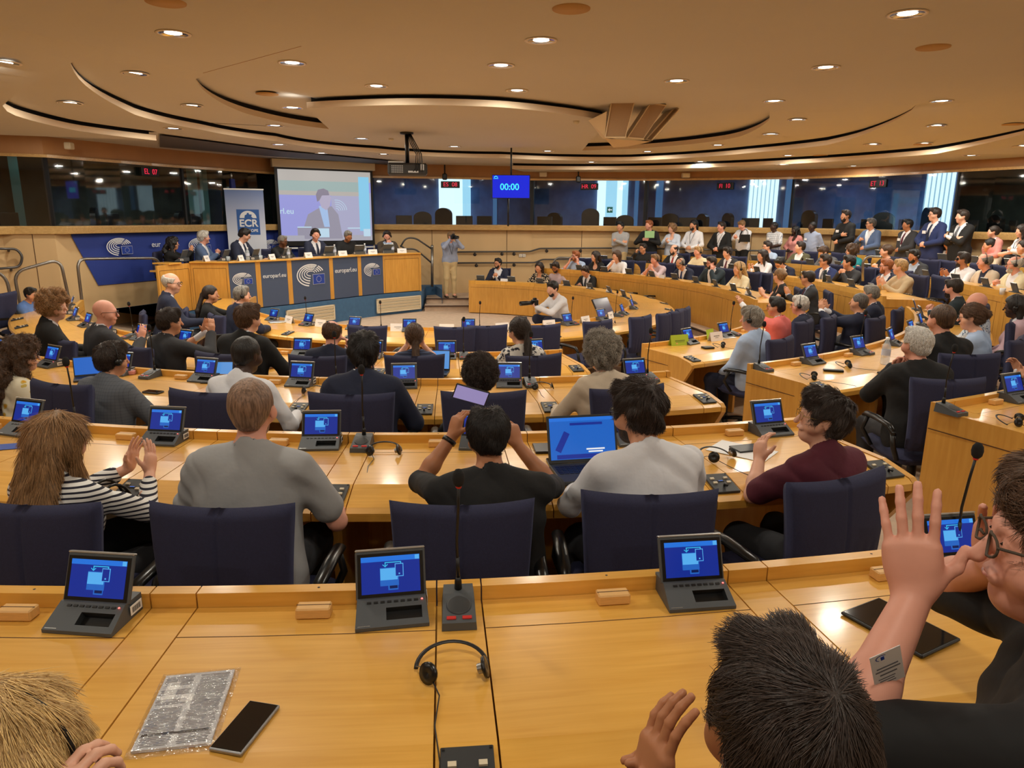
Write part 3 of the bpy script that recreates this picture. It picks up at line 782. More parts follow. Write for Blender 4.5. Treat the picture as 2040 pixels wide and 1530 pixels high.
for a, c in zip(rim, rim[1:]): mb.quad((*a, 0), (*c, 0), (*c, ZP), (*a, ZP), M_BLUE)
mb.quad((*rim[-1], 0), (*bk[0], 0), (*bk[0], ZP), (*rim[-1], ZP), M_BLUE)
structure(mb, 'floor')
# ventilation grilles on the platform face
for x0, x1 in ((568, 664), (748, 836)):
    def onface(x):
        L_ = pf[:-1] + [pf[-1]] + [ext[0]] * (proj(*ext[0], .25)[0] > proj(*pf[-1], .25)[0]); xs_ = [proj(*p, .25)[0] for p in L_]
        return (float(np.interp(x, xs_, [p[0] for p in L_])), float(np.interp(x, xs_, [p[1] for p in L_])))
    p, q = onface(x0), onface(x1); a = atan2(q[1] - p[1], q[0] - p[0]); Ln = hypot(q[0] - p[0], q[1] - p[1])
    g = empty('vent_grille', ((p[0] + q[0]) / 2, (p[1] + q[1]) / 2, .24), a, 'cream louvred grille in the blue podium platform, ' + ('nearer the centre' if x0 < 600 else 'near the right end'), 'vent')
    mb = MB()
    for dz in (-.155, .155): mb.box((0, -.045, dz), (Ln, .03, .03), M_CREAM)
    for dx in (-1, 1): mb.box((dx * (Ln / 2 - .015), -.045, 0), (.03, .03, .34), M_CREAM)
    mb.build('frame', g)
    for k in range(4):
        mb = MB(); mb.box((0, 0, 0), (Ln - .06, .012, .066), M_CREAM, R=Matrix.Rotation(.35, 3, 'X')); mb.build('slat', g, (0, -.04, -.105 + k * .07))
# landing step at the right of the podium
mb = MB(); s0 = pix(868, 603, 0); mb.box((-1.35, 18.75, .07), (1.9, 1.8, .14), M_CARPET, rz=.1); mb.box((-1.35, 19.1, .14), (1.9, 1.5, .26), M_CARPET, rz=.1)
mb.box((-1.27, 17.83, .135), (1.9, .03, .03), M_STEP, rz=.1); mb.box((-1.28, 18.34, .262), (1.9, .03, .03), M_STEP, rz=.1)
structure(mb, 'floor')

# blue wall banner
def wallpoly(pts, m, off=.03):
    return [(*wpt(x, -off), pixd(x, y, wdist(x) - off)[2]) for x, y in pts]
M_BAN = mat('banner blue', rgb(40, 62, 148), .7); 
ban = empty('banner', (0, 0, 0), 0, 'blue fabric banner with white emblems along the wall behind the podium', 'banner')
mb = MB()
for a, c in zip([138, 180, 250, 310, 370, 410, 450, 500, 545, 610, 675], [180, 250, 310, 370, 410, 450, 500, 545, 610, 675, 742]):
    def yb(x): return 538 if x > 170 else 470 + (x - 138) * 68 / 32.
    za, zc_ = .95, .95
    A_ = wpt(a, -.03); C_ = wpt(c, -.03); zt_ = SILL - .15
    mb.quad((*A_, zt_ - .03 if a < 150 else .98), (*C_, .98), (*C_, zt_), (*A_, zt_), M_BAN)
mb.build('fabric', ban)
def on_wall(x, y, off):
    X, Y, z = pixd(x, y, wdist(x) - off); i = [k for k in range(len(WX) - 1) if WX[k] <= x <= WX[k + 1]][0]
    p, q = base[i], base[i + 1]; return (X, Y, z), atan2(q[1] - p[1], q[0] - p[0])
for x, y, s in ((238, 489, .55), (398, 487, .55), (540, 488, .5)):
    l, a = on_wall(x, y, .16); emblem(ban, l, s, a)
l, a = on_wall(311, 487, .16); text('lettering', 'eur', l, .16, M_LOGOW, Matrix.Rotation(a, 3, 'Z') @ UPR, ban)
# roll-up banner with square logo
def rollup():
    D = 17.6; p0, p1 = Vector(pixd(446, 376, D)), Vector(pixd(524, 378, D)); Wd = (p1 - p0).length; a = atan2(p1.y - p0.y, p1.x - p0.x); c = (p0 + p1) / 2
    r = empty('roll_up_banner', (c.x, c.y, ZP), a, 'tall pale roll-up banner with a blue square logo behind the podium', 'banner')
    Ht = c.z - ZP; m, nt, b = nmat('roll-up print'); N = nt.nodes; L = nt.links
    tc = N.new('ShaderNodeTexCoord'); sp = N.new('ShaderNodeSeparateXYZ'); L.new(tc.outputs['Object'], sp.inputs[0]); mr = N.new('ShaderNodeMapRange'); mr.inputs[1].default_value = Ht * .55; mr.inputs[2].default_value = Ht
    L.new(sp.outputs[2], mr.inputs[0]); rr = N.new('ShaderNodeValToRGB'); rr.color_ramp.elements[0].color = (*rgb(222, 226, 238), 1); rr.color_ramp.elements[1].color = (*rgb(108, 136, 196), 1)
    L.new(mr.outputs[0], rr.inputs[0]); L.new(rr.outputs[0], b.inputs['Base Color']); b.inputs['Roughness'].default_value = .5
    mb = MB(); mb.box((0, 0, Ht / 2 + .04), (Wd, .004, Ht - .08), m); mb.build('print', r)
    mb = MB(); mb.box((0, 0, Ht), (Wd + .02, .03, .03), M_SILV); mb.box((0, .02, .04), (Wd + .04, .12, .08), M_SILV, bev=.01); mb.build('frame', r)
    M_ECR = mat('logo blue', rgb(34, 92, 170), .5); zz = Ht - .72
    mb = MB(); mb.box((.05, -.004, zz), (.48, .003, .56), M_ECR)
    pts = [(.05 + .18 * cos(t), zz + .09 + .16 * sin(t)) for t in np.linspace(0, pi, 20)]
    mb.add([(x, -.008, z) for x, z in pts], [tuple(range(20))], M_LOGOW)
    blob = [(-.03, .09), (-.02, .15), (.02, .17), (.03, .2), (.06, .21), (.08, .17), (.13, .17), (.12, .12), (.15, .09)]
    mb.add([(x, -.010, zz + z) for x, z in blob], [tuple(range(len(blob)))], M_ECR)
    mb.build('logo', r)
    text('lettering', 'ECR', (.05, -.010, zz - .03), .22, M_LOGOW, UPR, r, bold=.006); text('lettering', 'EUROPE', (.09, -.010, zz - .19), .085, M_LOGOW, UPR, r, bold=.002)
rollup()
# furled flag
X, Y, z = pixd(461, 352, 17.95)
fl = empty('furled_flag', (X, Y, ZP), 0, 'furled dark blue starred flag on a pole beside the roll-up banner', 'flag')
mb = MB(); mb.tube([(0, 0, 0), (0, 0, z - ZP)], .014, M_SILV); mb.lathe([(.14, 0), (.13, .02), (.02, .05)], M_BLACK, 20); mb.lathe([(0, .08), (.025, .03), (.02, 0)], M_SILV, 10, c=(0, 0, z - ZP)); mb.build('pole', fl)
mb = MB(); rows = []
for i in range(14):
    t = i / 13; zz = z - ZP - .05 - t * 1.75; rows.append([(((.05 + .08 * t) * (1 + .35 * sin(5 * q)) * cos(q)), ((.05 + .06 * t) * (1 + .3 * sin(4 * q + 1)) * sin(q)), zz) for q in np.linspace(0, 2 * pi, 28, endpoint=False)])
vs = [v for r in rows for v in r]; fs = [(i * 28 + k, i * 28 + (k + 1) % 28, (i + 1) * 28 + (k + 1) % 28, (i + 1) * 28 + k) for i in range(13) for k in range(28)]
mb.add(vs, fs, mat('flag cloth', rgb(24, 36, 110), .7), True); mb.build('cloth', fl)
mb = MB(); M_STAR = mat('star yellow', rgb(235, 205, 40), .6)
for k, (dx, dz) in enumerate(((-.06, .55), (.03, .35), (-.02, .8), (.07, .95))):
    q = [(dx + (.035 if j % 2 == 0 else .014) * cos(pi / 2 + pi * j / 5), -.16, dz + (.035 if j % 2 == 0 else .014) * sin(pi / 2 + pi * j / 5)) for j in range(10)]
    mb.add(q, [tuple(range(10))], M_STAR)
mb.build('star', fl)

# ---------------------------------------------------------------- railings
def rail(name, pts, r, m, label, posts=(), z0=None):
    e = empty(name, (0, 0, 0), 0, label, 'railing'); mb = MB(); mb.tube(pts, r, m, 10); mb.build('tube', e)
    for p in posts: mb = MB(); mb.tube(p, r, m, 10); mb.build('post', e)
    return e
def round_path(P, rad_=.12, n=5):
    P = [Vector(p) for p in P]; o = [P[0]]
    for i in range(1, len(P) - 1):
        a, b, c = P[i - 1], P[i], P[i + 1]; u = (a - b); v = (c - b); d = min(rad_, u.length / 2.1, v.length / 2.1); u.normalize(); v.normalize()
        for k in range(n + 1):
            t = k / n; p = b + u * d * (1 - t) ** 2 + v * d * t ** 2; o.append(p)
    o.append(P[-1]); return o
def loop(pp, label, r=.025, m=None):
    t0, t1 = wdist(pp[1][0]) - 1.6, wdist(pp[-2][0]) - 1.5
    D = [t0] * 2 + [t1] * (len(pp) - 2)
    pts = [pixd(x, y, d) for (x, y), d in zip(pp, D)]
    rail('steel_railing', round_path(pts, .18, 6), r, m or M_STEEL, label)
loop([(168, 640), (153, 516), (316, 514), (330, 590)], 'bent steel tube guard rail left of the podium')
loop([(47, 640), (27, 542), (120, 516), (138, 600)], 'bent steel tube guard rail further left, ending by the steps')
loop([(30, 640), (12, 548), (-40, 530), (-60, 600)], 'steel tube rail cut by the left picture edge')
pts = [pixd(x, y, d) for x, y, d in ((x, y, wdist(x) - .1) for x, y in ((-40, 495), (33, 496), (45, 510), (40, 532), (-40, 538)))]
rail('handrail', round_path(pts, .12, 6), .022, M_RAIL, 'dark looped handrail on the left wall', [[pixd(17, 497, wdist(17) - .1), pixd(17, 500, wdist(17))], [pixd(22, 536, wdist(22) - .1), pixd(22, 539, wdist(22))]])
def wrail(pp, label, brs):
    pts = [Vector(pixd(x, y, wdist(x) - .09)) for x, y in pp]
    posts = []
    for x, y in brs:
        a = Vector(pixd(x, y, wdist(x) - .09)); b = Vector(pixd(x, y + 4, wdist(x))); posts.append([a, (a + b) / 2 + Vector((0, 0, -.02)), b])
    e = rail('handrail', round_path(pts, .06, 3), .022, M_RAIL, label)
    for p in posts:
        mb = MB(); mb.tube(p, .012, M_RAIL, 8); mb.lathe([(.045, 0), (.045, .012), (0, .012)], M_RAIL, 16, Matrix.Translation(p[-1]) @ Matrix.Rotation(pi / 2, 4, 'X')); mb.build('bracket', e)
wrail([(903, 502), (1056, 501), (1075, 495), (1235, 494), (1700, 503)], 'long dark upper handrail along the back wall', [(946, 503), (1000, 502), (1024, 502), (1089, 496), (1156, 496)])
wrail([(903, 524), (1066, 523), (1080, 517), (1250, 516), (1700, 530)], 'long dark lower handrail along the back wall', [(949, 525), (1024, 524)])
DP = hypot(*pix(861, 571, ZP))
a_ = [(798, 484), (808, 474), (828, 474), (860, 496)]; pts = [pixd(x, y, DP) for x, y in a_]; pts[0] = pixd(798, 492, DP)
rail('stair_handrail', round_path(pts, .12, 5), .022, M_RAIL, 'upper dark handrail descending from the podium to the steel post')
pts = [pixd(x, y, DP) for x, y in ((798, 488), (806, 496), (828, 496), (860, 524))]
rail('stair_handrail', round_path(pts, .12, 5), .022, M_RAIL, 'lower dark handrail descending from the podium to the steel post')
t_ = pixd(861, 492, DP); b_ = pixd(861, 571, DP)
mb = MB(); mb.tube([t_, b_], .036, M_STEEL, 14); mb.lathe([(.04, 0), (.03, .05), (0, .055)], M_STEEL, 14, c=t_); o = mb.build('handrail_post', None); tag(o, 'thick steel post at the right end of the podium platform', 'post')
pts = [pixd(x, y, d) for x, y, d in ((1103, 548, 19.4), (1103, 520, 19.4), (1112, 513, 19.4), (1180, 515, 19.3), (1205, 518, 19.3))]
rail('steel_railing', round_path(pts, .1, 5), .026, M_STEEL, 'pale steel guard rail in front of the back wall handrails')
pts = [pixd(x, y, d) for x, y, d in ((1719, 560, 13.4), (1719, 520, 13.4), (1730, 511, 13.4), (1756, 512, 13.2))]
rail('steel_railing', round_path(pts, .1, 5), .02, M_STEEL, 'short steel guard rail beside the woman in the black top')
# sockets
for x, y in ((1037, 509), (1044, 509)):
    l, a = on_wall(x, y, .02); mb = MB(); mb.box((0, 0, 0), (.085, .02, .085), M_WHITE, bev=.006); mb.box((0, -.012, 0), (.05, .004, .05), M_CREAM); o = mb.build('power_socket', None, l, a)
    tag(o, f'square white wall socket under the handrail, {"left" if x < 1040 else "right"} one of the pair', 'socket')

# ============================================================ DESKS
def prof_panel(mb, r, p0, p1, prof, m, frame, nseg=2, capm=None):
    """sweep (offset, z) profile along ring r between two angles, in the local frame (loc, rz)"""
    loc, rz = frame; c, s = cos(-rz), sin(-rz); rows = []
    for i in range(nseg + 1):
        p = p0 + (p1 - p0) * i / nseg; row = []
        for o, z in prof:
            x, y = rp(r, p, o); x -= loc[0]; y -= loc[1]
            row.append((c * x - s * y, s * x + c * y, z - loc[2]))
        rows.append(row)
    k = len(prof); vs = [v for row in rows for v in row]; fs = []
    for i in range(nseg):
        for j in range(k): l = (j + 1) % k; fs.append((i * k + j, i * k + l, (i + 1) * k + l, (i + 1) * k + j))
    fs.append(tuple(range(k - 1, -1, -1))); fs.append(tuple(nseg * k + j for j in range(k)))
    mb.add(vs, fs, m)
def frame_at(r, p, off=0, z=0):
    x, y = rp(r, p, off); return (x, y, z), rtan(r, p, off)
MODULES = {}
def control_panel(mb, slope=True):
    R = Matrix.Rotation(.19, 3, 'X'); 
    def P(x, y, z): return tuple(R @ Vector((x, y, z)))
    mb.box(P(0, 0, .002), (.112, .15, .012), M_GREYD, R=R, bev=.002)
    for sx in (-1, 1):
        for yy in (.03, -.005): mb.box(P(sx * .032, yy, .011), (.018, .012, .006), M_CREAM, R=R)
        mb.box(P(sx * .05, .068, .009), (.006, .006, .002), M_BLACK, R=R)
    mb.box(P(0, .01, .009), (.032, .012, .003), M_BLACK, R=R); mb.box(P(0, .01, .0108), (.02, .004, .001), emis('panel digits', (.05, .2, .8), .8), R=R)
    mb.tube([P(0, -.03, .008), P(0, -.03, .02), P(0, -.05, .022)], .006, M_BLACK, 6)
def desk_section(ring, ph0, ph1, label, end0=True, end1=True, anchor=None, unit=.78):
    ctrl = True
    """strip at the start, then (panel, strip) units of 0.78 m; ph1 is where the last strip ends"""
    z = RINGS[ring][3]; fl = FL[ring] if ring != 6 else FL[6]
    root = empty('curved_desk', (*rp(ring, (ph0 + ph1) / 2, .4), fl), 0, label, 'desk', 'curved rows of beech conference desks')
    ri = Vector(root.location)
    def arclen(a, b, n=40):
        L_ = 0; p = rp(ring, a)
        for i in range(1, n + 1): q = rp(ring, a + (b - a) * i / n); L_ += hypot(q[0] - p[0], q[1] - p[1]); p = q
        return L_
    if anchor is not None:                          # a strip must sit at this angle; start on a whole number of units left of it
        sp = unit / (arclen(anchor - .05, anchor) / .05); ph0 = anchor - sp * max(1, int((anchor - ph0) / sp)) - .065 * sp / unit
    tot = arclen(ph0, ph1, 200)
    grid = np.linspace(ph0, ph1, 800); cum = [0]
    for a, b in zip(grid, grid[1:]): pa, pb = rp(ring, a), rp(ring, b); cum.append(cum[-1] + hypot(pb[0] - pa[0], pb[1] - pa[1]))
    def ang(s): return float(np.interp(s, cum, grid))
    if anchor is None: nm = max(1, round((tot - .13) / unit)); st = [i * (tot - .13) / nm for i in range(nm + 1)]
    else:
        sa = float(np.interp(anchor, grid, cum)) - .065; nl = round(sa / unit); nr = max(1, round((tot - .13 - sa) / unit))
        st = [sa * i / nl for i in range(nl)] + [sa + (tot - .13 - sa) * i / nr for i in range(nr + 1)]; nm = nl + nr
    g = .0022; mods = []
    top = [(.045, z), (.62, z), (.80, z - .034), (.825, z - .05), (.825, z - .085), (.80, z - .09), (.62, z - .05), (.045, z - .04)]
    led = [(0, z + .045), (.043, z + .045), (.043, z - .04), (0, z - .04)]
    segs = []
    for i in range(nm + 1):
        s0 = st[i]; segs.append(('strip', s0, s0 + .13))
        if i < nm: segs.append(('panel', s0 + .13, st[i + 1]))
    for kind, a, b in segs:
        pa, pb = ang(a + g), ang(b - g); loc, rz = frame_at(ring, (pa + pb) / 2, .4, z); fr = (loc, rz)
        l2 = Vector(loc) - ri
        mb = MB(); prof_panel(mb, ring, pa, pb, top, M_WOOD, fr, 3 if kind == 'panel' else 1)
        if kind == 'panel':                       # plank joints show as thin seams
            for off in (.19,):
                prof_panel(mb, ring, pa, pb, [(off, z + .0006), (off + .0025, z + .0006), (off + .0025, z - .001), (off, z - .001)], M_EDGE, fr, 3)
        mb.build('desktop' if kind == 'panel' else 'divider_strip', root, l2, rz)
        mb = MB(); prof_panel(mb, ring, pa, pb, led, M_WOOD, fr, 3 if kind == 'panel' else 1)
        if kind == 'panel': mb.lathe([(.004, .0455), (0, .0457)], M_INK, 8, c=((rp(ring, (pa + pb) / 2, .02)[0] - loc[0]) * cos(-rz) - (rp(ring, (pa + pb) / 2, .02)[1] - loc[1]) * sin(-rz), (rp(ring, (pa + pb) / 2, .02)[0] - loc[0]) * sin(-rz) + (rp(ring, (pa + pb) / 2, .02)[1] - loc[1]) * cos(-rz), 0))
        mb.build('ledge', root, l2, rz)
        if kind == 'panel': mods.append((pa, pb))
        if kind == 'strip' and ctrl:
            mb = MB(); control_panel(mb); loc, rz = frame_at(ring, (pa + pb) / 2, .715, z - .012)
            mb.build('control_panel', root, Vector(loc) - ri, rz)
    nf = max(1, nm // 2); 
    for i in range(nf):                            # framed fronts, two units wide
        pa, pb = ang(tot * i / nf + g), ang(tot * (i + 1) / nf - g); loc, rz = frame_at(ring, (pa + pb) / 2, 0, 0)
        mb = MB(); prof_panel(mb, ring, pa, pb, [(0.0, z - .04), (.02, z - .04), (.02, fl), (0.0, fl)], M_WOODF, (loc, rz), 8)
        prof_panel(mb, ring, pa + .004, pb - .004, [(-.002, z - .115), (.0, z - .115), (.0, z - .119), (-.002, z - .119)], M_EDGE, (loc, rz), 8)
        for q in (pa + (pb - pa) * .08, pb - (pb - pa) * .08):
            prof_panel(mb, ring, q, q + .0004, [(-.002, z - .115), (.0, z - .115), (.0, fl), (-.002, fl)], M_EDGE, (loc, rz), 1)
        mb.build('front_panel', root, Vector((loc[0], loc[1], 0)) - ri, rz)
    for i in range(1, nm, 2):                      # supports below the strips
        p = ang(st[i] + .065); loc, rz = frame_at(ring, p, .36, 0)
        mb = MB(); mb.box((0, 0, (fl + z) / 2 - .04), (.04, .55, z - fl - .1), M_WOODF); mb.build('support_panel', root, Vector((loc[0], loc[1], 0)) - ri, rz)
    for on, ps, sg in ((end0, ph0, -1), (end1, ph1, 1)):
        if not on: continue
        loc, rz = frame_at(ring, ps, 0, 0); mb = MB()
        d = rp(ring, ps, 1.); u = Vector((d[0] - loc[0], d[1] - loc[1])).normalized(); c, s = cos(-rz), sin(-rz)
        ux, uy = c * u.x - s * u.y, s * u.x + c * u.y
        pr = [(-.005, z + .047), (.62, z + .047 * 0 + .004), (.62, z + .004), (.80, z - .03), (.83, z - .05), (.80, z - .09), (.62, z - .34), (.34, fl), (-.005, fl)]
        pr = [(0, z + .047), (.045, z + .047), (.05, z + .004), (.62, z + .004), (.80, z - .03), (.83, z - .055), (.83, z - .09), (.36, fl), (0, fl)]
        a_ = [(ux * o - sg * .0, uy * o, zz) for o, zz in pr]; b_ = [(x + sg * .035, y, zz) for x, y, zz in a_]; n = len(pr)
        mb.add(a_ + b_, [tuple(range(n)), tuple(range(2 * n - 1, n - 1, -1))] + [(i, (i + 1) % n, n + (i + 1) % n, n + i) for i in range(n)], M_WOODF)
        xo = sg * .0365
        mb.box((xo + ux * .38, uy * .38, z - .12), (.003, .74, .005), M_EDGE); mb.build('end_panel', root, Vector((loc[0], loc[1], 0)) - ri, rz)
    return root, mods

def fe(r, x, far=False): return find(r, x, 0, far)
D1, m1 = desk_section(1, radians(-108), radians(156), 'innermost horseshoe desk around the open floor in front of the podium', anchor=fe(1, 957), unit=.77)
D2, m2 = desk_section(2, radians(-92), fe(2, 1112), 'second desk row from the centre, left of the aisle', anchor=fe(2, 924), unit=.78)
D2b, m2b = desk_section(2, fe(2, 1283), fe(2, 1490), 'second desk row right of the aisle, with the green name card')
D2c, m2c = desk_section(12, radians(62), radians(136), 'second desk row on the far right side, with people facing left')
D3, m3 = desk_section(3, radians(-54), fe(3, 1322), 'third desk row from the centre, left of the aisle', anchor=fe(3, 1057), unit=.77)
D3b, m3b = desk_section(3, fe(3, 1494), radians(50), 'third desk row right of the aisle, with the water bottle')
D3c, m3c = desk_section(13, radians(60), radians(131), 'third desk row on the far right side, behind the blonde woman')
D4, m4 = desk_section(4, radians(-33), fe(4, 1587), 'fourth desk row, in front of the man with the laptop', anchor=fe(4, 722), unit=.81)
D4b, m4b = desk_section(4, fe(4, 1860), radians(32), 'fourth desk row at the right picture edge beyond the aisle')
D4c, m4c = desk_section(14, radians(50), radians(122), 'fourth desk row on the far right side, behind the bearded men')
D5, m5 = desk_section(5, radians(-23.5), find(5, 1978), 'nearest desk row, with the plastic-wrapped papers and the phone', anchor=fe(5, 914), unit=.81)
D6, m6 = desk_section(16, radians(64), radians(104), 'last desk row on the far right, before the standing crowd')

# ============================================================ DEVICES
E_BG = emis('screen blue', rgb(22, 50, 158), .9); E_BAR = emis('screen bar', rgb(38, 122, 232), 1.0); E_IC = emis('icon light', rgb(92, 186, 255), 1.0)
E_IC2 = emis('icon mid', rgb(40, 112, 214), .9); E_ARW = emis('icon arrow', rgb(60, 200, 250), 1.0); E_DK = emis('icon dark', rgb(18, 40, 110), .6)
M_LABEL = mat('sticker', rgb(230, 230, 228), .6)
def device():
    e = empty('desk_terminal', (0, 0, 0))
    mb = MB(); w0, w1 = .100, .095                 # half widths front / back
    sl = Matrix.Rotation(.52, 3, 'X')
    f = [(-w0, -.075, 0), (w0, -.075, 0), (w1, .07, 0), (-w1, .07, 0), (-w0, -.075, .010), (w0, -.075, .010), (w1, .0, .052), (-w1, .0, .052), (w1, .07, .052), (-w1, .07, .052)]
    mb.add(f, [(3, 2, 1, 0), (0, 1, 5, 4), (6, 8, 9, 7), (2, 3, 9, 8), (1, 2, 8, 6, 5), (3, 0, 4, 7, 9)], M_GREY)
    # sloped face with an opening for the card slot
    def S(u, v, d=0): # u across, v up the slope 0..1
        y = -.075 + .075 * v; z = .010 + .042 * v; n = Vector((0, -.042, .075)).normalized()
        return (u, y - n.y * d, z - n.z * d)
    u0, u1, v0, v1 = -.016, .082, .22, .66
    ring = [S(-w0, 0), S(w0, 0), S(w1, 1), S(-w1, 1)]; hole = [S(u0, v0), S(u1, v0), S(u1, v1), S(u0, v1)]; deep = [S(u0, v0 + .12, .02), S(u1, v0 + .12, .02), S(u1, v1, .022), S(u0, v1, .022)]
    mb.add(ring + hole, [(0, 1, 5, 4), (1, 2, 6, 5), (2, 3, 7, 6), (3, 0, 4, 7)], M_GREY)
    mb.add(hole + deep, [(0, 1, 5, 4), (1, 2, 6, 5), (2, 3, 7, 6), (3, 0, 4, 7)], M_GREYD); mb.add(deep, [(0, 1, 2, 3)], M_BLACK)
    mb.build('base', e)
    mb = MB()
    for i in range(8):
        p = S(-.062 + i * .0185, .86, -.001); mb.box(p, (.012, .006, .003), M_BLACK, R=sl)
    mb.build('button', e)
    mb = MB(); p = S(.084, .86, -.002); mb.lathe([(.003, 0), (.0022, .002), (0, .0022)], M_LED, 10, c=p); mb.build('indicator_light', e)
    R = Matrix.Rotation(-.38, 3, 'X')
    def Q(x, y, z): v = R @ Vector((x, y, z)); return (v.x, v.y + .006, v.z + .046)
    mb = MB(); mb.box(Q(0, .008, .0675), (.196, .014, .135), M_GREY, R=R, bev=.004); mb.box(Q(0, .008, .1365), (.196, .016, .006), M_SILV, R=R, bev=.002)
    hd = mb.build('screen_housing', e)
    mb = MB(); mb.box(Q(0, .0005, .066), (.184, .002, .122), M_BLACKG, R=R); mb.build('bezel', hd)
    mb = MB()
    def B(x0, x1, z0, z1, m, d): mb.box(Q((x0 + x1) / 2, -.0006 - d, (z0 + z1) / 2), (x1 - x0, .0006, z1 - z0), m, R=R)
    B(-.082, .082, .016, .118, E_BG, 0); B(-.082, .082, .104, .118, E_BAR, .0006); B(.069, .081, .105, .117, E_IC, .0012)
    B(-.030, .022, .036, .086, E_IC2, .0006); B(-.029, .019, .052, .084, E_IC, .0012); B(-.008, .020, .024, .048, E_IC2, .0008); B(-.004, .018, .028, .036, E_DK, .0014)
    B(.012, .036, .060, .096, E_IC, .0016); B(.014, .034, .062, .094, E_BG, .0022); B(.022, .026, .066, .070, E_IC, .0028)
    B(-.016, .030, .099, .1015, E_ARW, .001); B(-.016, -.0135, .088, .1015, E_ARW, .001); B(.0275, .030, .096, .1015, E_ARW, .001)
    for sg in (-1, 1): mb.add([Q(-.015, -.002, .0875), Q(-.015 + sg * .008, -.002, .0945), Q(-.015 + sg * .0065, -.002, .096), Q(-.015, -.002, .0905)], [(0, 1, 2, 3)], E_ARW)
    mb.build('display', hd)
    mb = MB(); mb.box((.1005, .035, .026), (.001, .05, .028), M_LABEL)
    for k in range(9): mb.box((.1012, .018 + k * .0042, .026), (.0008, .0016 + .001 * (k % 2), .016), M_INK)
    mb.build('barcode_sticker', e)
    mb = MB()
    for k in range(10): p = S(-.092 + k * .0034, .06, -.0006); mb.box(p, (.0022, .0022, .0006), M_SILV, R=sl)
    mb.build('maker_mark', e)
    return e
def mic_unit():
    e = empty('table_microphone', (0, 0, 0)); w_ = .048
    mb = MB(); f = [(-w_, -.08, 0), (w_, -.08, 0), (w_, .075, 0), (-w_, .075, 0), (-w_ + .002, -.078, .022), (w_ - .002, -.078, .022), (w_ - .004, .03, .05), (-w_ + .004, .03, .05), (w_ - .006, .072, .056), (-w_ + .006, .072, .056)]
    mb.add(f, [(3, 2, 1, 0), (0, 1, 5, 4), (4, 5, 6, 7), (7, 6, 8, 9), (2, 3, 9, 8), (1, 2, 8, 6, 5), (3, 0, 4, 7, 9)], M_GREY); mb.build('base', e)
    sl = Matrix.Rotation(.253, 4, 'X'); c = Vector((0, -.015, .0385))
    mb = MB(); mb.lathe([(.035, .0), (.034, .0022), (.030, .0028), (0, .003)], M_GREYD, 28, Matrix.Translation(c) @ sl); mb.build('speaker_grille', e)
    for sx in (-1, 1):
        mb = MB(); mb.box((sx * .0215, -.061, .028), (.026, .011, .005), M_RED, R=Matrix.Rotation(.253, 3, 'X'), bev=.0012); mb.build('button', e)
    mb = MB(); mb.tube([(0, .052, .05), (0, .052, .078), (0, .05, .09)], [.011, .010, .006], M_BLACK, 12)
    mb.tube([(0, .05, .085), (-.003, .052, .2), (.002, .046, .30), (.004, .038, .375)], .0042, M_BLACK, 8)
    mb.tube([(0, .05, .085), (-.001, .051, .15)], .0055, M_BLACK, 8); mb.build('gooseneck', e)
    mb = MB(); mb.lathe([(0.0, .0), (.009, .001), (.015, .009), (.0175, .024), (.0155, .038), (.009, .048), (0, .051)], mat('foam black', rgb(24, 24, 26), .95, bump=.5, bscale=600), 18, c=(.004, .036, .372)); mb.build('windscreen', e)
    mb = MB(); mb.lathe([(.0065, 0), (.0085, .003), (.0085, .007), (.006, .009)], M_RED, 14, c=(.004, .0375, .366)); mb.build('light_ring', e)
    return e
def headset_table():
    e = empty('headset', (0, 0, 0)); mb = MB()
    R = Matrix.Rotation(.35, 4, 'X')
    pts = [R @ Vector((.088 * cos(a), .075 * sin(a), .012)) for a in np.linspace(.0, pi, 18)]
    for i, q in enumerate(pts): q.z = max(q.z, .006)
    mb.tube(pts, .0055, M_BLACK, 8, flat=.5); mb.build('headband', e)
    for sx, dx, dy, rot in ((-1, .035, -.045, .7), (1, -.012, -.035, 1.45)):
        c = Vector((sx * .088 + dx, dy, .027)); M4 = Matrix.Translation(c) @ Matrix.Rotation(rot * sx, 4, 'Z') @ Matrix.Rotation(1.25, 4, 'X')
        mb = MB(); mb.lathe([(0, -.012), (.010, -.012), (.012, 0), (.026, .002), (.027, .008), (.012, .010), (0, .006)], M_BLACKG, 20, M4); ep = mb.build('earpiece', e)
        mb = MB(); mb.lathe([(.0125, -.013), (.0128, -.002)], M_STEEL, 16, M4); mb.lathe([(0, -.0135), (.0125, -.013)], M_STEEL, 16, M4); mb.build('metal_cap', ep)
        mb = MB(); mb.tube([(sx * .088, 0, .014), (sx * .088 + dx * .3, dy * .5, .03), tuple(c)], .0018, M_STEEL, 5); mb.build('wire_arm', e)
    mb = MB(); mb.tube([(-.05, -.055, .02), (-.03, -.10, .004), (-.04, -.2, .003), (-.028, -.30, -.004), (-.03, -.36, -.012)], .0018, M_BLACK, 5); mb.build('cable', e)
    return e
def name_card():
    e = empty('name_card', (0, 0, 0)); mb = MB()
    mb.add([(-.105, -.03, .0), (.105, -.03, 0), (.105, 0, .105), (-.105, 0, .105)], [(0, 1, 2, 3)], M_WHITE); mb.add([(-.105, .03, .0), (.105, .03, 0), (.105, 0, .105), (-.105, 0, .105)], [(0, 1, 2, 3)], M_WHITE)
    mb.build('card', e); mb = MB()
    for k, (wd, z, h) in enumerate(((.10, .058, .009), (.055, .038, .005))):
        y = -.03 + z * .03 / .105 - .0012; n = 9 if k == 0 else 7
        for i in range(n): mb.box((-wd / 2 + wd * (i + .5) / n, y, z), (wd / n * .62, .0008, h), M_INK, R=Matrix.Rotation(-.28, 3, 'X'))
    mb.build('printed_line', e); return e
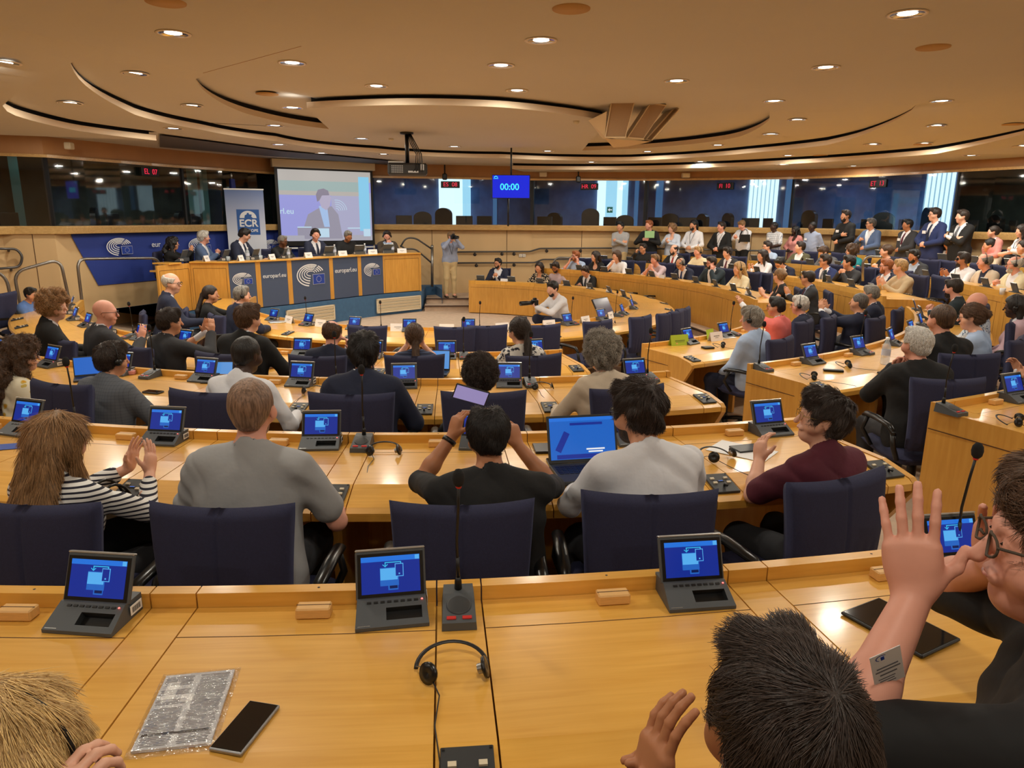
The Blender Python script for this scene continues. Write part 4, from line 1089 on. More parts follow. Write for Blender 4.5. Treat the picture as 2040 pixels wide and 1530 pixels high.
def wood_block():
    mb = MB(); mb.box((0, 0, .016), (.095, .045, .032), M_BLOCK, bev=.004); mb.box((0, .002, .0322), (.095, .003, .0006), M_EDGE); return mb.build('card_holder', None)

P_DEV, P_MIC, P_HS, P_CARD, P_BLK = device(), mic_unit(), headset_table(), name_card(), wood_block()
USED = {}
def put(proto, loc, rz, label, cat, group=None, scale=None):
    if id(proto) not in USED: USED[id(proto)] = 1; c = proto
    else: c = copy_tree(proto)
    c.location = loc; c.rotation_euler = (0, 0, rz)
    for k in ('label', 'category', 'group'):
        if k in c: del c[k]
    if scale: c.scale = (scale,) * 3
    return tag(c, label, cat, group)

ROWN = {id(m1): 'innermost desk', id(m2): 'second desk row left of the aisle', id(m2b): 'second desk row right of the aisle', id(m2c): 'far second desk row', id(m3): 'third desk row left of the aisle', id(m3b): 'third desk row right of the aisle',
        id(m3c): 'far third desk row', id(m4): 'fourth desk row', id(m4b): 'desk at the right edge', id(m4c): 'far fourth desk row', id(m5): 'nearest desk', id(m6): 'last far desk row'}
TODO = []
NEARL = {5: ['far left of the papers', 'above the papers and phone', 'beside the microphone in the middle', 'above the boy with short dark hair', 'behind the raised forearm'],}
for ring, mods in ((1, m1), (2, m2), (2, m2b), (12, m2c), (3, m3), (3, m3b), (13, m3c), (4, m4), (4, m4b), (14, m4c), (5, m5), (16, m6)):
    z = RINGS[ring][3]; k = 0
    for pa, pb in mods:
        x_, y_ = proj(*rp(ring, (pa + pb) / 2, .1), z)
        if not (-60 < x_ < 2100 and y_ < 1600): continue
        p = pa + (pb - pa) * .82; loc, rz = frame_at(ring, p, .105, z + .0015)
        px = proj(*loc)[0]; j = .12 * sin(k * 2.3 + ring); k += 1
        row = ROWN[id(mods)]
        if ring == 5: lb = 'desk terminal on the nearest desk, ' + ('left one, above the wrapped papers' if px < 400 else 'middle one, beside the microphone' if px < 1000 else 'right of the middle, above the boy' if px < 1500 else 'partly behind the raised forearm')
        else: lb = f'dark grey tilted desk terminal on the {row}'
        o_ = put(P_DEV, loc, rz + j, lb, 'terminal', None if ring == 5 else f'desk terminals on the {row}')
        if ring != 5: TODO.append((o_, 'desk terminal', row, k, id(mods)))
        if ring in (3, 4, 5, 2):
            p = pa + (pb - pa) * .5; loc, rz = frame_at(ring, p, .095, z + .0005)
            if ring == 5: lb = 'small slotted wooden card holder on the nearest desk, ' + {0: 'at the left edge of the picture', 1: 'left of the middle terminal', 2: 'right of the microphone', 3: 'left of the raised forearm'}.get(min(3, int((proj(*loc)[0] + 60) / 520)), '')
            else: lb = f'small slotted wooden card holder on the {row}'
            o_ = put(P_BLK, loc, rz, lb, 'holder', None if ring == 5 else f'card holders on the {row}')
            if ring != 5: TODO.append((o_, 'wooden card holder', row, k, id(mods)))
def ringpos(ring, x, off, far=False, dz=0, z=None):
    if far == 'm' and ring in (2, 3, 4, 6): ring += 10
    p = find(ring, x, off, far, RINGS[ring][3] if z is None else z); l, rz = frame_at(ring, p, off, RINGS[ring][3] + dz); return l, rz
for ring, x, far, lb in ((5, 914, 0, 'black gooseneck microphone on the nearest desk, in the middle'), (5, 1925, 0, 'black gooseneck microphone on the nearest desk, between the clapping hands'),
        (4, 722, 0, 'microphone on the fourth desk row, behind the navy-suited man with black hair'), (4, 140, 0, 'microphone on the fourth desk row beside the long-haired woman in stripes'),
        (3, 1057, 0, 'microphone on the third desk row left of the beige sweater woman'), (3, 667, 0, 'microphone rising in front of the bald man in navy'), (3, 1295, 0, 'microphone just left of the dark-haired man in the white shirt'), (3, 300, 0, 'microphone unit right of the grey checked jacket'),
        (2, 924, 0, 'microphone on the second desk row beside the open laptop'), (2, 258, 0, 'microphone on the second desk row left of the bald man with glasses'),
        (1, 957, 0, 'microphone on the innermost desk, right of the blue-lit name card'), (1, 757, 0, 'microphone on the innermost desk in front of the right vent grille'), (1, 607, 0, 'microphone on the innermost desk in front of the left vent grille'), (1, 1143, 0, 'microphone on the innermost desk behind the crouching photographer'),
        (1, 1232, 0, 'tall microphone on the right bend of the innermost desk'),
        (2, 1462, 0, 'microphone on the second row right of the aisle, behind the pale blue jacket'), (3, 1520, 0, 'microphone at the left end of the third row right of the aisle'), (3, 1722, 0, 'microphone in front of the clapping man in navy'),
        (4, 1893, 0, 'microphone at the left end of the right-edge desk'), (2, 1293, 'm', 'microphone on the far second row between two seated men'), (2, 1200, 'm', 'microphone on the far second row near the long-haired woman'), (3, 1598, 'm', 'microphone on the far third row beside the tilted folder'),
        (4, 1905, 'm', 'microphone on the far fourth row before the man in the white shirt')):
    (X, Y, z), rz = ringpos(ring, x, .12, far, .0015); put(P_MIC, (X, Y, z), rz, lb, 'microphone')
HSETS = [(5, 900, .37, 0, 0, 'black wired headset with two earpieces lying on the nearest desk'), (4, 764, .2, 0, 0, 'black headset on the fourth desk row right of the red-buttoned microphone'), (4, 1424, .42, 0, .3, 'black headset right of the white-shirted laptop man'),
      (3, 625, .33, 0, 0, 'black headset on the third desk row beside the white-sleeved arm'), (3, 1078, .22, 0, 0, 'black headset on the third desk row beside a microphone'), (3, 1680, .35, 0, .6, 'black headset on the third row right of the aisle, nearer the terminal'), (3, 1610, .52, 0, .6, 'black headset on the third row right of the aisle, near its left end'),
      (2, 598, .3, 0, 0, 'black headset beside the closed notebook on the second row'), (1, 1073, .35, 0, 0, 'black headset on the innermost desk right of the ponytailed woman'), (1, 975, .3, 0, 0, 'black headset at the foot of a microphone on the innermost desk'),
      (1, 1196, .42, 0, 1.2, 'black headset on the right bend of the innermost desk, nearest'), (1, 1216, .4, 0, 1.2, 'black headset on the right bend of the innermost desk, middle'), (2, 1432, .45, 0, .5, 'black headset on the second row beside the brown wallet'), (4, 2010, .4, 0, .4, 'black headset on the desk at the right picture edge'),
      (1, 968, .2, 'm', 0, 'black headset on the innermost desk left of the bearded man in the suit')]
for ring, x, off, far, r, lb in HSETS:
    l, rz = ringpos(ring, x, off, far, .001); put(P_HS, l, rz + r, lb, 'headset')
for ring, x, off, far, lb in ((1, 793, .03, 0, 'white name card on the innermost desk left of a terminal, facing the podium'), (1, 890, .03, 0, 'white name card on the innermost desk above the navy chair'), (1, 1000, .03, 0, 'white name card beside the ponytailed woman'), (1, 1093, .03, 0, 'white name card left of the kneeling photographer\'s legs'),
        (1, 1165, .03, 0, 'white name card in front of the flat display'), (1, 1215, .03, 0, 'white name card at the right bend of the innermost desk'), (1, 640, .03, 0, 'white name card left of the second terminal'), (1, 577, .03, 0, 'white name card before the left vent grille'),
        (1, 1005, .03, 'm', 'white name card before the bearded man in the suit'), (1, 1173, .03, 'm', 'white name card before the man in the black jacket'), (1, 1213, .03, 'm', 'white name card right of the black jacket man'),
        (2, 1319, .03, 'm', 'white name card before the man in the pinkish shirt'), (2, 1490, .03, 'm', 'white name card right of the blonde woman'), (2, 1425, .1, 0, 'white name card on the row right of the aisle')):
    l, rz = ringpos(ring, x, off + .06, far, .0); put(P_CARD, l, rz + (.15 * sin(x)), lb, 'name card')
# green name card
l, rz = ringpos(2, 1352, .10, 0, 0); M_GRN = mat('green card', rgb(172, 198, 52), .6)
mb = MB(); mb.add([(-.12, -.03, 0), (.12, -.03, 0), (.12, 0, .12), (-.12, 0, .12), (-.12, .03, 0), (.12, .03, 0)], [(0, 1, 2, 3), (4, 5, 2, 3)], M_GRN)
for i in range(8): mb.box((-.06 + i * .017, -.0175, .055), (.011, .001, .008), M_INK); mb.box((-.05 + i * .015, -.0215, .04), (.01, .001, .006), M_INK)
o = mb.build('name_card', None, l, rz - .2); tag(o, 'bright green folded name card on the row right of the aisle', 'name card')
l, rz = ringpos(2, 1412, .05, 0, 0); mb = MB(); mb.add([(-.09, -.03, 0), (.09, -.03, 0), (.09, 0, .12), (-.09, 0, .12)], [(0, 1, 2, 3)], M_GRN); o = mb.build('name_card', None, l, rz + .1)
tag(o, 'edge of a second green name card behind the white one', 'name card')

# ============================================================ CHAIRS
def cushion(w0, w1, z0, z1, T, y0=0, curve=.05, folds=True, nu=52, nv=26):
    vs = []; fs = []
    def side(sg):
        rows = []
        for j in range(nv + 1):
            v = j / nv; row = []
            for i in range(nu + 1):
                u = -1 + 2 * i / nu
                hw = w0 + (w1 - w0) * v; e = 1 - abs(u) ** 10; f_ = 1 - (abs(2 * v - 1)) ** 14
                t = T * .5 * (max(e, 0) * max(f_, 0)) ** .4
                x = u * hw; z = z0 + (z1 - z0) * v - .018 * (u * u) * v ** 6 * 0 + .012 * u * u * v
                y = y0 + curve * u * u - .03 * sin(pi * min(1, v * 1.1)) * .6
                d = 0
                if sg < 0 and folds:
                    d = -.007 * math.exp(-((u + .0) / .022) ** 2) * (v > .08)
                    if v < .5: d += .0075 * sin(u * 27 + 2 * sin(v * 7)) * (1 - v / .5) * (v > .1) * (1 - abs(u) ** 4)
                    d -= .008 * math.exp(-((v - .08) / .03) ** 2)
                row.append((x, y + sg * (t + d), z))
            rows.append(row)
        return rows
    A_, B_ = side(-1), side(1); n = (nu + 1) * (nv + 1)
    vs = [p for r in A_ for p in r] + [p for r in B_ for p in r]
    for j in range(nv):
        for i in range(nu):
            a = j * (nu + 1) + i; fs.append((a, a + 1, a + nu + 2, a + nu + 1)); fs.append((n + a + nu + 1, n + a + nu + 2, n + a + 1, n + a))
    for i in range(nu):
        fs.append((n + i, n + i + 1, i + 1, i)); a = nv * (nu + 1) + i; fs.append((a, a + 1, n + a + 1, n + a))
    for j in range(nv):
        a = j * (nu + 1); fs.append((a, a + nu + 1, n + a + nu + 1, n + a)); a += nu; fs.append((n + a, n + a + nu + 1, a + nu + 1, a))
    return vs, fs
def make_chair():
    e = empty('conference_chair', (0, 0, 0)); mb = MB(); vs, fs = cushion(.225, .258, .50, 1.0, .085, -.27, .03); mb.add(vs, fs, M_NAVYC, True); mb.build('backrest', e)
    mb = MB(); vs, fs = cushion(.24, .25, -.26, .25, .10, 0, 0, False, 16, 12)
    mb.add([(x, z, .44 + y) for x, y, z in vs], [f[::-1] for f in fs], M_NAVYC, True); mb.build('seat', e)
    for sx in (-1, 1):
        mb = MB(); x = sx * .30
        pts = [(x, -.22, .60), (x, -.16, .655), (x, .0, .665), (x, .13, .66), (x, .17, .64)]
        mb.tube(pts, [.018, .026, .028, .027, .018], M_BLACKG, 12, flat=.7); mb.tube([(x, -.20, .62), (x * 1.02, -.24, .52), (sx * .25, -.2, .43), (sx * .15, -.05, .40)], .018, M_BLACK, 8); mb.tube([(x, .12, .64), (x * 1.02, .16, .54), (sx * .26, .1, .43)], .016, M_BLACK, 8)
        mb.build('armrest', e)
    mb = MB(); mb.tube([(0, 0, .08), (0, 0, .40)], [.035, .028], M_BLACK, 12); mb.box((0, 0, .375), (.26, .26, .05), M_BLACK, bev=.01); mb.box((0, -.24, .46), (.08, .03, .22), M_BLACK, bev=.008); mb.build('column', e)
    mb = MB()
    for k in range(5):
        a = 2 * pi * k / 5 + .3; mb.tube([(0, 0, .10), (.15 * cos(a), .15 * sin(a), .095), (.29 * cos(a), .29 * sin(a), .065)], [.03, .024, .018], M_BLACK, 8)
    b_ = mb.build('star_base', e)
    for k in range(5):
        a = 2 * pi * k / 5 + .3; mb = MB(); mb.lathe([(0, -.022), (.024, -.022), (.028, -.01), (.028, .01), (.024, .022), (0, .022)], M_BLACK, 14, Matrix.Translation((.29 * cos(a), .29 * sin(a), .028)) @ Matrix.Rotation(a, 4, 'Z') @ Matrix.Rotation(pi / 2, 4, 'Y')); mb.build('caster', b_)
    return e
P_CH = make_chair()
def chair(x, y, fl, rz, label, group=None, s=1):
    return put(P_CH, (x, y, fl), rz, label, 'chair', group, s)
# empty or separately seen chairs: ring, pixel column, seat offset, far, extra turn, label
for ring, x, off, far, tw, lb in ((1, 905, 1.12, 0, .0, 'empty navy chair at the innermost desk, in front of the middle microphone'), (1, 1065, 1.15, 0, 0, 'navy chair right of the ponytailed woman'),
        (1, 1165, 1.12, 0, .1, 'empty navy chair behind the grey curly-haired woman, turned slightly'), (1, 1245, 1.1, 0, .1, 'empty navy chair on the right bend, second from the aisle desk'), (1, 1292, 1.1, 0, .1, 'empty navy chair on the right bend, at the outer side'), (1, 1313, 1.1, 0, .1, 'empty navy chair on the right bend, third'),
        (1, 1328, 1.05, 0, 0, 'empty navy chair on the right bend, behind the second'), (1, 1277, 1.1, 'm', 0, 'empty navy chair below the far second row'), (1, 1205, 1.05, 'm', 0, 'empty navy chair right of the black jacket man'),
        (1, 965, 1.05, 0, 0, 'empty navy chair left of the ponytailed woman'), (1, 745, 1.1, 0, 0, 'navy chair beyond the phone-holding woman'),
        (2, 1257, 1.1, 'm', 0, 'navy chair between two seated men in the far second row'), (2, 1332, 1.1, 'm', 0, 'navy chair right of the pinkish shirt man'), (2, 1500, 1.1, 'm', 0, 'empty navy chair right of the blonde woman'),
        (3, 1840, 1.1, 'm', 0, 'empty navy chair right of the beige-jacketed young man'), (3, 1720, 1.1, 'm', 0, 'navy chair right of the man with chin on hands'), (4, 1865, 1.1, 'm', 0, 'navy chair between bearded man and white-shirted man'), (4, 1935, 1.1, 'm', 0, 'navy chair right of the man in the white shirt')):
    if far == 'm' and ring in (2, 3, 4, 6): ring += 10
    p = find(ring, x, off, far, RINGS[ring][3]); l, rz = frame_at(ring, p, off, FL[ring]); chair(*l, rz + tw, lb)

# ============================================================ SURFACE FROM A DISTANCE FIELD
class Field:
    """smooth union of tapered capsules (optionally flattened in a frame), meshed by surface nets"""
    def __init__(s): s.p = []
    def cap(s, a, b, ra, rb=None, k=.02, R=None, sc=(1, 1, 1), op=1):
        rb = ra if rb is None else rb
        s.p.append((np.array(a, float), np.array(b, float), ra, rb, k, None if R is None and sc == (1, 1, 1) else (np.eye(3) if R is None else np.array(R, float)), np.array(sc, float), op))
    def ball(s, c, r, k=.02, R=None, sc=(1, 1, 1), op=1): s.cap(c, c, r, r, k, R, sc, op)
    @staticmethod
    def dist(pr, P):
        a, b, ra, rb, k, R, sc, op = pr
        if R is not None:
            # sc < 1 narrows the shape along that local axis
            q = (P - a) @ R / sc; ab = (b - a) @ R / sc; m = sc.min() ** .6
        else: q = P - a; ab = b - a; m = 1
        L2 = ab @ ab
        if L2 < 1e-12: return (np.sqrt((q * q).sum(-1)) - ra) * m
        t = np.clip(q @ ab / L2, 0, 1)
        d = q - t[..., None] * ab
        return (np.sqrt((d * d).sum(-1)) - (ra + (rb - ra) * t)) * m
    def mesh(s, h, disp=None, dmax=.0, grow=0.0, cut=None):
        lo = np.min([np.minimum(p[0], p[1]) - max(p[2], p[3]) * max(1, p[6].max()) for p in s.p if p[7] > 0], 0) - 3 * h - dmax - abs(grow)
        hi = np.max([np.maximum(p[0], p[1]) + max(p[2], p[3]) * max(1, p[6].max()) for p in s.p if p[7] > 0], 0) + 3 * h + dmax + abs(grow)
        B = 8; nb = np.ceil((hi - lo) / (h * B)).astype(int) + 1; Rb = h * B * .87
        g = np.stack(np.meshgrid(*[np.arange(n) for n in nb], indexing='ij'), -1).reshape(-1, 3)
        C = lo + (g + .5) * h * B; dm = np.full(len(C), 9.); DD = []
        for p in s.p:
            d = s.dist(p, C); DD.append(d)
            if p[7] > 0: dm = np.minimum(dm, d - p[4] * .25)
        act = np.abs(dm - grow) < Rb + dmax + .035; act |= False
        if any(p[7] < 0 for p in s.p):
            for p, d in zip(s.p, DD):
                if p[7] < 0: act |= (np.abs(d) < Rb + dmax) & (dm < Rb)
        idx = np.where(act)[0]; g = g[idx]; n = len(g)
        o = np.arange(B + 1); off = np.stack(np.meshgrid(o, o, o, indexing='ij'), -1)
        P = lo + (g[:, None, None, None, :] * B + off[None]) * h
        D = np.full(P.shape[:-1], .5, np.float64)
        for p, dc in zip(s.p, DD):
            m = dc[idx] < Rb + p[4] + dmax + abs(grow) + .01
            if not m.any(): continue
            d = s.dist(p, P[m]); e = D[m]; k = p[4] + 1e-6
            if p[7] > 0:
                hh = np.maximum(k - np.abs(d - e), 0) / k; D[m] = np.minimum(d, e) - hh * hh * k * .25
            else:
                hh = np.maximum(k - np.abs(-d - e), 0) / k; D[m] = np.maximum(-d, e) + hh * hh * k * .25
        D -= grow
        if disp is not None: D += disp(P)
        if cut is not None: D = np.maximum(D, cut(P))
        return s.nets(g, D, lo, h, B, nb)
    @staticmethod
    def nets(g, D, lo, h, B, nb):
        I = D < 0; N3 = nb * B + 2
        c = [D[:, i:B + i, j:B + j, k:B + k] for i in (0, 1) for j in (0, 1) for k in (0, 1)]
        cnt = sum((x < 0).astype(np.int8) for x in c); mix = (cnt > 0) & (cnt < 8)
        bi, i, j, k = np.nonzero(mix)
        if len(bi) == 0: return np.zeros((0, 3)), np.zeros((0, 4), int)
        V = np.stack([x[bi, i, j, k] for x in c], 1); cells = g[bi] * B + np.stack([i, j, k], 1)
        cn = np.array([(a, b, d) for a in (0, 1) for b in (0, 1) for d in (0, 1)], float)
        acc = np.zeros((len(bi), 3)); w_ = np.zeros(len(bi))
        for a in range(8):
            for b in range(a + 1, 8):
                if np.abs(cn[a] - cn[b]).sum() != 1: continue
                va, vb = V[:, a], V[:, b]; m = (va < 0) != (vb < 0); t = np.where(m, va / np.where(m, va - vb, 1), 0)
                acc += m[:, None] * (cn[a] + t[:, None] * (cn[b] - cn[a])); w_ += m
        pos = lo + (cells + acc / w_[:, None]) * h
        key = (cells[:, 0] * N3[1] + cells[:, 1]) * N3[2] + cells[:, 2]; od = np.argsort(key); ks = key[od]
        def look(cc):
            kk = (cc[:, 0] * N3[1] + cc[:, 1]) * N3[2] + cc[:, 2]; q = np.searchsorted(ks, kk); q = np.minimum(q, len(ks) - 1)
            return np.where(ks[q] == kk, od[q], -1)
        Q = []
        for ax_ in range(3):
            a = I[:, :B, :B, :B]; b = (I[:, 1:, :B, :B], I[:, :B, 1:, :B], I[:, :B, :B, 1:])[ax_]
            m = a != b; bi, i, j, k = np.nonzero(m)
            if len(bi) == 0: continue
            cc = g[bi] * B + np.stack([i, j, k], 1); u, v = (ax_ + 1) % 3, (ax_ + 2) % 3; eu = np.eye(3, dtype=int)[u]; ev = np.eye(3, dtype=int)[v]
            q = np.stack([look(cc - eu - ev), look(cc - ev), look(cc), look(cc - eu)], 1)
            ins = a[bi, i, j, k]; q[~ins] = q[~ins][:, ::-1]; Q.append(q[(q >= 0).all(1)])
        return pos, np.concatenate(Q) if Q else np.zeros((0, 4), int)
def fmesh(name, pos, quads, m, parent=None):
    me = bpy.data.meshes.new(name); nv, nf = len(pos), len(quads)
    me.vertices.add(nv); me.vertices.foreach_set('co', pos.astype(np.float32).ravel())
    me.loops.add(nf * 4); me.loops.foreach_set('vertex_index', quads.astype(np.int32).ravel())
    me.polygons.add(nf); me.polygons.foreach_set('loop_start', np.arange(0, nf * 4, 4, dtype=np.int32)); me.polygons.foreach_set('loop_total', np.full(nf, 4, np.int32))
    me.polygons.foreach_set('use_smooth', np.ones(nf, bool)); me.materials.append(m); me.update(); me.validate()
    o = bpy.data.objects.new(name, me); COL.objects.link(o)
    if parent: o.parent = parent
    return o

def strands(ho, root, style, hc, HC, hr, D, seed):
    me = ho.data; n = len(me.vertices); P = np.empty(n * 3, np.float32); me.vertices.foreach_get('co', P); Nn = np.empty(n * 3, np.float32); me.vertices.foreach_get('normal', Nn)
    P = P.reshape(-1, 3).astype(float); Nn = Nn.reshape(-1, 3).astype(float); rg = np.random.default_rng(seed + 5)
    cnt = int(min(16000, 9000 * min(2.2, 3.2 / D))); long_ = style in ('long', 'bob', 'locs'); cnt = int(cnt * (1.5 if long_ else 1))
    q = (P - HC) @ hr; ok = np.ones(n, bool)
    i = rg.choice(np.where(ok)[0], cnt); p = P[i] + rg.normal(0, .0018, (cnt, 3)); nn = Nn[i]; q = q[i]
    crown = np.array([.012, -.075, .115]); fl = q - crown
    if long_: fl = np.stack([.25 * np.sign(q[:, 0]) * (q[:, 2] > .06), -.35 * np.ones(cnt) * (q[:, 2] > .0), -1.0 * np.ones(cnt)], 1); fl = fl @ hr.T * .6 + np.array([0, 0, -.6])
    elif style in ('pony', 'braid', 'bun'): fl = np.array([0, -.115, .0]) - q; fl = fl @ hr.T
    else: fl = fl @ hr.T
    clump = np.stack([np.sin(60 * q[:, 1] + 3 * np.sin(40 * q[:, 2])), np.sin(55 * q[:, 0] + 2), np.sin(50 * q[:, 0] + 40 * q[:, 1])], 1)
    fl = fl / (np.linalg.norm(fl, axis=1)[:, None] + 1e-6) + (.22 if not long_ else .08) * clump + rg.normal(0, .10 if style not in ('curly', 'afro') else .5, (cnt, 3))
    fl -= nn * (fl * nn).sum(1)[:, None]; fl /= np.linalg.norm(fl, axis=1)[:, None] + 1e-6
    L_ = dict(short=.030, crop=.014, tuft=.040, wavy=.036, recede=.022, fringe=.012, curly=.035, afro=.03, long=.085, bob=.06, pony=.04, bun=.04, braid=.03, locs=.06)[style] * rg.uniform(.6, 1.1, cnt)
    lift = dict(short=.2, crop=.2, tuft=.34, wavy=.22, curly=.4, afro=.6, fringe=.15, recede=.15).get(style, .03)
    K = 5; pts = np.zeros((cnt, K, 3)); ph = rg.uniform(0, 6.28, cnt); sd_ = np.cross(nn, fl)
    for k in range(K):
        t = k / (K - 1.); cur = p + (fl * t + nn * lift * (t - .75 * t * t)) * L_[:, None]
        if style in ('curly', 'afro'): cur += (sd_ * np.sin(ph + 7 * t)[:, None] + nn * np.cos(ph + 7 * t)[:, None]) * .006
        elif style == 'wavy': cur += sd_ * np.sin(ph + 3 * t)[:, None] * .003
        pts[:, k] = cur
    cu = bpy.data.hair_curves.new('hair_strands'); cu.add_curves([K] * cnt); cu.points.foreach_set('position', pts.astype(np.float32).ravel())
    rad = np.tile(np.array([1, 1, .9, .7, .25]) * (.00045 if D < 2 else .0007 if D < 4 else .001), cnt); cu.points.foreach_set('radius', rad.astype(np.float32))
    cu.materials.append(strandm(hc)); o = bpy.data.objects.new('hair_strands', cu); COL.objects.link(o); o.parent = root; o['kind'] = 'stuff'
def strandm(k):
    n = 'strand ' + k
    if n in MATS: return MATS[n]
    m, nt, b = nmat(n); N = nt.nodes; L = nt.links; c = HAIRC[k]; ci = N.new('ShaderNodeHairInfo'); r = N.new('ShaderNodeValToRGB')
    r.color_ramp.elements[0].color = (*[x * .9 for x in c], 1); r.color_ramp.elements[1].color = (*[min(1, x * 2.6 + .012) for x in c], 1)
    L.new(ci.outputs['Random'], r.inputs[0]); L.new(r.outputs[0], b.inputs['Base Color']); b.inputs['Roughness'].default_value = .42; MATS[n] = m; return m

# ============================================================ CLOTH, SKIN, HAIR MATERIALS
SKIN = {'f': rgb(226, 172, 146), 'm': rgb(208, 150, 118), 't': rgb(178, 118, 82), 'b': rgb(112, 72, 50), 'd': rgb(66, 44, 34), 'p': rgb(224, 160, 138)}
def skin(k): return mat('skin ' + k, SKIN[k], .5, noise=.06, scale=14, spec=.4)
HAIRC = {'black': rgb(24, 20, 20), 'dark': rgb(42, 31, 26), 'brown': rgb(74, 52, 36), 'light': rgb(128, 96, 62), 'blond': rgb(176, 140, 92), 'red': rgb(150, 86, 46), 'grey': rgb(128, 122, 114), 'white': rgb(196, 190, 182), 'salt': rgb(88, 82, 78), 'shaved': rgb(134, 104, 84)}
def hairm(k):
    n = 'hair ' + k
    if n in MATS: return MATS[n]
    m, nt, b = nmat(n); N = nt.nodes; L = nt.links; c = HAIRC[k]
    tc = N.new('ShaderNodeTexCoord'); mp = N.new('ShaderNodeMapping'); mp.inputs['Scale'].default_value = (1, 1, .12); L.new(tc.outputs['Object'], mp.inputs[0])
    no = N.new('ShaderNodeTexNoise'); no.inputs['Scale'].default_value = 120; no.inputs['Detail'].default_value = 4; no.inputs['Distortion'].default_value = .4; L.new(mp.outputs[0], no.inputs[0])
    r = N.new('ShaderNodeValToRGB'); r.color_ramp.elements[0].position = .35; r.color_ramp.elements[1].position = .7
    r.color_ramp.elements[0].color = (*[x * .55 for x in c], 1); r.color_ramp.elements[1].color = (*[min(1, x * 1.5 + .01) for x in c], 1)
    L.new(no.outputs[0], r.inputs[0]); L.new(r.outputs[0], b.inputs['Base Color']); b.inputs['Roughness'].default_value = .45; b.inputs['Specular IOR Level'].default_value = .4
    bp = N.new('ShaderNodeBump'); bp.inputs['Strength'].default_value = .7; bp.inputs['Distance'].default_value = .006; L.new(no.outputs[0], bp.inputs['Height']); L.new(bp.outputs[0], b.inputs['Normal'])
    MATS[n] = m; return m
CLOTH = dict(black=rgb(20, 20, 22), navy=rgb(28, 34, 58), blue=rgb(34, 48, 96), char=rgb(48, 48, 52), grey=rgb(96, 98, 104), lgrey=rgb(160, 160, 162), white=rgb(228, 228, 234), sky=rgb(170, 190, 222), dblue=rgb(84, 104, 142), beige=rgb(190, 168, 134), cream=rgb(226, 212, 176),
             tan=rgb(206, 188, 166), maroon=rgb(86, 26, 44), pink=rgb(226, 112, 106), rose=rgb(214, 142, 136), lilac=rgb(200, 168, 180), olive=rgb(84, 82, 58), teal=rgb(30, 138, 150), khaki=rgb(196, 172, 128), pinkish=rgb(202, 180, 186), brown=rgb(78, 66, 54), bluegrey=rgb(150, 160, 186), puff=rgb(86, 118, 176), petrol=rgb(30, 44, 52), red=rgb(150, 30, 36))
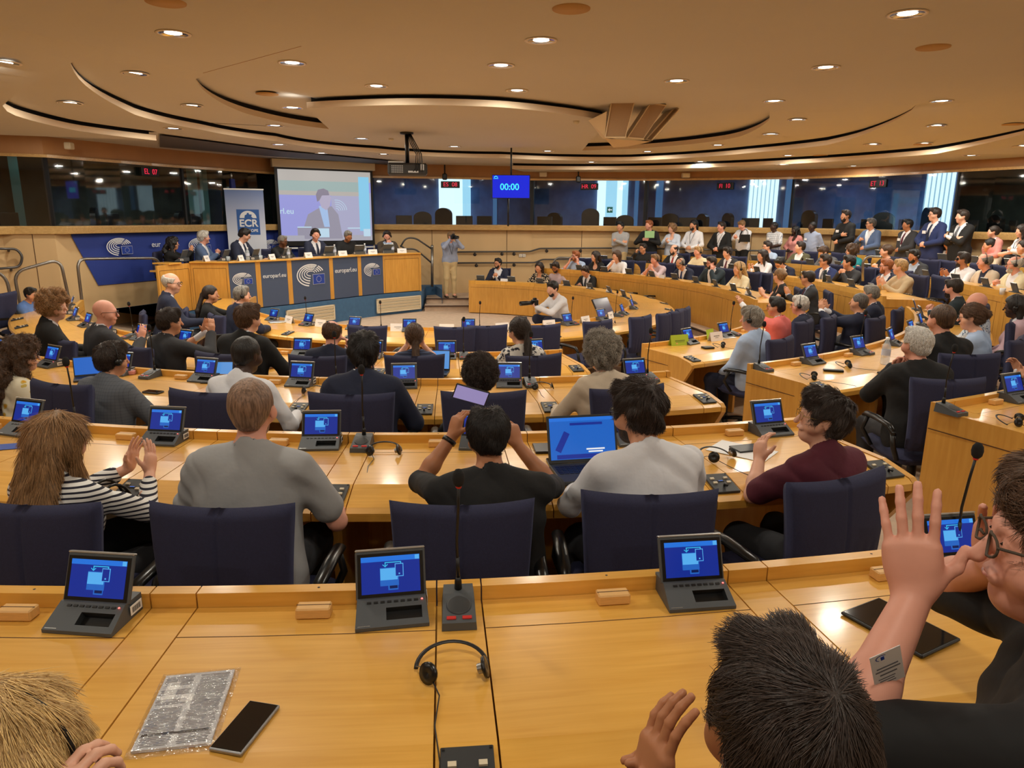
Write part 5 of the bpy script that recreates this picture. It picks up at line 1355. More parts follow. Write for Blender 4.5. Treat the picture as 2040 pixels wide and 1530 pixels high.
def cloth(k):
    n = 'cloth ' + k
    if n in MATS: return MATS[n]
    if k in CLOTH: return mat(n, CLOTH[k], .85, noise=.07, scale=7, bump=.55, bscale=11)
    m, nt, b = nmat(n); N = nt.nodes; L = nt.links; b.inputs['Roughness'].default_value = .85
    tc = N.new('ShaderNodeTexCoord'); mp = N.new('ShaderNodeMapping'); L.new(tc.outputs['Object'], mp.inputs[0]); base, fac, c1, c2 = None, None, (1, 1, 1), (0, 0, 0)
    def ramp(src, stops, const=True):
        r = N.new('ShaderNodeValToRGB'); r.color_ramp.interpolation = 'CONSTANT' if const else 'LINEAR'
        while len(r.color_ramp.elements) < len(stops): r.color_ramp.elements.new(.5)
        for e, (p, c) in zip(r.color_ramp.elements, stops): e.position = p; e.color = (*c, 1)
        L.new(src, r.inputs[0]); return r.outputs[0]
    def wave(axis, sc, dist=0, typ='SAW'):
        w_ = N.new('ShaderNodeTexWave'); w_.bands_direction = axis; w_.wave_profile = typ; w_.inputs['Scale'].default_value = sc; w_.inputs['Distortion'].default_value = dist; w_.inputs['Detail'].default_value = 1; L.new(mp.outputs[0], w_.inputs[0]); return w_.outputs['Fac']
    if k == 'stripe': mp.inputs['Rotation'].default_value = (.12, .05, 0); out = ramp(wave('Z', 14.5, .5), [(0, rgb(232, 230, 226)), (.60, rgb(26, 26, 44))])
    elif k == 'knit': out = ramp(wave('Z', 14, .4), [(0, rgb(30, 36, 62)), (.8, rgb(70, 84, 120))])
    elif k == 'pinstripe': out = ramp(wave('X', 18), [(0, rgb(206, 214, 228)), (.8, rgb(160, 172, 200))])
    elif k in ('check', 'plaid'):
        A = dict(check=[rgb(98, 102, 110), rgb(80, 84, 94)], plaid=[rgb(214, 216, 222), rgb(70, 70, 96)])[k]; s_ = 14 if k == 'check' else 6
        a = ramp(wave('X', s_), [(0, A[0]), (.8, A[1])]); c = ramp(wave('Z', s_), [(0, A[0]), (.8, A[1])]); mx = N.new('ShaderNodeMix'); mx.data_type = 'RGBA'; mx.inputs[0].default_value = .5; L.new(a, mx.inputs[6]); L.new(c, mx.inputs[7]); out = mx.outputs[2]
    else:
        sc, st = dict(lemon=(13, [(0, rgb(226, 160, 40)), (.22, rgb(214, 186, 96)), (.30, rgb(236, 226, 200))]), paisley=(26, [(0, rgb(36, 38, 52)), (.42, rgb(150, 148, 150)), (.5, rgb(222, 218, 212))]),
                      bw=(30, [(0, rgb(24, 24, 30)), (.45, rgb(226, 222, 220))]), leaf=(30, [(0, rgb(20, 18, 20)), (.6, rgb(220, 200, 170))]), tattoo=(40, [(0, rgb(60, 90, 130)), (.4, rgb(206, 216, 228))]))[k]
        v = N.new('ShaderNodeTexVoronoi'); v.inputs['Scale'].default_value = sc; no = N.new('ShaderNodeTexNoise'); no.inputs['Scale'].default_value = sc * .8; ad = N.new('ShaderNodeVectorMath'); ad.operation = 'MULTIPLY_ADD'; ad.inputs[1].default_value = (.06,) * 3
        L.new(mp.outputs[0], no.inputs[0]); L.new(no.outputs['Color'], ad.inputs[0]); L.new(mp.outputs[0], ad.inputs[2]); L.new(ad.outputs[0], v.inputs['Vector']); out = ramp(v.outputs['Distance'], st)
    L.new(out, b.inputs['Base Color']); MATS[n] = m; return m

# ============================================================ PEOPLE
def nz(v): v = np.array(v, float); return v / (np.linalg.norm(v) + 1e-9)
def rotm(yaw=0, pitch=0, roll=0):
    """columns are the local axes; yaw left positive, pitch down positive, roll towards the right shoulder"""
    return np.array(Matrix.Rotation(yaw, 3, 'Z') @ Matrix.Rotation(-pitch, 3, 'X') @ Matrix.Rotation(roll, 3, 'Y'))
# wrist target from the neck base (x outwards), finger direction, palm normal, curl, elbow hint
HANDS = {
    'desk': ((.20, .36, -.27), (-.35, .93, -.05), (0, 0, -1), .35, (.7, -.2, -.8)), 'fold': ((.10, .34, -.27), (-.9, .42, 0), (0, 0, -1), .4, (.9, -.1, -.7)), 'wide': ((.22, .31, -.27), (-.5, .85, 0), (0, 0, -1), .4, (.62, -.25, -.9)),
    'clap': ((.065, .32, -.10), (-.12, .35, .93), (-1, 0, .05), .12, (.8, -.1, -.8)), 'claph': ((.07, .30, .04), (-.12, .2, .97), (-1, 0, 0), .12, (.8, .1, -.8)), 'clapr': ((.16, .34, -.02), (-.12, .2, .97), (-1, 0, 0), .12, (.8, .1, -.8)),
    'chin': ((.06, .20, -.02), (-.5, -.2, .85), (-.3, -1, 0), 1.3, (.6, .4, -1)), 'cheek': ((.12, .17, .02), (-.1, -.25, 1), (-.9, -.4, 0), .6, (.8, .3, -1)), 'mouth': ((.035, .22, .00), (-.5, -.1, .9), (0, -1, 0), 1.3, (.8, .4, -1)),
    'lap': ((.10, .28, -.42), (-.6, .7, -.3), (0, 0, -1), .5, (.8, -.4, -.6)), 'side': ((.235, .03, -.52), (0, .12, -1), (-1, 0, 0), .3, (.3, -.8, 0)), 'belly': ((.07, .21, -.36), (-.9, .3, -.2), (0, -1, 0), .5, (.9, -.2, -.4)),
    'crossR': ((-.08, .19, -.22), (-1, 0, .1), (0, -1, 0), .5, (.8, .1, -.9)), 'crossL': ((-.05, .24, -.19), (-1, -.1, .3), (0, -1, 0), .9, (.8, .1, -.9)),
    'phone': ((.07, .36, .06), (-.2, .1, .97), (-.8, -.5, 0), .8, (.8, .0, -.9)), 'text': ((.05, .27, -.20), (-.5, .55, .6), (-.2, -.6, .7), .9, (.9, -.1, -.7)), 'hold': ((.09, .24, -.20), (-.8, .4, .3), (-.2, -1, 0), .9, (.9, -.1, -.7)),
    'cam': ((.08, .26, .10), (-.4, .5, .7), (-.5, .3, .6), .9, (.8, 0, -.9)), 'up': ((.12, .42, .27), (.1, .55, .8), (-.3, .6, -.4), .1, (.6, .1, -.8)), 'back': ((.10, -.16, -.42), (-.9, 0, -.3), (0, 1, 0), .4, (.9, -.3, -.3)), 'neck': ((.16, .05, .08), (-.9, -.2, .4), (0, -1, 0), .6, (1, .5, .2)),
    'pray': ((.05, .27, -.14), (-.45, .4, .8), (-.9, -.2, .3), .9, (.8, -.1, -.8)), 'arms': ((.10, .30, -.12), (-.3, .3, .9), (-.9, 0, .2), .5, (.8, 0, -.9)), 'type': ((.13, .40, -.24), (-.15, .95, -.2), (0, 0, -1), .45, (.8, -.3, -.7))}

def hand(fd, W, u, n, side, curl, lod, rmin, s=1.0):
    u = nz(u); n = nz(np.array(n) - u * np.dot(n, u)); t = np.cross(u, n) * side      # thumb side
    if lod:
        fd.cap(W, W + u * .075 * s, .026 * s, .032 * s, .01, np.stack([t, u, n], 1), (1.25, 1, .6))
        for i in range(4):
            o = (-.030 + .020 * i) * -1; b = W + u * .08 * s + t * (o) * s * .95; d = nz(u * cos(curl * .8) + n * sin(curl * .8)); m = b + d * .04 * s; d2 = nz(u * cos(curl * 1.8) + n * sin(curl * 1.8))
            fd.cap(b, m, max(.0095 * s, rmin), None, .004); fd.cap(m, m + d2 * .035 * s, max(.009 * s, rmin), max(.007 * s, rmin * .9), .004)
        b = W + u * .025 * s + t * .026 * s; fd.cap(b, b + nz(u * .75 + t * .65 + n * .3 * min(1, curl)) * .06 * s, max(.012 * s, rmin), max(.009 * s, rmin), .008); return
    for i in range(4):
        o = (.031 - .0205 * i) * s; k = (0.97, 1.05, 1.0, .84)[i]; spread = (.12, .03, -.05, -.15)[i] * (1 - min(1, curl))
        b = W + u * (.086 - .004 * abs(i - 1.3)) * s + t * o
        fd.cap(W + u * .012 * s + t * o * .62, b, .0155 * s, .0125 * s, .016)
        ang = 0; p = b; r = .0088 * s * (1, 1.02, 1, .88)[i]
        for j, (ln, ca) in enumerate(((.043, .75), (.027, 1.0), (.022, .7))):
            ang += curl * ca * (1 + .12 * i); d = nz(u * cos(ang) + n * sin(ang) + t * spread); q = p + d * ln * k * s
            fd.cap(p, q, r * (1 - .07 * j), r * (1 - .07 * j - .08), .0035); p = q
    fd.cap(W + u * .045 * s, W + u * .05 * s - n * .0, .026 * s, None, .02, np.stack([t, u, n], 1), (1.3, 1, .55))
    b = W + u * .022 * s + t * .026 * s + n * .006 * s; d = nz(u * .55 + t * .8 + n * .25); q = b + d * .042 * s
    fd.cap(W + u * .01 * s, b, .016 * s, .015 * s, .014); fd.cap(b, q, .0145 * s, .0105 * s, .01); d = nz(u * .85 + t * .45 + n * (.25 + .3 * curl)); q2 = q + d * .032 * s; fd.cap(q, q2, .0108 * s, .0088 * s, .005)

def wrinkle(A, sc=1.0, seed=0):
    a = seed * 1.7
    def f(P):
        x, y, z = P[..., 0] / sc, P[..., 1] / sc, P[..., 2] / sc
        w_ = (1 - 2.2 * np.abs(np.sin(15 * x + 9 * z + 2.2 * np.sin(8 * y + a) + 1.5 * np.sin(11 * z - a) + a)) ** .6) * (.5 + .5 * np.sin(9 * z - 11 * y + 2 * np.sin(12 * x + a))) + .3
        return A * (w_ + .5 * np.sin(52 * z + 24 * x + 4 * np.sin(12 * x + 7 * z + a)) * np.sin(15 * x + 9 * y + 2 * a))
    return f
PEOPLE = []
def person(label, place, top='navy', kind='shirt', hair='short', hc='dark', sk='m', R='desk', L='desk', yaw=0, look=(0, 0), lean=.18, tilt=0, g=1.0, build=1.0, sex='m', ex='', under='white', tie=None, group=None,
           sleeve=1.0, trous='char', pose='sit', desk=None, h=None, chair_label=None, rw=None, lw=None, hs=1.0):
    """place: ('r', ring, px, py, off, far) seat on a ring; ('g', px, py, distance, floor z) anywhere. px, py: centre of the head in the photograph"""
    sit = pose == 'sit'; H0_ = 1.22 if sit else (1.60 if pose == 'stand' else 1.02)
    if place[0] == 'r':
        _, ring, px, py, off, far = place; ring += 10 * (far == 'm' and ring in (2, 3, 4, 6)); ph = find(ring, px, off, far, RINGS[ring][3] + .4); X, Y = rp(ring, ph, off); fz = FL[ring]; face = rtan(ring, ph, off)
    else:
        _, px, py, D_, fz = place; X, Y, _ = pixd(px, py, D_); face = atan2(Y - MC[1], X - MC[0]) + pi / 2 if Y > 6 else 0
        ring = 0
    D = hypot(X, Y)
    far_up = sit and place[0] == 'r' and place[5] == 'm'
    hz = pixd(px, py, D)[2] - fz; S = hz / H0_ ; S = min(1.17, max(.84, S)) * 1.0
    if place[0] == 'g' and pose != 'sit': S = min(1.25, max(.8, hz / H0_))
    face += yaw
    if h is None: h = min(.0165, max(.0052, D * .00128))
    lod = D > 6.5; rmin = h * .55
    rr = rotm(0, lean, tilt)                                       # torso frame
    pel = np.array([0, 0, .545 if sit else (.92 if pose == 'stand' else .36)])
    T = lambda x, y, z: pel + rr @ np.array([x, y, z])
    NB = T(0, 0, .475)                                             # neck base
    hr = rotm(look[0], look[1] + lean * .2, 0); HC = NB + rr @ np.array([0, .015, .052]) + hr @ np.array([0, .025, .118])
    if far_up and S < 1.04: S = 1.04; fz2 = fz + hz - H0_ * S
    else: fz2 = fz
    c_, s_ = cos(face), sin(face); hx, hy = HC[0] * S, HC[1] * S
    x0, y0 = X - (c_ * hx - s_ * hy), Y - (s_ * hx + c_ * hy)
    fz2 = max(fz2, fz - .16)
    def loc3(p): dx, dy = p[0] - x0, p[1] - y0; return np.array([(c_ * dx + s_ * dy) / S, (-s_ * dx + c_ * dy) / S, (p[2] - fz2) / S])
    def ldir(v): return np.array([c_ * v[0] + s_ * v[1], -s_ * v[0] + c_ * v[1], v[2]])
    w_ = build * (1.0 if sex == 'm' else .90)
    # --- arms
    arms = []
    for sd, pn, ov in ((1, R, rw), (-1, L, lw)):
        if pn is None: arms.append(None); continue
        tg, u, n, cu, eh = HANDS[pn]; fl_ = np.array([sd, 1, 1])
        pxm = ov is not None and ov[0] == 'px'
        if ov is not None and not pxm: tg = ov
        yw = rotm(0, lean * .35, 0); Wt = NB + yw @ (np.array(tg) * fl_) if pn not in ('crossR', 'crossL') else NB + yw @ (np.array(tg) * fl_)
        Sh = T(sd * .178 * w_, -.005, .43); u = nz(np.array(u) * fl_); n = nz(np.array(n) * fl_)
        if pxm:
            Wt = loc3(pixd(ov[1], ov[2], ov[3]))
            if len(ov) > 4: u = nz(ldir(ov[4])); n = nz(ldir(ov[5]))
            if len(ov) > 6: cu = ov[6]
        v = Wt - Sh; l = np.linalg.norm(v); l1, l2 = .285, .255
        if l > l1 + l2 - .01: Wt = Sh + v / l * (l1 + l2 - .01); l = l1 + l2 - .01; v = Wt - Sh
        l = max(l, .09); a_ = (l1 * l1 - l2 * l2 + l * l) / (2 * l); hh = math.sqrt(max(l1 * l1 - a_ * a_, 0)); vd = v / np.linalg.norm(v); e = np.array(eh) * fl_; e = nz(e - vd * (e @ vd)); El = Sh + vd * a_ + e * hh
        arms.append((Sh, El, Wt, u, n, cu, sd))
    fat = build
    def torso(F_, o, neck=True):
        F_.cap(T(-.075 * w_, 0, .03), T(.075 * w_, 0, .03), .125 + o + .02 * (fat - 1), None, .06, rr, (1, .86, 1))
        F_.cap(T(-.05 * w_, .01 + .05 * (fat - 1), .17), T(.05 * w_, .01 + .05 * (fat - 1), .17), .118 * fat + o, None, .08, rr, (1, .86, 1))
        F_.cap(T(-.07 * w_, 0, .32), T(.07 * w_, 0, .32), .118 * (.5 + .5 * fat) + o, None, .08, rr, (1, .85, 1))
        F_.cap(T(-.13 * w_, -.015, .425), T(.13 * w_, -.015, .425), .062 + o * .8, None, .06)
        F_.cap(T(-.10 * w_, -.02, .45), T(0, -.012, .50), .042 + o * .5, .045 + o * .5, .05); F_.cap(T(.10 * w_, -.02, .45), T(0, -.012, .50), .042 + o * .5, .045 + o * .5, .05)
        if sex == 'f':
            for sx in (-1, 1): F_.ball(T(sx * .075, .095, .29), .055 + o * .6, .05)
    def legs(F_, o):
        if sit:
            for sx in (-1, 1):
                hp = pel + (sx * .095, 0, -.01); kn = np.array([sx * .13, .43, .50]); an = np.array([sx * .12, .40, .09])
                F_.cap(hp, kn, .088 + o, .062 + o, .05); F_.cap(kn, an, .058 + o, .042 + o, .03)
        elif pose == 'stand':
            for sx in (-1, 1):
                hp = pel + (sx * .09, 0, -.02); kn = np.array([sx * .10, .02, .50]); an = np.array([sx * .11, -.01, .08])
                F_.cap(hp, kn, .088 + o, .06 + o, .05); F_.cap(kn, an, .058 + o, .042 + o, .03)
        else:   # crouching on the heels
            for sx in (-1, 1):
                hp = pel + (sx * .10, 0, 0); kn = np.array([sx * .17, .42, .46]); an = np.array([sx * .15, .16, .08])
                F_.cap(hp, kn, .09 + o, .062 + o, .05); F_.cap(kn, an, .06 + o, .045 + o, .03)
    # --- body: one continuous surface
    b = Field(); torso(b, -.012); legs(b, -.006)
    b.cap(T(0, -.012, .44), HC + hr @ np.array([0, -.015, -.06]), .056 if sex == 'm' else .047, .052 if sex == 'm' else .043, .03)
    if pose == 'stand' or not sit:
        for sx in (-1, 1):
            an = np.array([sx * .11, -.01, .08]) if pose == 'stand' else np.array([sx * .15, .16, .08]); b.cap(an, an + (0, .13, -.04), .04, .03, .03)
    # head
    def hd(x, y, z): return HC + hr @ np.array([x, y, z]) * hs
    b.ball(hd(0, -.012, .032), .092 * hs, .03, hr, (.84, 1.03, .98)); b.cap(hd(0, .020, -.01), hd(0, .035, -.075), .066 * hs, .042 * hs, .03, hr, (.98, 1, 1)); b.ball(hd(0, .052, -.082), .024 * hs, .025)
    b.cap(hd(0, .086, .012), hd(0, .106, -.028), .0075 * hs, .0125 * hs, .012); b.cap(hd(-.02, .083, -.055), hd(.02, .083, -.055), .009 * hs, None, .012)
    for sx in (-1, 1):
        b.cap(hd(sx * .014, .082, .026), hd(sx * .042, .072, .024), .010 * hs, .008 * hs, .014); b.ball(hd(sx * .05, .045, -.03), .03 * hs, .03)
        b.ball(hd(sx * .032, .096, .008), .014 * hs, .012, op=-1)
        b.cap(hd(sx * .077, -.012, .012), hd(sx * .076, -.006, -.022), .019 * hs, .012 * hs, .006, hr, (.36, .8, 1)); b.ball(hd(sx * .032, .075, .006), .0135 * hs, .004)
    for A_ in arms:
        if A_ is None: continue
        Sh, El, Wt, u, n, cu, sd = A_; aw = .9 if sex == 'f' else 1.0
        b.cap(Sh, El, .046 * aw, .037 * aw, .03); b.cap(El, El + (Wt - El) * .35, .038 * aw, .039 * aw, .02); b.cap(El + (Wt - El) * .35, Wt, .038 * aw, .0265 * aw, .02); hand(b, Wt, u, n, sd, cu, lod, rmin, (.98 if sex == 'm' else .9))
    root = fmesh('person', *b.mesh(h), skin(sk)); tag(root, label, 'person', group); PEOPLE.append(root)
    # eyes for faces that can be seen
    if not lod or D < 16:
        mb = MB(); ew = mat('eye white', rgb(226, 220, 214), .3); ed = mat('eye dark', rgb(30, 22, 18), .2)
        for sx in (-1, 1):
            c = hd(sx * .032, .0790, .008); mb.lathe([(0, -.0085), (.006, -.006), (.0085, 0), (.006, .006), (0, .0085)], ew, 10, c=tuple(c)); c2 = hd(sx * .032, .0862, .008); mb.lathe([(0, -.0042), (.0042, 0), (0, .0042)], ed, 8, c=tuple(c2))
        mb.build('eyes', root)
        mb = MB(); lip = mat('lips ' + sk, tuple(a * q for a, q in zip(SKIN[sk], (.78, .58, .56))), .4)
        mb.tube([tuple(hd(x, .093 - 14 * x * x, -.0555 + 4 * x * x)) for x in np.linspace(-.021, .021, 7)], [.001, .0026, .0034, .003, .0034, .0026, .001], lip, 6); mb.build('lips', root)
    # --- clothes
    off = dict(suit=.026, shirt=.014, tee=.014, blouse=.018, sweater=.02, vest=.018, dress=.014, robe=.028, puff=.016)[kind]; seed = int(px) % 7
    c = Field(); torso(c, off)
    if sit: c.cap(T(-.08 * w_, 0, -.02), T(.08 * w_, 0, -.02), .128 + off, None, .05, rr, (1, .88, 1))
    elif pose == 'stand' and kind in ('suit', 'robe', 'sweater', 'blouse'):
        c.cap(T(-.075 * w_, 0, -.10), T(.075 * w_, 0, -.10), .125 + off, None, .05, rr, (1, .85, 1))
    for A_ in arms:
        if A_ is None: continue
        Sh, El, Wt, u, n, cu, sd = A_; aw = .9 if sex == 'f' else 1.0; o2 = off * (.75 if kind != 'suit' else .8)
        if sleeve <= 0: continue
        if sleeve >= .5:
            c.cap(Sh, El, .050 * aw + o2, .040 * aw + o2, .04); q = min(1, (sleeve - .5) * 2)
            if q > 0: c.cap(El, El + (Wt - El) * q * .97, .040 * aw + o2, .030 * aw + o2 * .9, .02)
        else: c.cap(Sh, Sh + (El - Sh) * sleeve * 2, .052 * aw + o2, .047 * aw + o2 * 1.5, .04)
        if kind == 'puff': c.ball(Sh + (El - Sh) * .2, .085, .03)
    if kind in ('suit', 'shirt', 'tee') and 'nocollar' not in ex:
        c.cap(T(-.035, -.025, .505), T(.035, -.025, .505), .036 + off * .5, None, .012, rr, (1, 1, .8)); c.cap(T(0, -.03, .52), T(0, .01, .49), .040 + off * .4, .045, .01)
    if 'scarf' in ex: c.cap(T(-.06, .0, .50), T(.06, .0, .50), .06, None, .03)
    # open the neck so that the skin of the neck shows
    c.cap(T(0, -.005, .50), T(0, .03, .70), .055 if sex == 'm' else .058, .075, .008, op=-1)
    if kind in ('dress', 'blouse') or 'low' in ex: c.cap(T(0, .10, .42), T(0, .14, .62), .075, .10, .01, op=-1)
    if 'offshoulder' in ex: c.cap(T(-.3, 0, .52), T(.3, 0, .52), .12, None, .01, op=-1)
    vneck = kind == 'suit' or kind == 'vest'
    def cut(P):
        q = (P - pel) @ rr; wd = (.105 if kind == 'suit' else .07) * np.clip((q[..., 2] - .14) / .34, 0, 1.1)
        return np.where(q[..., 1] > .02, np.minimum(wd - np.abs(q[..., 0]), q[..., 2] - .14), -1.)
    if kind == 'vest' or vneck: cf = cut
    else: cf = None
    if place[0] == 'r' or sit:
        pass
    cm = fmesh({'suit': 'jacket', 'shirt': 'shirt', 'tee': 't_shirt', 'blouse': 'blouse', 'sweater': 'sweater', 'vest': 'vest', 'dress': 'dress', 'robe': 'cassock', 'puff': 'blouse'}[kind],
               *c.mesh(min(.019, h * 1.45), wrinkle(.0062 if kind in ('shirt', 'tee', 'blouse', 'puff') else .004, 1.15, seed), .012, cut=cf), cloth(top), root)
    if vneck:
        c = Field(); torso(c, off * .35); c.cap(T(-.02, -.02, .515), T(.02, -.02, .515), .052, None, .012); c.cap(T(0, -.012, .56), T(0, .03, .74), .056, .09, .004, op=-1)
        for A_ in arms:
            if A_ is None: continue
            Sh, El, Wt, u, n, cu, sd = A_; c.cap(El + (Wt - El) * .5, Wt + (Wt - El) * .03, .034, .036, .01)
            if kind == 'vest': c.cap(Sh, El, .052, .045, .03); c.cap(El, Wt, .045, .036, .02)
        fmesh('shirt', *c.mesh(min(.019, h * 1.45)), cloth(under), root)
    elif kind == 'robe':
        mb = MB(); mb.lathe([(.052, 0), (.056, .012), (.052, .026)], cloth('white'), 18, Matrix.Translation(Vector(T(0, .0, .50))) @ Matrix(rr.tolist()).to_4x4()); mb.build('collar', root)
    if tie or kind == 'suit' and 'tie' in ex:
        mb = MB(); m_ = cloth(tie or 'navy'); yo = .118 + off * .2
        P_ = [T(0, .055, .475), T(0, .075, .445), T(0, yo - .005, .36), T(0, yo + .004, .26), T(0, yo, .16)]
        vs = []; 
        for p, wd in zip(P_, (.012, .016, .02, .026, .03)):
            for sx in (-1, 1): vs.append(p + rr @ np.array([sx * wd, 0, 0])); 
        for p, wd in zip(P_, (.012, .016, .02, .026, .03)):
            for sx in (-1, 1): vs.append(p + rr @ np.array([sx * wd, .012, 0]))
        fs = []
        for i in range(4): a = 2 * i; fs += [(10 + a, 11 + a, 13 + a, 12 + a), (a, a + 2, 12 + a, 10 + a), (a + 1, 11 + a, 13 + a, a + 3)]
        mb.add(vs, fs, m_); mb.build('tie', root)
    t = Field(); legs(t, .012); t.cap(pel + (-.07, 0, 0), pel + (.07, 0, 0), .125, None, .05, rr, (1, .88, 1))
    fmesh('trousers' if 'skirt' not in ex else 'skirt', *t.mesh(min(.02, h * 1.8), wrinkle(.003, 1, seed + 2), .008), cloth(trous), root)
    for sx in (-1, 1):
        an = np.array([sx * .12, .40, .06]) if sit else (np.array([sx * .11, -.01, .06]) if pose == 'stand' else np.array([sx * .15, .16, .06]))
        if D < 9 and sit or not sit:
            f = Field(); f.cap(an + (0, -.03, -.02), an + (0, .15, -.03), .04, .034, .02); f.cap(an, an + (0, 0, .03), .042, None, .02); fmesh('shoe', *f.mesh(min(.018, h * 1.5), cut=lambda P: -P[..., 2] + .004), M_BLACK if 'brownshoe' not in ex else cloth('brown'), root)
    # --- hair
    if hair != 'bald':
        f = Field(); n_ = None; dm = 0
        big = dict(buzz=.005, fringe=.010, short=.012, crop=.008, wavy=.018, curly=.034, afro=.05, long=.022, bob=.026, pony=.014, bun=.014, braid=.014, recede=.013, tuft=.013, locs=.02)[hair]
        f.ball(hd(0, -.014, .034), (.094 + big) * hs, .02, hr, (.85, 1.02, .97))
        if hair not in ('fringe',): f.cap(hd(0, -.06, -.03), hd(0, -.055, -.055), .045 + big * .3, .035 + big * .2, .03)
        if hair in ('short', 'wavy', 'tuft', 'crop', 'recede'): f.cap(hd(-.03, .055, .10), hd(.03, .055, .10), .022 + big * .5, None, .03)
        if hair == 'curly' or hair == 'afro':
            for i in range(16): a = i * 2.4; f.ball(hd(.075 * cos(a), -.02 + .06 * sin(a), .06 + .05 * sin(i * 1.3)), .03 + big * .4, .02)
        # face opening and free neck
        f.cap(hd(0, .145, -.018), hd(0, .13, -.12), (.098 + max(0, h - .008) * .9 + (.012 if hair in ('recede', 'fringe') else 0)) * hs, .125 * hs, .012, op=-1)
        f.cap(hd(-.12, .03, -.055), hd(.12, .03, -.055), .05, None, .01, op=-1) if hair not in ('long', 'bob', 'curly', 'afro', 'locs') else None
        if hair in ('short', 'crop', 'buzz', 'recede', 'fringe', 'tuft', 'wavy', 'pony', 'bun', 'braid'):
            for sx in (-1, 1): f.ball(hd(sx * .096, .004, -.012), .034, .008, op=-1)
            f.cap(hd(0, -.07, -.125), hd(0, .05, -.125), .066, None, .015, op=-1)
        if hair == 'fringe': f.ball(hd(0, .005, .125), .088, .01, op=-1)
        if hair == 'recede': f.cap(hd(0, .03, .13), hd(0, -.03, .14), .05, .035, .01, op=-1)
        if hair in ('long', 'locs'):
            ln = -.30 if 'vlong' in ex else -.22
            for x in (-.065, -.035, 0, .035, .065): f.cap(hd(x, -.07, .02), T(x * 1.5, -.115, .47 + ln * 1.1) if ln > -.25 else T(x * 1.6, -.135, .26), .038, .030, .03)
            for sx in (-1, 1): f.cap(hd(sx * .075, -.0, .03), hd(sx * .085, .005, -.12), .026, .024, .03); f.cap(hd(sx * .085, .005, -.12), T(sx * .10, .05, .40), .024, .02, .03)
        if hair == 'curly' and 'vlong' in ex:
            for i in range(22): a = i * 2.4; f.ball(T(.10 * cos(a) * (.5 + .5 * (i % 3) / 2), -.10 + .03 * sin(a), .60 - .016 * i), .042 + .012 * sin(i * 1.7), .02)
            for sx in (-1, 1): f.cap(hd(sx * .08, -.02, .0), T(sx * .12, .03, .42), .042, .034, .03)
        if hair == 'bob':
            for sx in (-1, 0, 1): f.cap(hd(sx * .07, -.05 - .02 * (sx == 0), .02), hd(sx * .08, -.05, -.11), .042, .032, .03)
        if hair in ('pony', 'braid'):
            f.ball(hd(0, -.115, .0 if hair == 'pony' else -.05), .03, .02); f.cap(hd(0, -.12, -.01 if hair == 'pony' else -.07), T(.01, -.14, .40), .032, .036, .02); f.cap(T(.01, -.14, .40), T(.0, -.145, .24), .034, .016, .02)
        if hair == 'braid':
            for i in range(7): f.ball(T(.008 * (-1) ** i, -.155, .44 - .035 * i), .026 - .001 * i, .006)
        if hair == 'bun': f.ball(hd(0, -.115, .035), .042, .012)
        am = dict(curly=.010, afro=.008, wavy=.006, bob=.004, long=.004, short=.0035, tuft=.006, locs=.007).get(hair, .0015)
        fq = 1 if hair in ('curly', 'afro') else .8
        def dsp(P, am=am):
            q = (P - HC) @ hr
            return am * (np.sin(75 * q[..., 0] * fq + 2 * np.sin(30 * q[..., 2])) * np.sin(70 * q[..., 1] * fq + 1.3) + .6 * np.sin(120 * q[..., 0] + 40 * q[..., 2] + 3 * np.sin(25 * q[..., 1])) * np.sin(60 * q[..., 2] * fq + 30 * q[..., 1]))
        ho = fmesh('hair', *f.mesh(min(.012, max(.004, h * .9)), dsp, .012), hairm(hc), root)
        if D < 8.5 and hair != 'buzz': strands(ho, root, hair, hc, HC, hr, D, seed)
    if 'beard' in ex or 'stub' in ex:
        f = Field(); r_ = (.008 if 'beard' in ex else .003)
        f.cap(hd(0, .040, -.03), hd(0, .040, -.08), .066 + r_, .043 + r_, .02, hr, (1, 1, 1)); f.ball(hd(0, .055, -.088), .026 + r_, .02); f.cap(hd(0, .15, -.01), hd(0, .15, .05), .096, None, .006, op=-1); f.ball(hd(0, .112, -.052), .024, .006, op=-1); f.cap(hd(-.1, -.04, .02), hd(.1, -.04, .02), .085, None, .01, op=-1); f.ball(hd(0, .03, .07), .105, .01, op=-1)
        fmesh('beard', *f.mesh(min(.010, max(.004, h * .8))), hairm('white' if 'whitebeard' in ex else hc if hc not in ('white',) else 'white'), root)
    if 'glasses' in ex:
        mb = MB(); m_ = (cloth('brown') if 'tort' in ex else M_BLACK) if 'wire' not in ex else mat('gold wire', rgb(170, 140, 80), .3, .9); rw_ = .0014 if 'wire' in ex else max(.0022, h * .16)
        for sx in (-1, 1):
            mb.tube([tuple(hd(sx * .033 + .024 * cos(a), .104 - .006 * abs(cos(a)), .005 + .018 * sin(a))) for a in np.linspace(0, 2 * pi, 16, endpoint=False)], rw_, m_, 6, closed=True); mb.tube([tuple(hd(sx * .057, .100, .010)), tuple(hd(sx * .080, .05, .012)), tuple(hd(sx * .082, -.01, .012)), tuple(hd(sx * .080, -.025, -.004))], rw_, m_, 6)
        mb.tube([tuple(hd(-.009, .106, .010)), tuple(hd(0, .110, .013)), tuple(hd(.009, .106, .010))], rw_, m_, 6); mb.build('glasses', root)
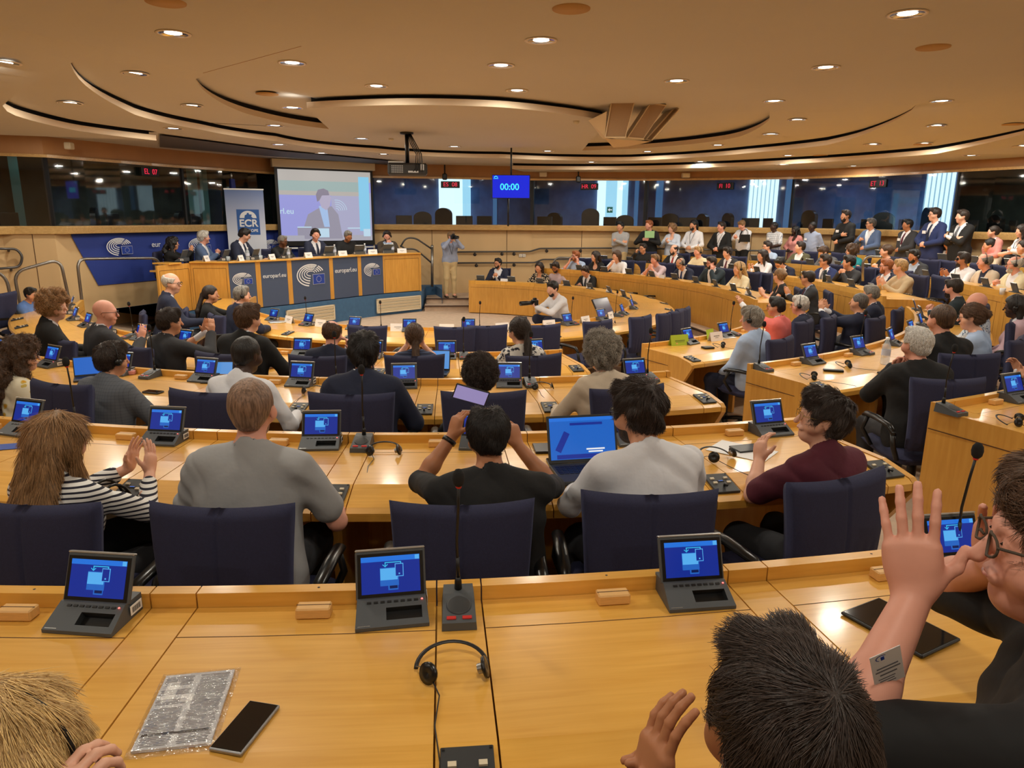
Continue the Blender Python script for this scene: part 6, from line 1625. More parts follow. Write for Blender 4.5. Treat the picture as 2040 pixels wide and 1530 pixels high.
    if 'phones' in ex:
        mb = MB(); bw = max(.004, h * .3); q = big if hair != 'bald' else 0; q = min(q, .03)
        mb.tube([tuple(hd((.088 + q) * cos(a), -.005, .022 + (.098 + q) * sin(a))) for a in np.linspace(-.1, pi + .1, 18)], bw, M_BLACK, 8); 
        hd_ = mb.build('headset', root)
        for sx in (-1, 1):
            M4 = Matrix.Translation(Vector(hd(sx * (.088 + q * .3), -.003, -.004))) @ Matrix(hr.tolist()).to_4x4() @ Matrix.Rotation(sx * pi / 2, 4, 'Y'); mb = MB(); mb.lathe([(0, .022), (.014, .022), (.026, .014), (.028, .0), (.024, -.008), (0, -.008)], M_BLACKG, 18, M4); mb.build('ear_pad', hd_)
    if 'badge' in ex:
        mb = MB(); p = T(.06, .155 + off * .4, .33); mb.box(tuple(p), (.085, .004, .055), M_WHITE, R=Matrix(rr.tolist())); mb.build('name_badge', root)
    if 'lanyard' in ex:
        mb = MB(); mb.tube([tuple(T(-.05, .03, .5)), tuple(T(-.055, .115, .42)), tuple(T(-.01, .15 + off, .25)), tuple(T(0, .155 + off, .2)), tuple(T(.01, .15 + off, .25)), tuple(T(.055, .115, .42)), tuple(T(.05, .03, .5))], .005, M_BLACK, 6); mb.build('lanyard', root)
    if 'watch' in ex and arms[1]:
        Sh, El, Wt, u, n, cu, sd = arms[1]; d = nz(Wt - El); mb = MB(); M4 = Matrix.Translation(Vector(Wt - d * .03)) @ Vector((0, 0, 1)).rotation_difference(Vector(d)).to_matrix().to_4x4(); mb.lathe([(.0315, -.01), (.034, -.01), (.034, .01), (.0315, .01)], M_BLACK, 20, M4); mb.build('wristwatch', root)
    # --- place by the head
    root.location = (x0, y0, fz2); root.rotation_euler = (0, 0, face); root.scale = (S, S, S)
    def W(p): p = np.array(p) * S; return (x0 + c_ * p[0] - s_ * p[1], y0 + s_ * p[0] + c_ * p[1], fz2 + p[2])
    info = dict(root=root, W=W, arms=arms, face=face, HC=HC, S=S, T=T, hr=hr, xy=(x0, y0), fz=fz2, loc3=loc3, NB=NB)
    if sit and chair_label is not False:
        chair(x0, y0, fz, face, chair_label or f'navy conference chair holding the {chair_word(label)}', None)
    return info
def chair_word(l):
    w_ = l.split(); return ' '.join(w_[:11])

# ============================================================ THE PEOPLE IN THE PHOTOGRAPH
PI_ = {}
def r(ring, px, py, off=.95, far=False): return ('r', ring, px, py, off, far)
def g(px, py, D, fz): return ('g', px, py, D, fz)
# ---- fourth row (backs to the camera)
PI_['stripe'] = person('woman with long light brown hair and striped top, clapping with her back turned', r(4, 112, 868, 1.0), 'stripe', 'blouse', 'long', 'light', 'f', 'clap', 'clap', -.15, (-.2, 0), .12, sex='f', ex='glasses wire vlong', sleeve=.85, rw=(.14, .40, -.06), lw=(-.0, .42, -.06), chair_label=False)
PI_['bald'] = person('man with shaved balding head in a grey melange t-shirt, both arms on the desk', r(4, 503, 792, .92), 'lgrey', 'tee', 'buzz', 'shaved', 'p', 'wide', 'wide', .0, (.05, -.1), .25, sleeve=.37, build=1.05, g=1, ex='stub', chair_label=False)
PI_['phone'] = person('man with thinning black hair in a black shirt holding up a phone', r(4, 972, 842, .95), 'black', 'shirt', 'recede', 'black', 't', 'phone', 'phone', .05, (.05, .15), .28, build=1.2, sleeve=.55, rw=('px', 1030, 885, 2.86, (-.3, .2, 1), (-.7, .5, 0), .8), lw=('px', 902, 868, 2.86, (.28, .25, 1), (.7, .5, 0), .7), ex='watch', chair_label=False)
PI_['laptop'] = person('bearded man with messy dark hair in a white shirt at an open laptop', r(4, 1270, 800, .92), 'white', 'shirt', 'tuft', 'dark', 'm', 'desk', 'type', .18, (.4, .1), .2, build=1.1, ex='glasses beard', chair_label=False)
PI_['maroon'] = person('young man with dark swept-back hair in a maroon polo shirt, looking left', r(4, 1640, 818, .95), 'maroon', 'tee', 'tuft', 'dark', 'f', 'desk', 'arms', .25, (.95, -.2), .2, sleeve=.42, ex='glasses wire', lw=(.02, .36, -.10), rw=(-.12, .40, -.27), chair_label=False)
# ---- third row
person('woman with frizzy brown hair and a lemon print blouse', r(3, 42, 700, 1.0), 'lemon', 'blouse', 'curly', 'brown', 'f', 'desk', 'desk', -.5, (-.3, 0), .12, sex='f', sleeve=.25, ex='glasses vlong')
person('man in a grey checked jacket wearing black headphones', r(3, 222, 706, .98), 'check', 'suit', 'short', 'dark', 'm', 'desk', 'fold', -.15, (-.3, 0), .18, ex='phones', build=1.05)
person('young man with very short black hair in a white shirt, elbows out', r(3, 492, 692, .95), 'white', 'shirt', 'buzz', 'black', 'd', 'wide', 'fold', -.1, (-.2, .1), .25)
person('man with thick black hair in a dark navy suit, seen from behind', r(3, 726, 690, .95), 'navy', 'suit', 'wavy', 'black', 't', 'wide', 'wide', 0, (0, 0), .22, build=1.08)
person('woman with a curly bun and bare shoulders in a black top', r(3, 957, 738, .95), 'black', 'dress', 'afro', 'dark', 'b', 'fold', 'fold', 0, (.1, .1), .18, sex='f', sleeve=.6, ex='offshoulder')
person('woman with short curly grey hair in a beige sweater and red scarf', r(3, 1198, 694, .95), 'tan', 'sweater', 'curly', 'grey', 'f', 'fold', 'desk', .15, (.1, 0), .15, sex='f')
# ---- second row, left of the aisle
person('bald man with glasses in a dark grey suit, holding a phone', r(2, 212, 615, 1.0), 'char', 'suit', 'bald', 'white', 'p', 'clap', 'fold', -.3, (-.5, 0), .15, ex='glasses')
person('man with short dark hair in a dark suit, clapping with white cuffs', r(2, 340, 634, 1.0), 'char', 'suit', 'short', 'dark', 'm', 'clapr', 'clapr', -.25, (-.35, 0), .12, rw=(.16, .36, .04), lw=(-.05, .36, .04))
person('man with brown hair in a black suit in front of the white shirt', r(2, 497, 625, 1.0), 'black', 'suit', 'short', 'brown', 'f', 'desk', 'fold', -.1, (-.3, 0), .2, build=1.05)
person('bald man in a navy suit resting his hands by his face', r(2, 662, 655, .95), 'navy', 'suit', 'fringe', 'brown', 'p', 'cheek', 'chin', 0, (0, .15), .2)
person('woman with a long brown braid in a ribbed navy sweater, holding up a phone', r(2, 825, 664, .95), 'knit', 'sweater', 'braid', 'brown', 'f', 'phone', 'phone', .1, (.1, 0), .12, sex='f', sleeve=.5, ex='')
person('woman with a dark wavy ponytail and black and white patterned blouse', r(2, 1034, 652, .98), 'paisley', 'blouse', 'pony', 'dark', 'f', 'fold', 'fold', .15, (.35, .05), .15, sex='f', ex='glasses')
person('young man with curly light brown hair in a black jacket, far left', r(2, 112, 602, 1.25), 'black', 'suit', 'curly', 'light', 'f', 'fold', 'desk', -.5, (-.5, 0), .15)
person('woman with short black hair and puffed blue sleeves at the far left', ('g', 62, 592, 12.6, .19), 'puff', 'puff', 'short', 'black', 'm', 'fold', 'fold', -.5, (-.2, .2), .2, sex='f', sleeve=.7)
# ---- innermost row
person('old man with thin white hair in a navy suit, first at the inner desk', r(1, 346, 558, 1.5), 'navy', 'suit', 'fringe', 'white', 'f', 'desk', 'fold', -.3, (-.5, 0), .15, ex='glasses')
person('woman with a long dark ponytail clapping before the podium', r(1, 421, 582, 1.0), 'black', 'shirt', 'pony', 'dark', 'm', 'clapr', 'clapr', -.4, (-.3, 0), .1, sex='f', rw=(.2, .36, .0), lw=(-.12, .36, .0))
person('grey-haired man in a dark suit beside the clapping ponytailed woman', r(1, 484, 583, .95), 'navy', 'suit', 'short', 'grey', 'f', 'fold', 'fold', -.2, (-.4, 0), .15, ex='phones')
# ---- innermost row, far side
person('bearded man with glasses in a dark suit, alone at the inner desk end', r(1, 992, 522, 1.0, 'm'), 'navy', 'suit', 'short', 'black', 'm', 'pray', 'pray', .0, (-.3, 0), .05, ex='beard glasses')
person('woman in a black and cream leaf print dress', r(1, 1074, 534, 1.0, 'm'), 'leaf', 'dress', 'bob', 'dark', 'm', 'desk', 'desk', .1, (-.1, 0), .15, sex='f', sleeve=.4)
person('bearded man in a pale pink shirt with headphones, looking down', r(1, 1107, 527, 1.1, 'm'), 'pinkish', 'shirt', 'short', 'dark', 't', 'desk', 'desk', 0, (0, .35), .2, ex='beard phones glasses')
person('man in a black jacket with headphones looking at his phone', r(1, 1166, 535, 1.0, 'm'), 'black', 'suit', 'short', 'dark', 'm', 'text', 'text', 0, (0, .4), .2, ex='phones tie', tie='char')
# ---- second row, far side
FR = lambda ring, px, py, off=.85: r(ring, px, py, off, 'm')
person('red-haired man with glasses in a light blue shirt, hands by his chin', FR(2, 1147, 509), 'sky', 'shirt', 'short', 'red', 'p', 'cheek', 'cheek', 0, (-.4, 0), .15, ex='glasses beard', sleeve=.6)
person('young woman with long dark hair between two men in light shirts', FR(2, 1186, 512), 'black', 'dress', 'long', 'dark', 'f', 'fold', 'fold', 0, (-.5, 0), .1, sex='f', sleeve=.1, ex='vlong')
person('man with chin-length brown hair in a white shirt, hand over his mouth', FR(2, 1228, 506), 'white', 'shirt', 'bob', 'brown', 'f', 'mouth', 'fold', .1, (-.2, 0), .25, sleeve=.75)
person('young man with headphones in a pinkish shirt, both hands at his mouth', FR(2, 1305, 513), 'pinkish', 'shirt', 'short', 'light', 'p', 'mouth', 'mouth', .1, (-.2, .05), .25, ex='phones', sleeve=.75)
person('older man with grey hair in a navy suit, reading with head bowed', FR(2, 1356, 518), 'navy', 'suit', 'fringe', 'grey', 'm', 'desk', 'fold', .1, (-.1, .45), .3, ex='phones glasses', tie='blue')
person('stout bearded man in a dark blue suit leaning his cheek on his hand', FR(2, 1417, 518), 'petrol', 'suit', 'short', 'dark', 'p', 'fold', 'cheek', .1, (-.2, .1), .25, build=1.25, ex='beard glasses')
person('blonde woman with headphones in a cream knitted top', FR(2, 1472, 532), 'cream', 'sweater', 'long', 'blond', 'f', 'fold', 'fold', .1, (-.2, 0), .12, sex='f', ex='phones vlong')
person('woman with a blond bun in a sleeveless black dress, hands raised', g(1553, 546, 13.0, .19), 'black', 'dress', 'bun', 'light', 'f', 'arms', 'arms', .1, (-.9, 0), .1, sex='f', sleeve=.12)
person('man with rimless glasses in a grey suit clapping', g(1609, 550, 12.7, .19), 'char', 'suit', 'recede', 'dark', 'm', 'clap', 'clap', .1, (-.35, 0), .1, ex='glasses', tie='maroon', under='sky')
# ---- third row, far side
person('priest in black holding up a small phone', FR(3, 1281, 492), 'black', 'robe', 'short', 'dark', 'm', 'phone', 'fold', .2, (-.3, 0), .1, build=1.1, ex='glasses')
person('balding bearded man in a dark suit and red tie', FR(3, 1343, 495), 'black', 'suit', 'fringe', 'dark', 'f', 'fold', 'fold', 0, (-.2, 0), .08, ex='beard', tie='red')
person('young blond man with headphones in a cream shirt', FR(3, 1391, 500), 'cream', 'shirt', 'short', 'blond', 'p', 'fold', 'fold', 0, (-.2, 0), .12, ex='phones')
person('young man with wavy brown hair in a dark suit and dark red tie', FR(3, 1449, 500), 'char', 'suit', 'wavy', 'dark', 'f', 'fold', 'desk', 0, (-.2, .1), .15, ex='phones badge', tie='maroon')
person('young woman with very long dark hair in a white top, clapping', FR(3, 1519, 512), 'white', 'shirt', 'long', 'dark', 'm', 'clap', 'clap', 0, (-.2, 0), .1, sex='f', ex='vlong')
person('dark-haired man in a navy suit bending low over the desk', FR(3, 1555, 525, .75), 'navy', 'suit', 'short', 'black', 'm', 'desk', 'fold', .1, (0, .5), .55, ex='glasses')
person('young man with black glasses and a striped tie', FR(3, 1644, 518), 'blue', 'suit', 'wavy', 'dark', 'm', 'fold', 'fold', .1, (-.4, 0), .1, ex='glasses', tie='grey')
person('dark-haired young man in a dark shirt resting his chin on both fists', FR(3, 1691, 518), 'char', 'shirt', 'wavy', 'black', 'm', 'chin', 'chin', .1, (-.5, 0), .2)
person('bearded man with reddish beard half hidden by the beige jacket', FR(3, 1766, 537, 1.1), 'navy', 'suit', 'short', 'red', 'p', 'fold', 'fold', .1, (-.4, 0), .1, ex='beard glasses')
person('blond young man in a beige linen jacket, clapping', FR(3, 1793, 528, .75), 'beige', 'shirt', 'short', 'blond', 'f', 'clap', 'clap', .1, (-.6, 0), .1, ex='', chair_label='navy chair under the blond man in the beige jacket')
# ---- fourth row, far side
person('man with glasses in a light blue shirt behind the long-haired young woman', FR(4, 1529, 492), 'sky', 'shirt', 'short', 'dark', 'f', 'desk', 'fold', 0, (-.4, 0), .1, ex='glasses')
person('young man with dark hair in an olive blazer', FR(4, 1594, 490), 'olive', 'suit', 'short', 'dark', 'f', 'fold', 'fold', 0, (-.6, -.1), .05, under='white')
person('person with brown hair bowed low behind the striped tie man', FR(4, 1642, 498), 'grey', 'sweater', 'wavy', 'brown', 'f', 'fold', 'fold', 0, (-.2, .5), .3)
person('woman with curly brown hair in a sleeveless teal dress', FR(4, 1697, 505, 1.1), 'teal', 'dress', 'curly', 'brown', 'f', 'fold', 'fold', 0, (-.9, 0), .1, sex='f', sleeve=.12)
person('woman with pinned-up brown hair in a black top, hands joined', FR(4, 1765, 497), 'black', 'dress', 'bun', 'brown', 'f', 'pray', 'pray', 0, (-.5, 0), .1, sex='f', sleeve=.9)
person('bearded young man with headphones in a dark grey suit', FR(4, 1822, 513), 'char', 'suit', 'short', 'black', 't', 'fold', 'fold', .1, (-.05, .1), .15, ex='beard phones', under='sky')
person('man with glasses and trimmed beard in a white shirt, clapping', FR(4, 1919, 516), 'white', 'shirt', 'short', 'dark', 't', 'clap', 'clap', 0, (-.5, -.05), .12, ex='glasses stub')
person('bald man with headphones in a beige vest over a navy shirt', FR(4, 1963, 526), 'tan', 'vest', 'fringe', 'grey', 'p', 'wide', 'wide', 0, (-.4, 0), .15, ex='phones', under='navy')
person('white-bearded man with headphones and glasses in a cream jacket', FR(4, 2022, 528), 'cream', 'suit', 'fringe', 'white', 'p', 'pray', 'pray', 0, (-.4, 0), .12, ex='phones beard whitebeard glasses', under='white')
# ---- last row, far side
person('woman with headphones in a black and white printed blouse', FR(6, 1892, 497), 'bw', 'blouse', 'short', 'dark', 'm', 'fold', 'fold', .1, (.35, 0), .1, sex='f', ex='phones glasses')
person('woman with a dark bun in a beige top at the last desk', FR(6, 1972, 495), 'tan', 'sweater', 'bun', 'black', 'm', 'fold', 'fold', 0, (-.6, 0), .1, sex='f')
person('woman with her arm behind her head at the right edge', FR(6, 2040, 505), 'char', 'shirt', 'bun', 'dark', 'f', 'neck', 'fold', 0, (-.3, 0), .1, sex='f', sleeve=.3)
# ---- second row right of the aisle
person('grey-haired man with headphones in a pale blue jacket, hand on his thigh', r(2, 1496, 630, 1.05), 'sky', 'suit', 'wavy', 'grey', 'p', 'lap', 'lap', .15, (.3, 0), .08, ex='phones', build=1.1, under='white', trous='navy')
person('woman with short black hair in a coral jacket raising her arm', g(1546, 606, 9.0, .19), 'pink', 'suit', 'short', 'black', 'm', 'fold', 'up', .1, (.4, 0), .1, sex='f', ex='glasses', lw=(.05, .50, .20))
person('white-haired man with headphones and glasses in a navy suit', g(1593, 603, 9.5, .19), 'navy', 'suit', 'wavy', 'white', 'p', 'pray', 'pray', .1, (.3, 0), .15, ex='phones glasses', build=1.1)
PI_['clapnavy'] = person('short-haired man in a navy suit leaning back and clapping', ('g', 1711, 599, 9.7, .19), 'navy', 'suit', 'buzz', 'salt', 'm', 'clapr', 'clapr', -.1, (.15, -.1), -.1, rw=(.08, .46, .02), lw=(.06, .46, .02), trous='navy')
person('grey-haired man in a navy suit behind the clapping man', ('g', 1735, 581, 10.8, .19), 'navy', 'suit', 'short', 'grey', 'm', 'fold', 'fold', -.1, (.2, .1), .1)
# ---- third row right of the aisle
PI_['priest'] = person('elderly priest with white hair and glasses, hand at his mouth', g(1828, 676, 5.7, .33), 'black', 'robe', 'crop', 'white', 'p', 'lap', 'chin', .05, (.2, -.05), .18, ex='glasses wire')
person('man with cropped hair and high forehead in black, fists together', g(1876, 628, 6.8, .33), 'black', 'shirt', 'buzz', 'brown', 'p', 'fold', 'pray', .1, (.2, 0), .15)
person('woman with glasses and pinned-up hair in a light blue shirt and dark scarf', g(1936, 624, 7.7, .33), 'sky', 'shirt', 'bun', 'brown', 'f', 'fold', 'fold', .1, (.3, .05), .15, sex='f', ex='glasses')
person('bald man with glasses in a blue and white patterned shirt', g(1945, 599, 9.0, .33), 'tattoo', 'shirt', 'bald', 'white', 'p', 'fold', 'fold', .1, (.2, 0), .1, ex='glasses')
person('bearded man in a dark green suit holding a pen', g(1899, 568, 10.6, .33), 'petrol', 'suit', 'recede', 'dark', 'p', 'pray', 'pray', 0, (-.2, .1), .12, ex='beard', tie='maroon')
person('woman with headphones and black hair in a lilac jacket', ('g', 2023, 606, 9.0, .38), 'lilac', 'suit', 'bob', 'black', 'd', 'lap', 'lap', .1, (.1, .05), .08, sex='f', ex='phones')
PI_['edge'] = person('man in a dark suit cut off by the right picture edge', ('g', 2105, 720, 6.2, .46), 'navy', 'suit', 'short', 'dark', 'm', 'arms', 'arms', .1, (.2, 0), .1, rw=(-.05, .36, -.06))
# ---- on the podium
def pod(px, py, dd=.75):
    xs_ = [proj(*p, ZT)[0] for p in pl]; X = float(np.interp(px, xs_, [p[0] for p in pl])); Y = float(np.interp(px, xs_, [p[1] for p in pl])); return ('g', px, py, hypot(X, Y) + dd + .25, ZP + .1)
for a in (
    ('woman with a mass of curly black hair in black, clapping on the podium', pod(345, 483, .9), 'black', 'sweater', 'curly', 'black', 'm', 'clapr', 'clapr', .3, (.2, 0), .05, dict(sex='f', ex='vlong', rw=(.03, .38, .02), lw=(.03, .38, .02))),
    ('grey-haired man in a blue-grey jacket looking right on the podium', pod(406, 470, .9), 'dblue', 'suit', 'wavy', 'white', 'p', 'pray', 'pray', .35, (.5, 0), .05, dict()),
    ('young man with glasses and dark hair in a navy suit, reading at the podium', pod(487, 463, .85), 'navy', 'suit', 'short', 'black', 'f', 'desk', 'desk', .1, (.5, .35), .1, dict(ex='glasses', tie='navy')),
    ('elderly man with white hair and glasses in black, hand at his chin', pod(563, 477, .8), 'black', 'robe', 'crop', 'grey', 'b', 'chin', 'fold', .0, (.3, .1), .15, dict(ex='glasses')),
    ('dark-haired man with headphones in a dark suit in the middle of the podium', pod(628, 464, .85), 'navy', 'suit', 'short', 'dark', 'p', 'fold', 'fold', 0, (-.3, .05), .1, dict(ex='phones', tie='navy')),
    ('grey-haired bishop in black with a pectoral chain, looking down', pod(693, 466, .85), 'black', 'robe', 'crop', 'grey', 't', 'fold', 'fold', 0, (.1, .35), .12, dict()),
    ('bearded man with headphones in a brown jacket, hands joined at his mouth', pod(771, 467, .85), 'brown', 'suit', 'short', 'dark', 'p', 'mouth', 'mouth', 0, (-.3, .1), .15, dict(ex='beard phones', tie='blue', under='sky'))):
    person(*a[:-1], **a[-1])
# ---- standing along the wall
def st(px, py, back=.5, fz=None): return ('g', px, py, wdist(px) - back, (.50 if px < 1450 else .70) if fz is None else fz)
for a in (
    ('young man in a white shirt with folded arms, first of the standing row', st(1236, 449), 'lgrey', 'shirt', 'short', 'black', 'm', 'crossR', 'crossL', .3, (-.3, 0), dict(trous='khaki')),
    ('young man in a black sweater holding a green folder', st(1293, 446), 'black', 'sweater', 'short', 'red', 'p', 'hold', 'hold', .2, (-.4, 0), dict(trous='khaki')),
    ('young woman with short light curls in a pale striped blouse', st(1339, 453), 'pinstripe', 'blouse', 'curly', 'light', 'f', 'pray', 'text', .1, (-.4, 0), dict(sex='f', trous='navy')),
    ('bearded man with tied hair in a white shirt', st(1382, 446), 'white', 'shirt', 'pony', 'black', 'm', 'belly', 'belly', .1, (-.3, 0), dict(ex='beard lanyard', trous='navy')),
    ('young man in a black suit with open white collar and lanyard', st(1437, 449), 'black', 'suit', 'short', 'dark', 'p', 'belly', 'belly', .1, (-.4, 0), dict(ex='lanyard', trous='black')),
    ('man in a white shirt and dark tie looking at his phone', st(1478, 444, .6), 'white', 'shirt', 'short', 'light', 'p', 'text', 'text', 0, (0, .5), dict(build=1.05, tie='black', trous='black')),
    ('man in a short-sleeved plaid shirt', st(1542, 449, .6), 'plaid', 'tee', 'buzz', 'black', 'd', 'side', 'belly', 0, (-.3, 0), dict(sleeve=.4, build=1.1, ex='badge', trous='navy')),
    ('woman with long black braids in a peach top', st(1584, 457, .5), 'rose', 'blouse', 'locs', 'black', 'd', 'belly', 'side', 0, (-.2, 0), dict(sex='f', ex='vlong', trous='black')),
    ('broad man in a pale grey-blue shirt with a name badge', st(1618, 449, .7), 'bluegrey', 'shirt', 'buzz', 'black', 'd', 'side', 'side', 0, (0, 0), dict(build=1.2, ex='badge', trous='navy')),
    ('bearded man in a black sweater with folded arms, standing tall', st(1685, 427, .6), 'black', 'sweater', 'short', 'dark', 'm', 'crossR', 'belly', 0, (-.1, 0), dict(ex='beard badge', trous='khaki')),
    ('older man with glasses in a blue blazer and white shirt', st(1735, 443, .7), 'dblue', 'suit', 'short', 'salt', 'm', 'hold', 'belly', .1, (-.5, 0), dict(ex='glasses', trous='khaki')),
    ('stout man with black hair in a dark grey suit and badge', st(1808, 445, .6), 'char', 'suit', 'short', 'black', 't', 'side', 'belly', 0, (-.2, 0), dict(build=1.15, ex='badge', tie='maroon', trous='char')),
    ('tall young man with glasses in a royal blue suit', st(1862, 424, .6), 'blue', 'suit', 'short', 'dark', 'f', 'belly', 'belly', .1, (-.3, 0), dict(ex='glasses badge', tie='navy', trous='blue')),
    ('tall man with a moustache in a black suit with folded arms', st(1917, 428, .6), 'black', 'suit', 'short', 'dark', 'f', 'crossR', 'crossL', .1, (-.3, 0), dict(ex='badge', tie='grey', trous='black')),
    ('woman in a pink cardigan over a white top', st(1979, 459, .7), 'rose', 'suit', 'bun', 'dark', 'f', 'side', 'belly', 0, (-.4, 0), dict(sex='f', trous='black')),
    ('woman in a white blouse with camera straps at the right edge', st(2036, 457, .8), 'white', 'blouse', 'long', 'dark', 'f', 'belly', 'hold', 0, (-.2, .1), dict(sex='f', ex='lanyard', trous='black'))):
    kw = a[-1]; person(*a[:10], a[10] if False else a[9] and a[9], **kw) if False else person(a[0], a[1], a[2], a[3], a[4], a[5], a[6], a[7], a[8], a[9], a[10], .0, pose='stand', **kw)
PI_['photog'] = person('photographer in a grey striped shirt and khaki trousers, standing with a camera', ('g', 899, 468, 18.5, .27), 'bluegrey', 'shirt', 'short', 'light', 'p', 'cam', 'cam', .35, (.5, .15), .06, pose='stand', trous='khaki', ex='lanyard brownshoe')
PI_['kneel'] = person('crouching photographer in a white shirt with a long-lens camera', ('g', 1101, 568, 12.9, .0), 'white', 'shirt', 'short', 'black', 'f', 'cam', 'cam', .9, (.35, .15), .35, pose='crouch', trous='navy', rw=(.06, .34, -.06), lw=(.04, .40, -.08), ex='stub')
# ---- right in front of the camera
PI_['blonde'] = person('person with blond hair and a headset band at the lower left corner', ('g', -8, 1512, 1.08, .45), 'black', 'sweater', 'bob', 'blond', 'f', 'arms', 'arms', -.3, (.3, .1), .1, ex='phones', chair_label=False, h=.0045, sex='f', rw=('px', 80, 1680, .95, (.4, .5, .8), (-.2, 0, -1), .7), lw=(.2, .2, -.3))
PI_['boy'] = person('boy with short dark brown hair clapping, seen from behind', ('g', 1562, 1425, .87, .48), 'char', 'tee', 'short', 'dark', 't', 'arms', 'clapr', 0, (.15, .0), .05, chair_label=False, h=.0042, lw=('px', 1300, 1585, .96, (.05, .1, 1), (1, .3, 0), .3), rw=('px', 1350, 1650, 1.0, (-.2, .1, 1), (-1, -.2, 0), .5), sleeve=.4)
PI_['tee'] = person('man with round tortoiseshell glasses in a black t-shirt, hands raised to clap', ('g', 2128, 1062, 1.42, .48), 'black', 'tee', 'short', 'brown', 'p', 'clapr', 'clapr', .95, (.25, -.05), .05, chair_label=False, h=.0042, sleeve=.45, ex='glasses tort', lw=('px', 1822, 1185, 1.36, (-.12, .15, 1), (.5, .8, 0), .15), rw=('px', 1985, 1130, 1.62, (-.1, -.1, 1), (-.4, -.8, 0), .3))
_dbg = [(round(o.scale[0], 2), o['label'][:40]) for o in PEOPLE]

for px, off, tw, lb in ((50, 1.42, .0, 'navy chair at the left edge behind the striped top woman'), (437, 1.40, 0, 'navy chair behind the man in the grey melange t-shirt'), (925, 1.38, 0, 'navy chair behind the man in the black shirt holding a phone'),
        (1318, 1.34, -.1, 'navy chair behind the bearded man in the white shirt'), (1662, 1.30, .2, 'navy chair turned behind the young man in the maroon polo')):
    p = find(4, px, off, False, FL[4] + .9); l, rz = frame_at(4, p, off - .28, FL[4]); chair(*l, rz + tw, lb, s=.95)

# ============================================================ SMALL THINGS
def slab(name, loc, size, m, rz, label, cat, tilt=None, bev=.003, face=None):
    mb = MB(); mb.box((0, 0, size[2] / 2), size, m, bev=min(bev, size[2] * .3))
    o = mb.build(name, None, loc, rz)
    if tilt is not None: o.rotation_euler = tilt
    tag(o, label, cat)
    if face:
        m2 = MB(); m2.box((0, 0, size[2] + .0006), (size[0] * .92, size[1] * .95, .001), face); m2.build('glass', o)
    return o
M_GLOSS = mat('phone glass', rgb(12, 14, 18), .06, spec=.8)
M_PHS = mat('phone edge', rgb(150, 150, 152), .3, .8)
def on_desk(ring, x, y, dz=.002):
    z = RINGS[ring][3] + dz; X, Y = pix(x, y, z); return (X, Y, z)
# the phone and the wrapped papers on the nearest desk
def quad_frame(P, z):
    """centre, size and heading of a rectangle seen at four pixels (near-left, near-right, far-right, far-left)"""
    q = [Vector(pix(x, y, z)) for x, y in P]; c = sum(q, Vector((0, 0))) / 4; a = (q[1] - q[0] + q[2] - q[3]) / 2; b = (q[3] - q[0] + q[2] - q[1]) / 2
    return c, a.length, b.length, atan2(a.y, a.x)
z5 = RINGS[5][3]
c, w_, h_, rz = quad_frame([(425, 1502), (492, 1522), (552, 1402), (486, 1398)], z5)
o = slab('mobile_phone', (c.x, c.y, z5 + .001), (.076, .156, .009), M_PHS, rz, 'dark smartphone with silver edge lying beside the wrapped papers', 'phone', face=M_GLOSS, bev=.002)
c, w_, h_, rz = quad_frame([(255, 1515), (420, 1490), (480, 1335), (325, 1345)], z5)
pk = empty('wrapped_papers', (c.x, c.y, z5 + .001), rz, 'magazine of grey printed pages wrapped in clear plastic on the nearest desk', 'papers')
mb = MB(); mb.box((0, 0, .004), (w_ * .92, h_ * .92, .006), mat('page grey', rgb(206, 206, 210), .6)); pg = mb.build('magazine', pk)
mb = MB(); rr_ = random.Random(3)
for cx in (-.24, .22):
    y = .42
    while y > -.44:
        if not (cx < 0 and .02 < y < .34 and int(y * 40) % 5 < 2): mb.box((cx * w_, y * h_, .0075), (w_ * .40 * rr_.uniform(.86, 1), .0016, .0004), mat('print grey', rgb(120, 120, 128), .8))
        y -= .018
mb.box((-.30 * w_, .22 * h_, .0074), (.16 * w_, .26 * h_, .0005), M_WHITE); mb.box((-.05 * w_, .12 * h_, .0074), (.16 * w_, .1 * h_, .0005), M_WHITE); mb.box((-.02 * w_, -.30 * h_, .0076), (.8 * w_, .006, .0004), M_INK); mb.build('printed_text', pg)
m, nt, b = nmat('clear film'); N = nt.nodes; L = nt.links
tr = N.new('ShaderNodeBsdfTransparent'); gl = N.new('ShaderNodeBsdfGlossy'); gl.inputs['Roughness'].default_value = .12; mx = N.new('ShaderNodeMixShader'); mx.inputs[0].default_value = .22
no = N.new('ShaderNodeTexNoise'); no.inputs['Scale'].default_value = 45; bp = N.new('ShaderNodeBump'); bp.inputs['Strength'].default_value = .9; bp.inputs['Distance'].default_value = .02; tc = N.new('ShaderNodeTexCoord'); L.new(tc.outputs['Object'], no.inputs[0]); L.new(no.outputs[0], bp.inputs['Height']); L.new(bp.outputs[0], gl.inputs['Normal'])
L.new(tr.outputs[0], mx.inputs[1]); L.new(gl.outputs[0], mx.inputs[2]); L.new(mx.outputs[0], N['Material Output'].inputs[0])
n = 26; vs = []; fs = []
for j in range(n + 1):
    for i in range(n + 1):
        u, v = i / n - .5, j / n - .5; e = min(1, (.5 - max(abs(u), abs(v))) * 14); vs.append((u * w_ * 1.06, v * h_ * 1.04, .001 + e * (.0095 + .0022 * sin(37 * u + 9 * sin(23 * v)) * sin(31 * v + 5 * u))))
for j in range(n):
    for i in range(n): a = j * (n + 1) + i; fs.append((a, a + 1, a + n + 2, a + n + 1))
mb = MB(); mb.add(vs, fs, m, True); mb.build('plastic_wrap', pk)

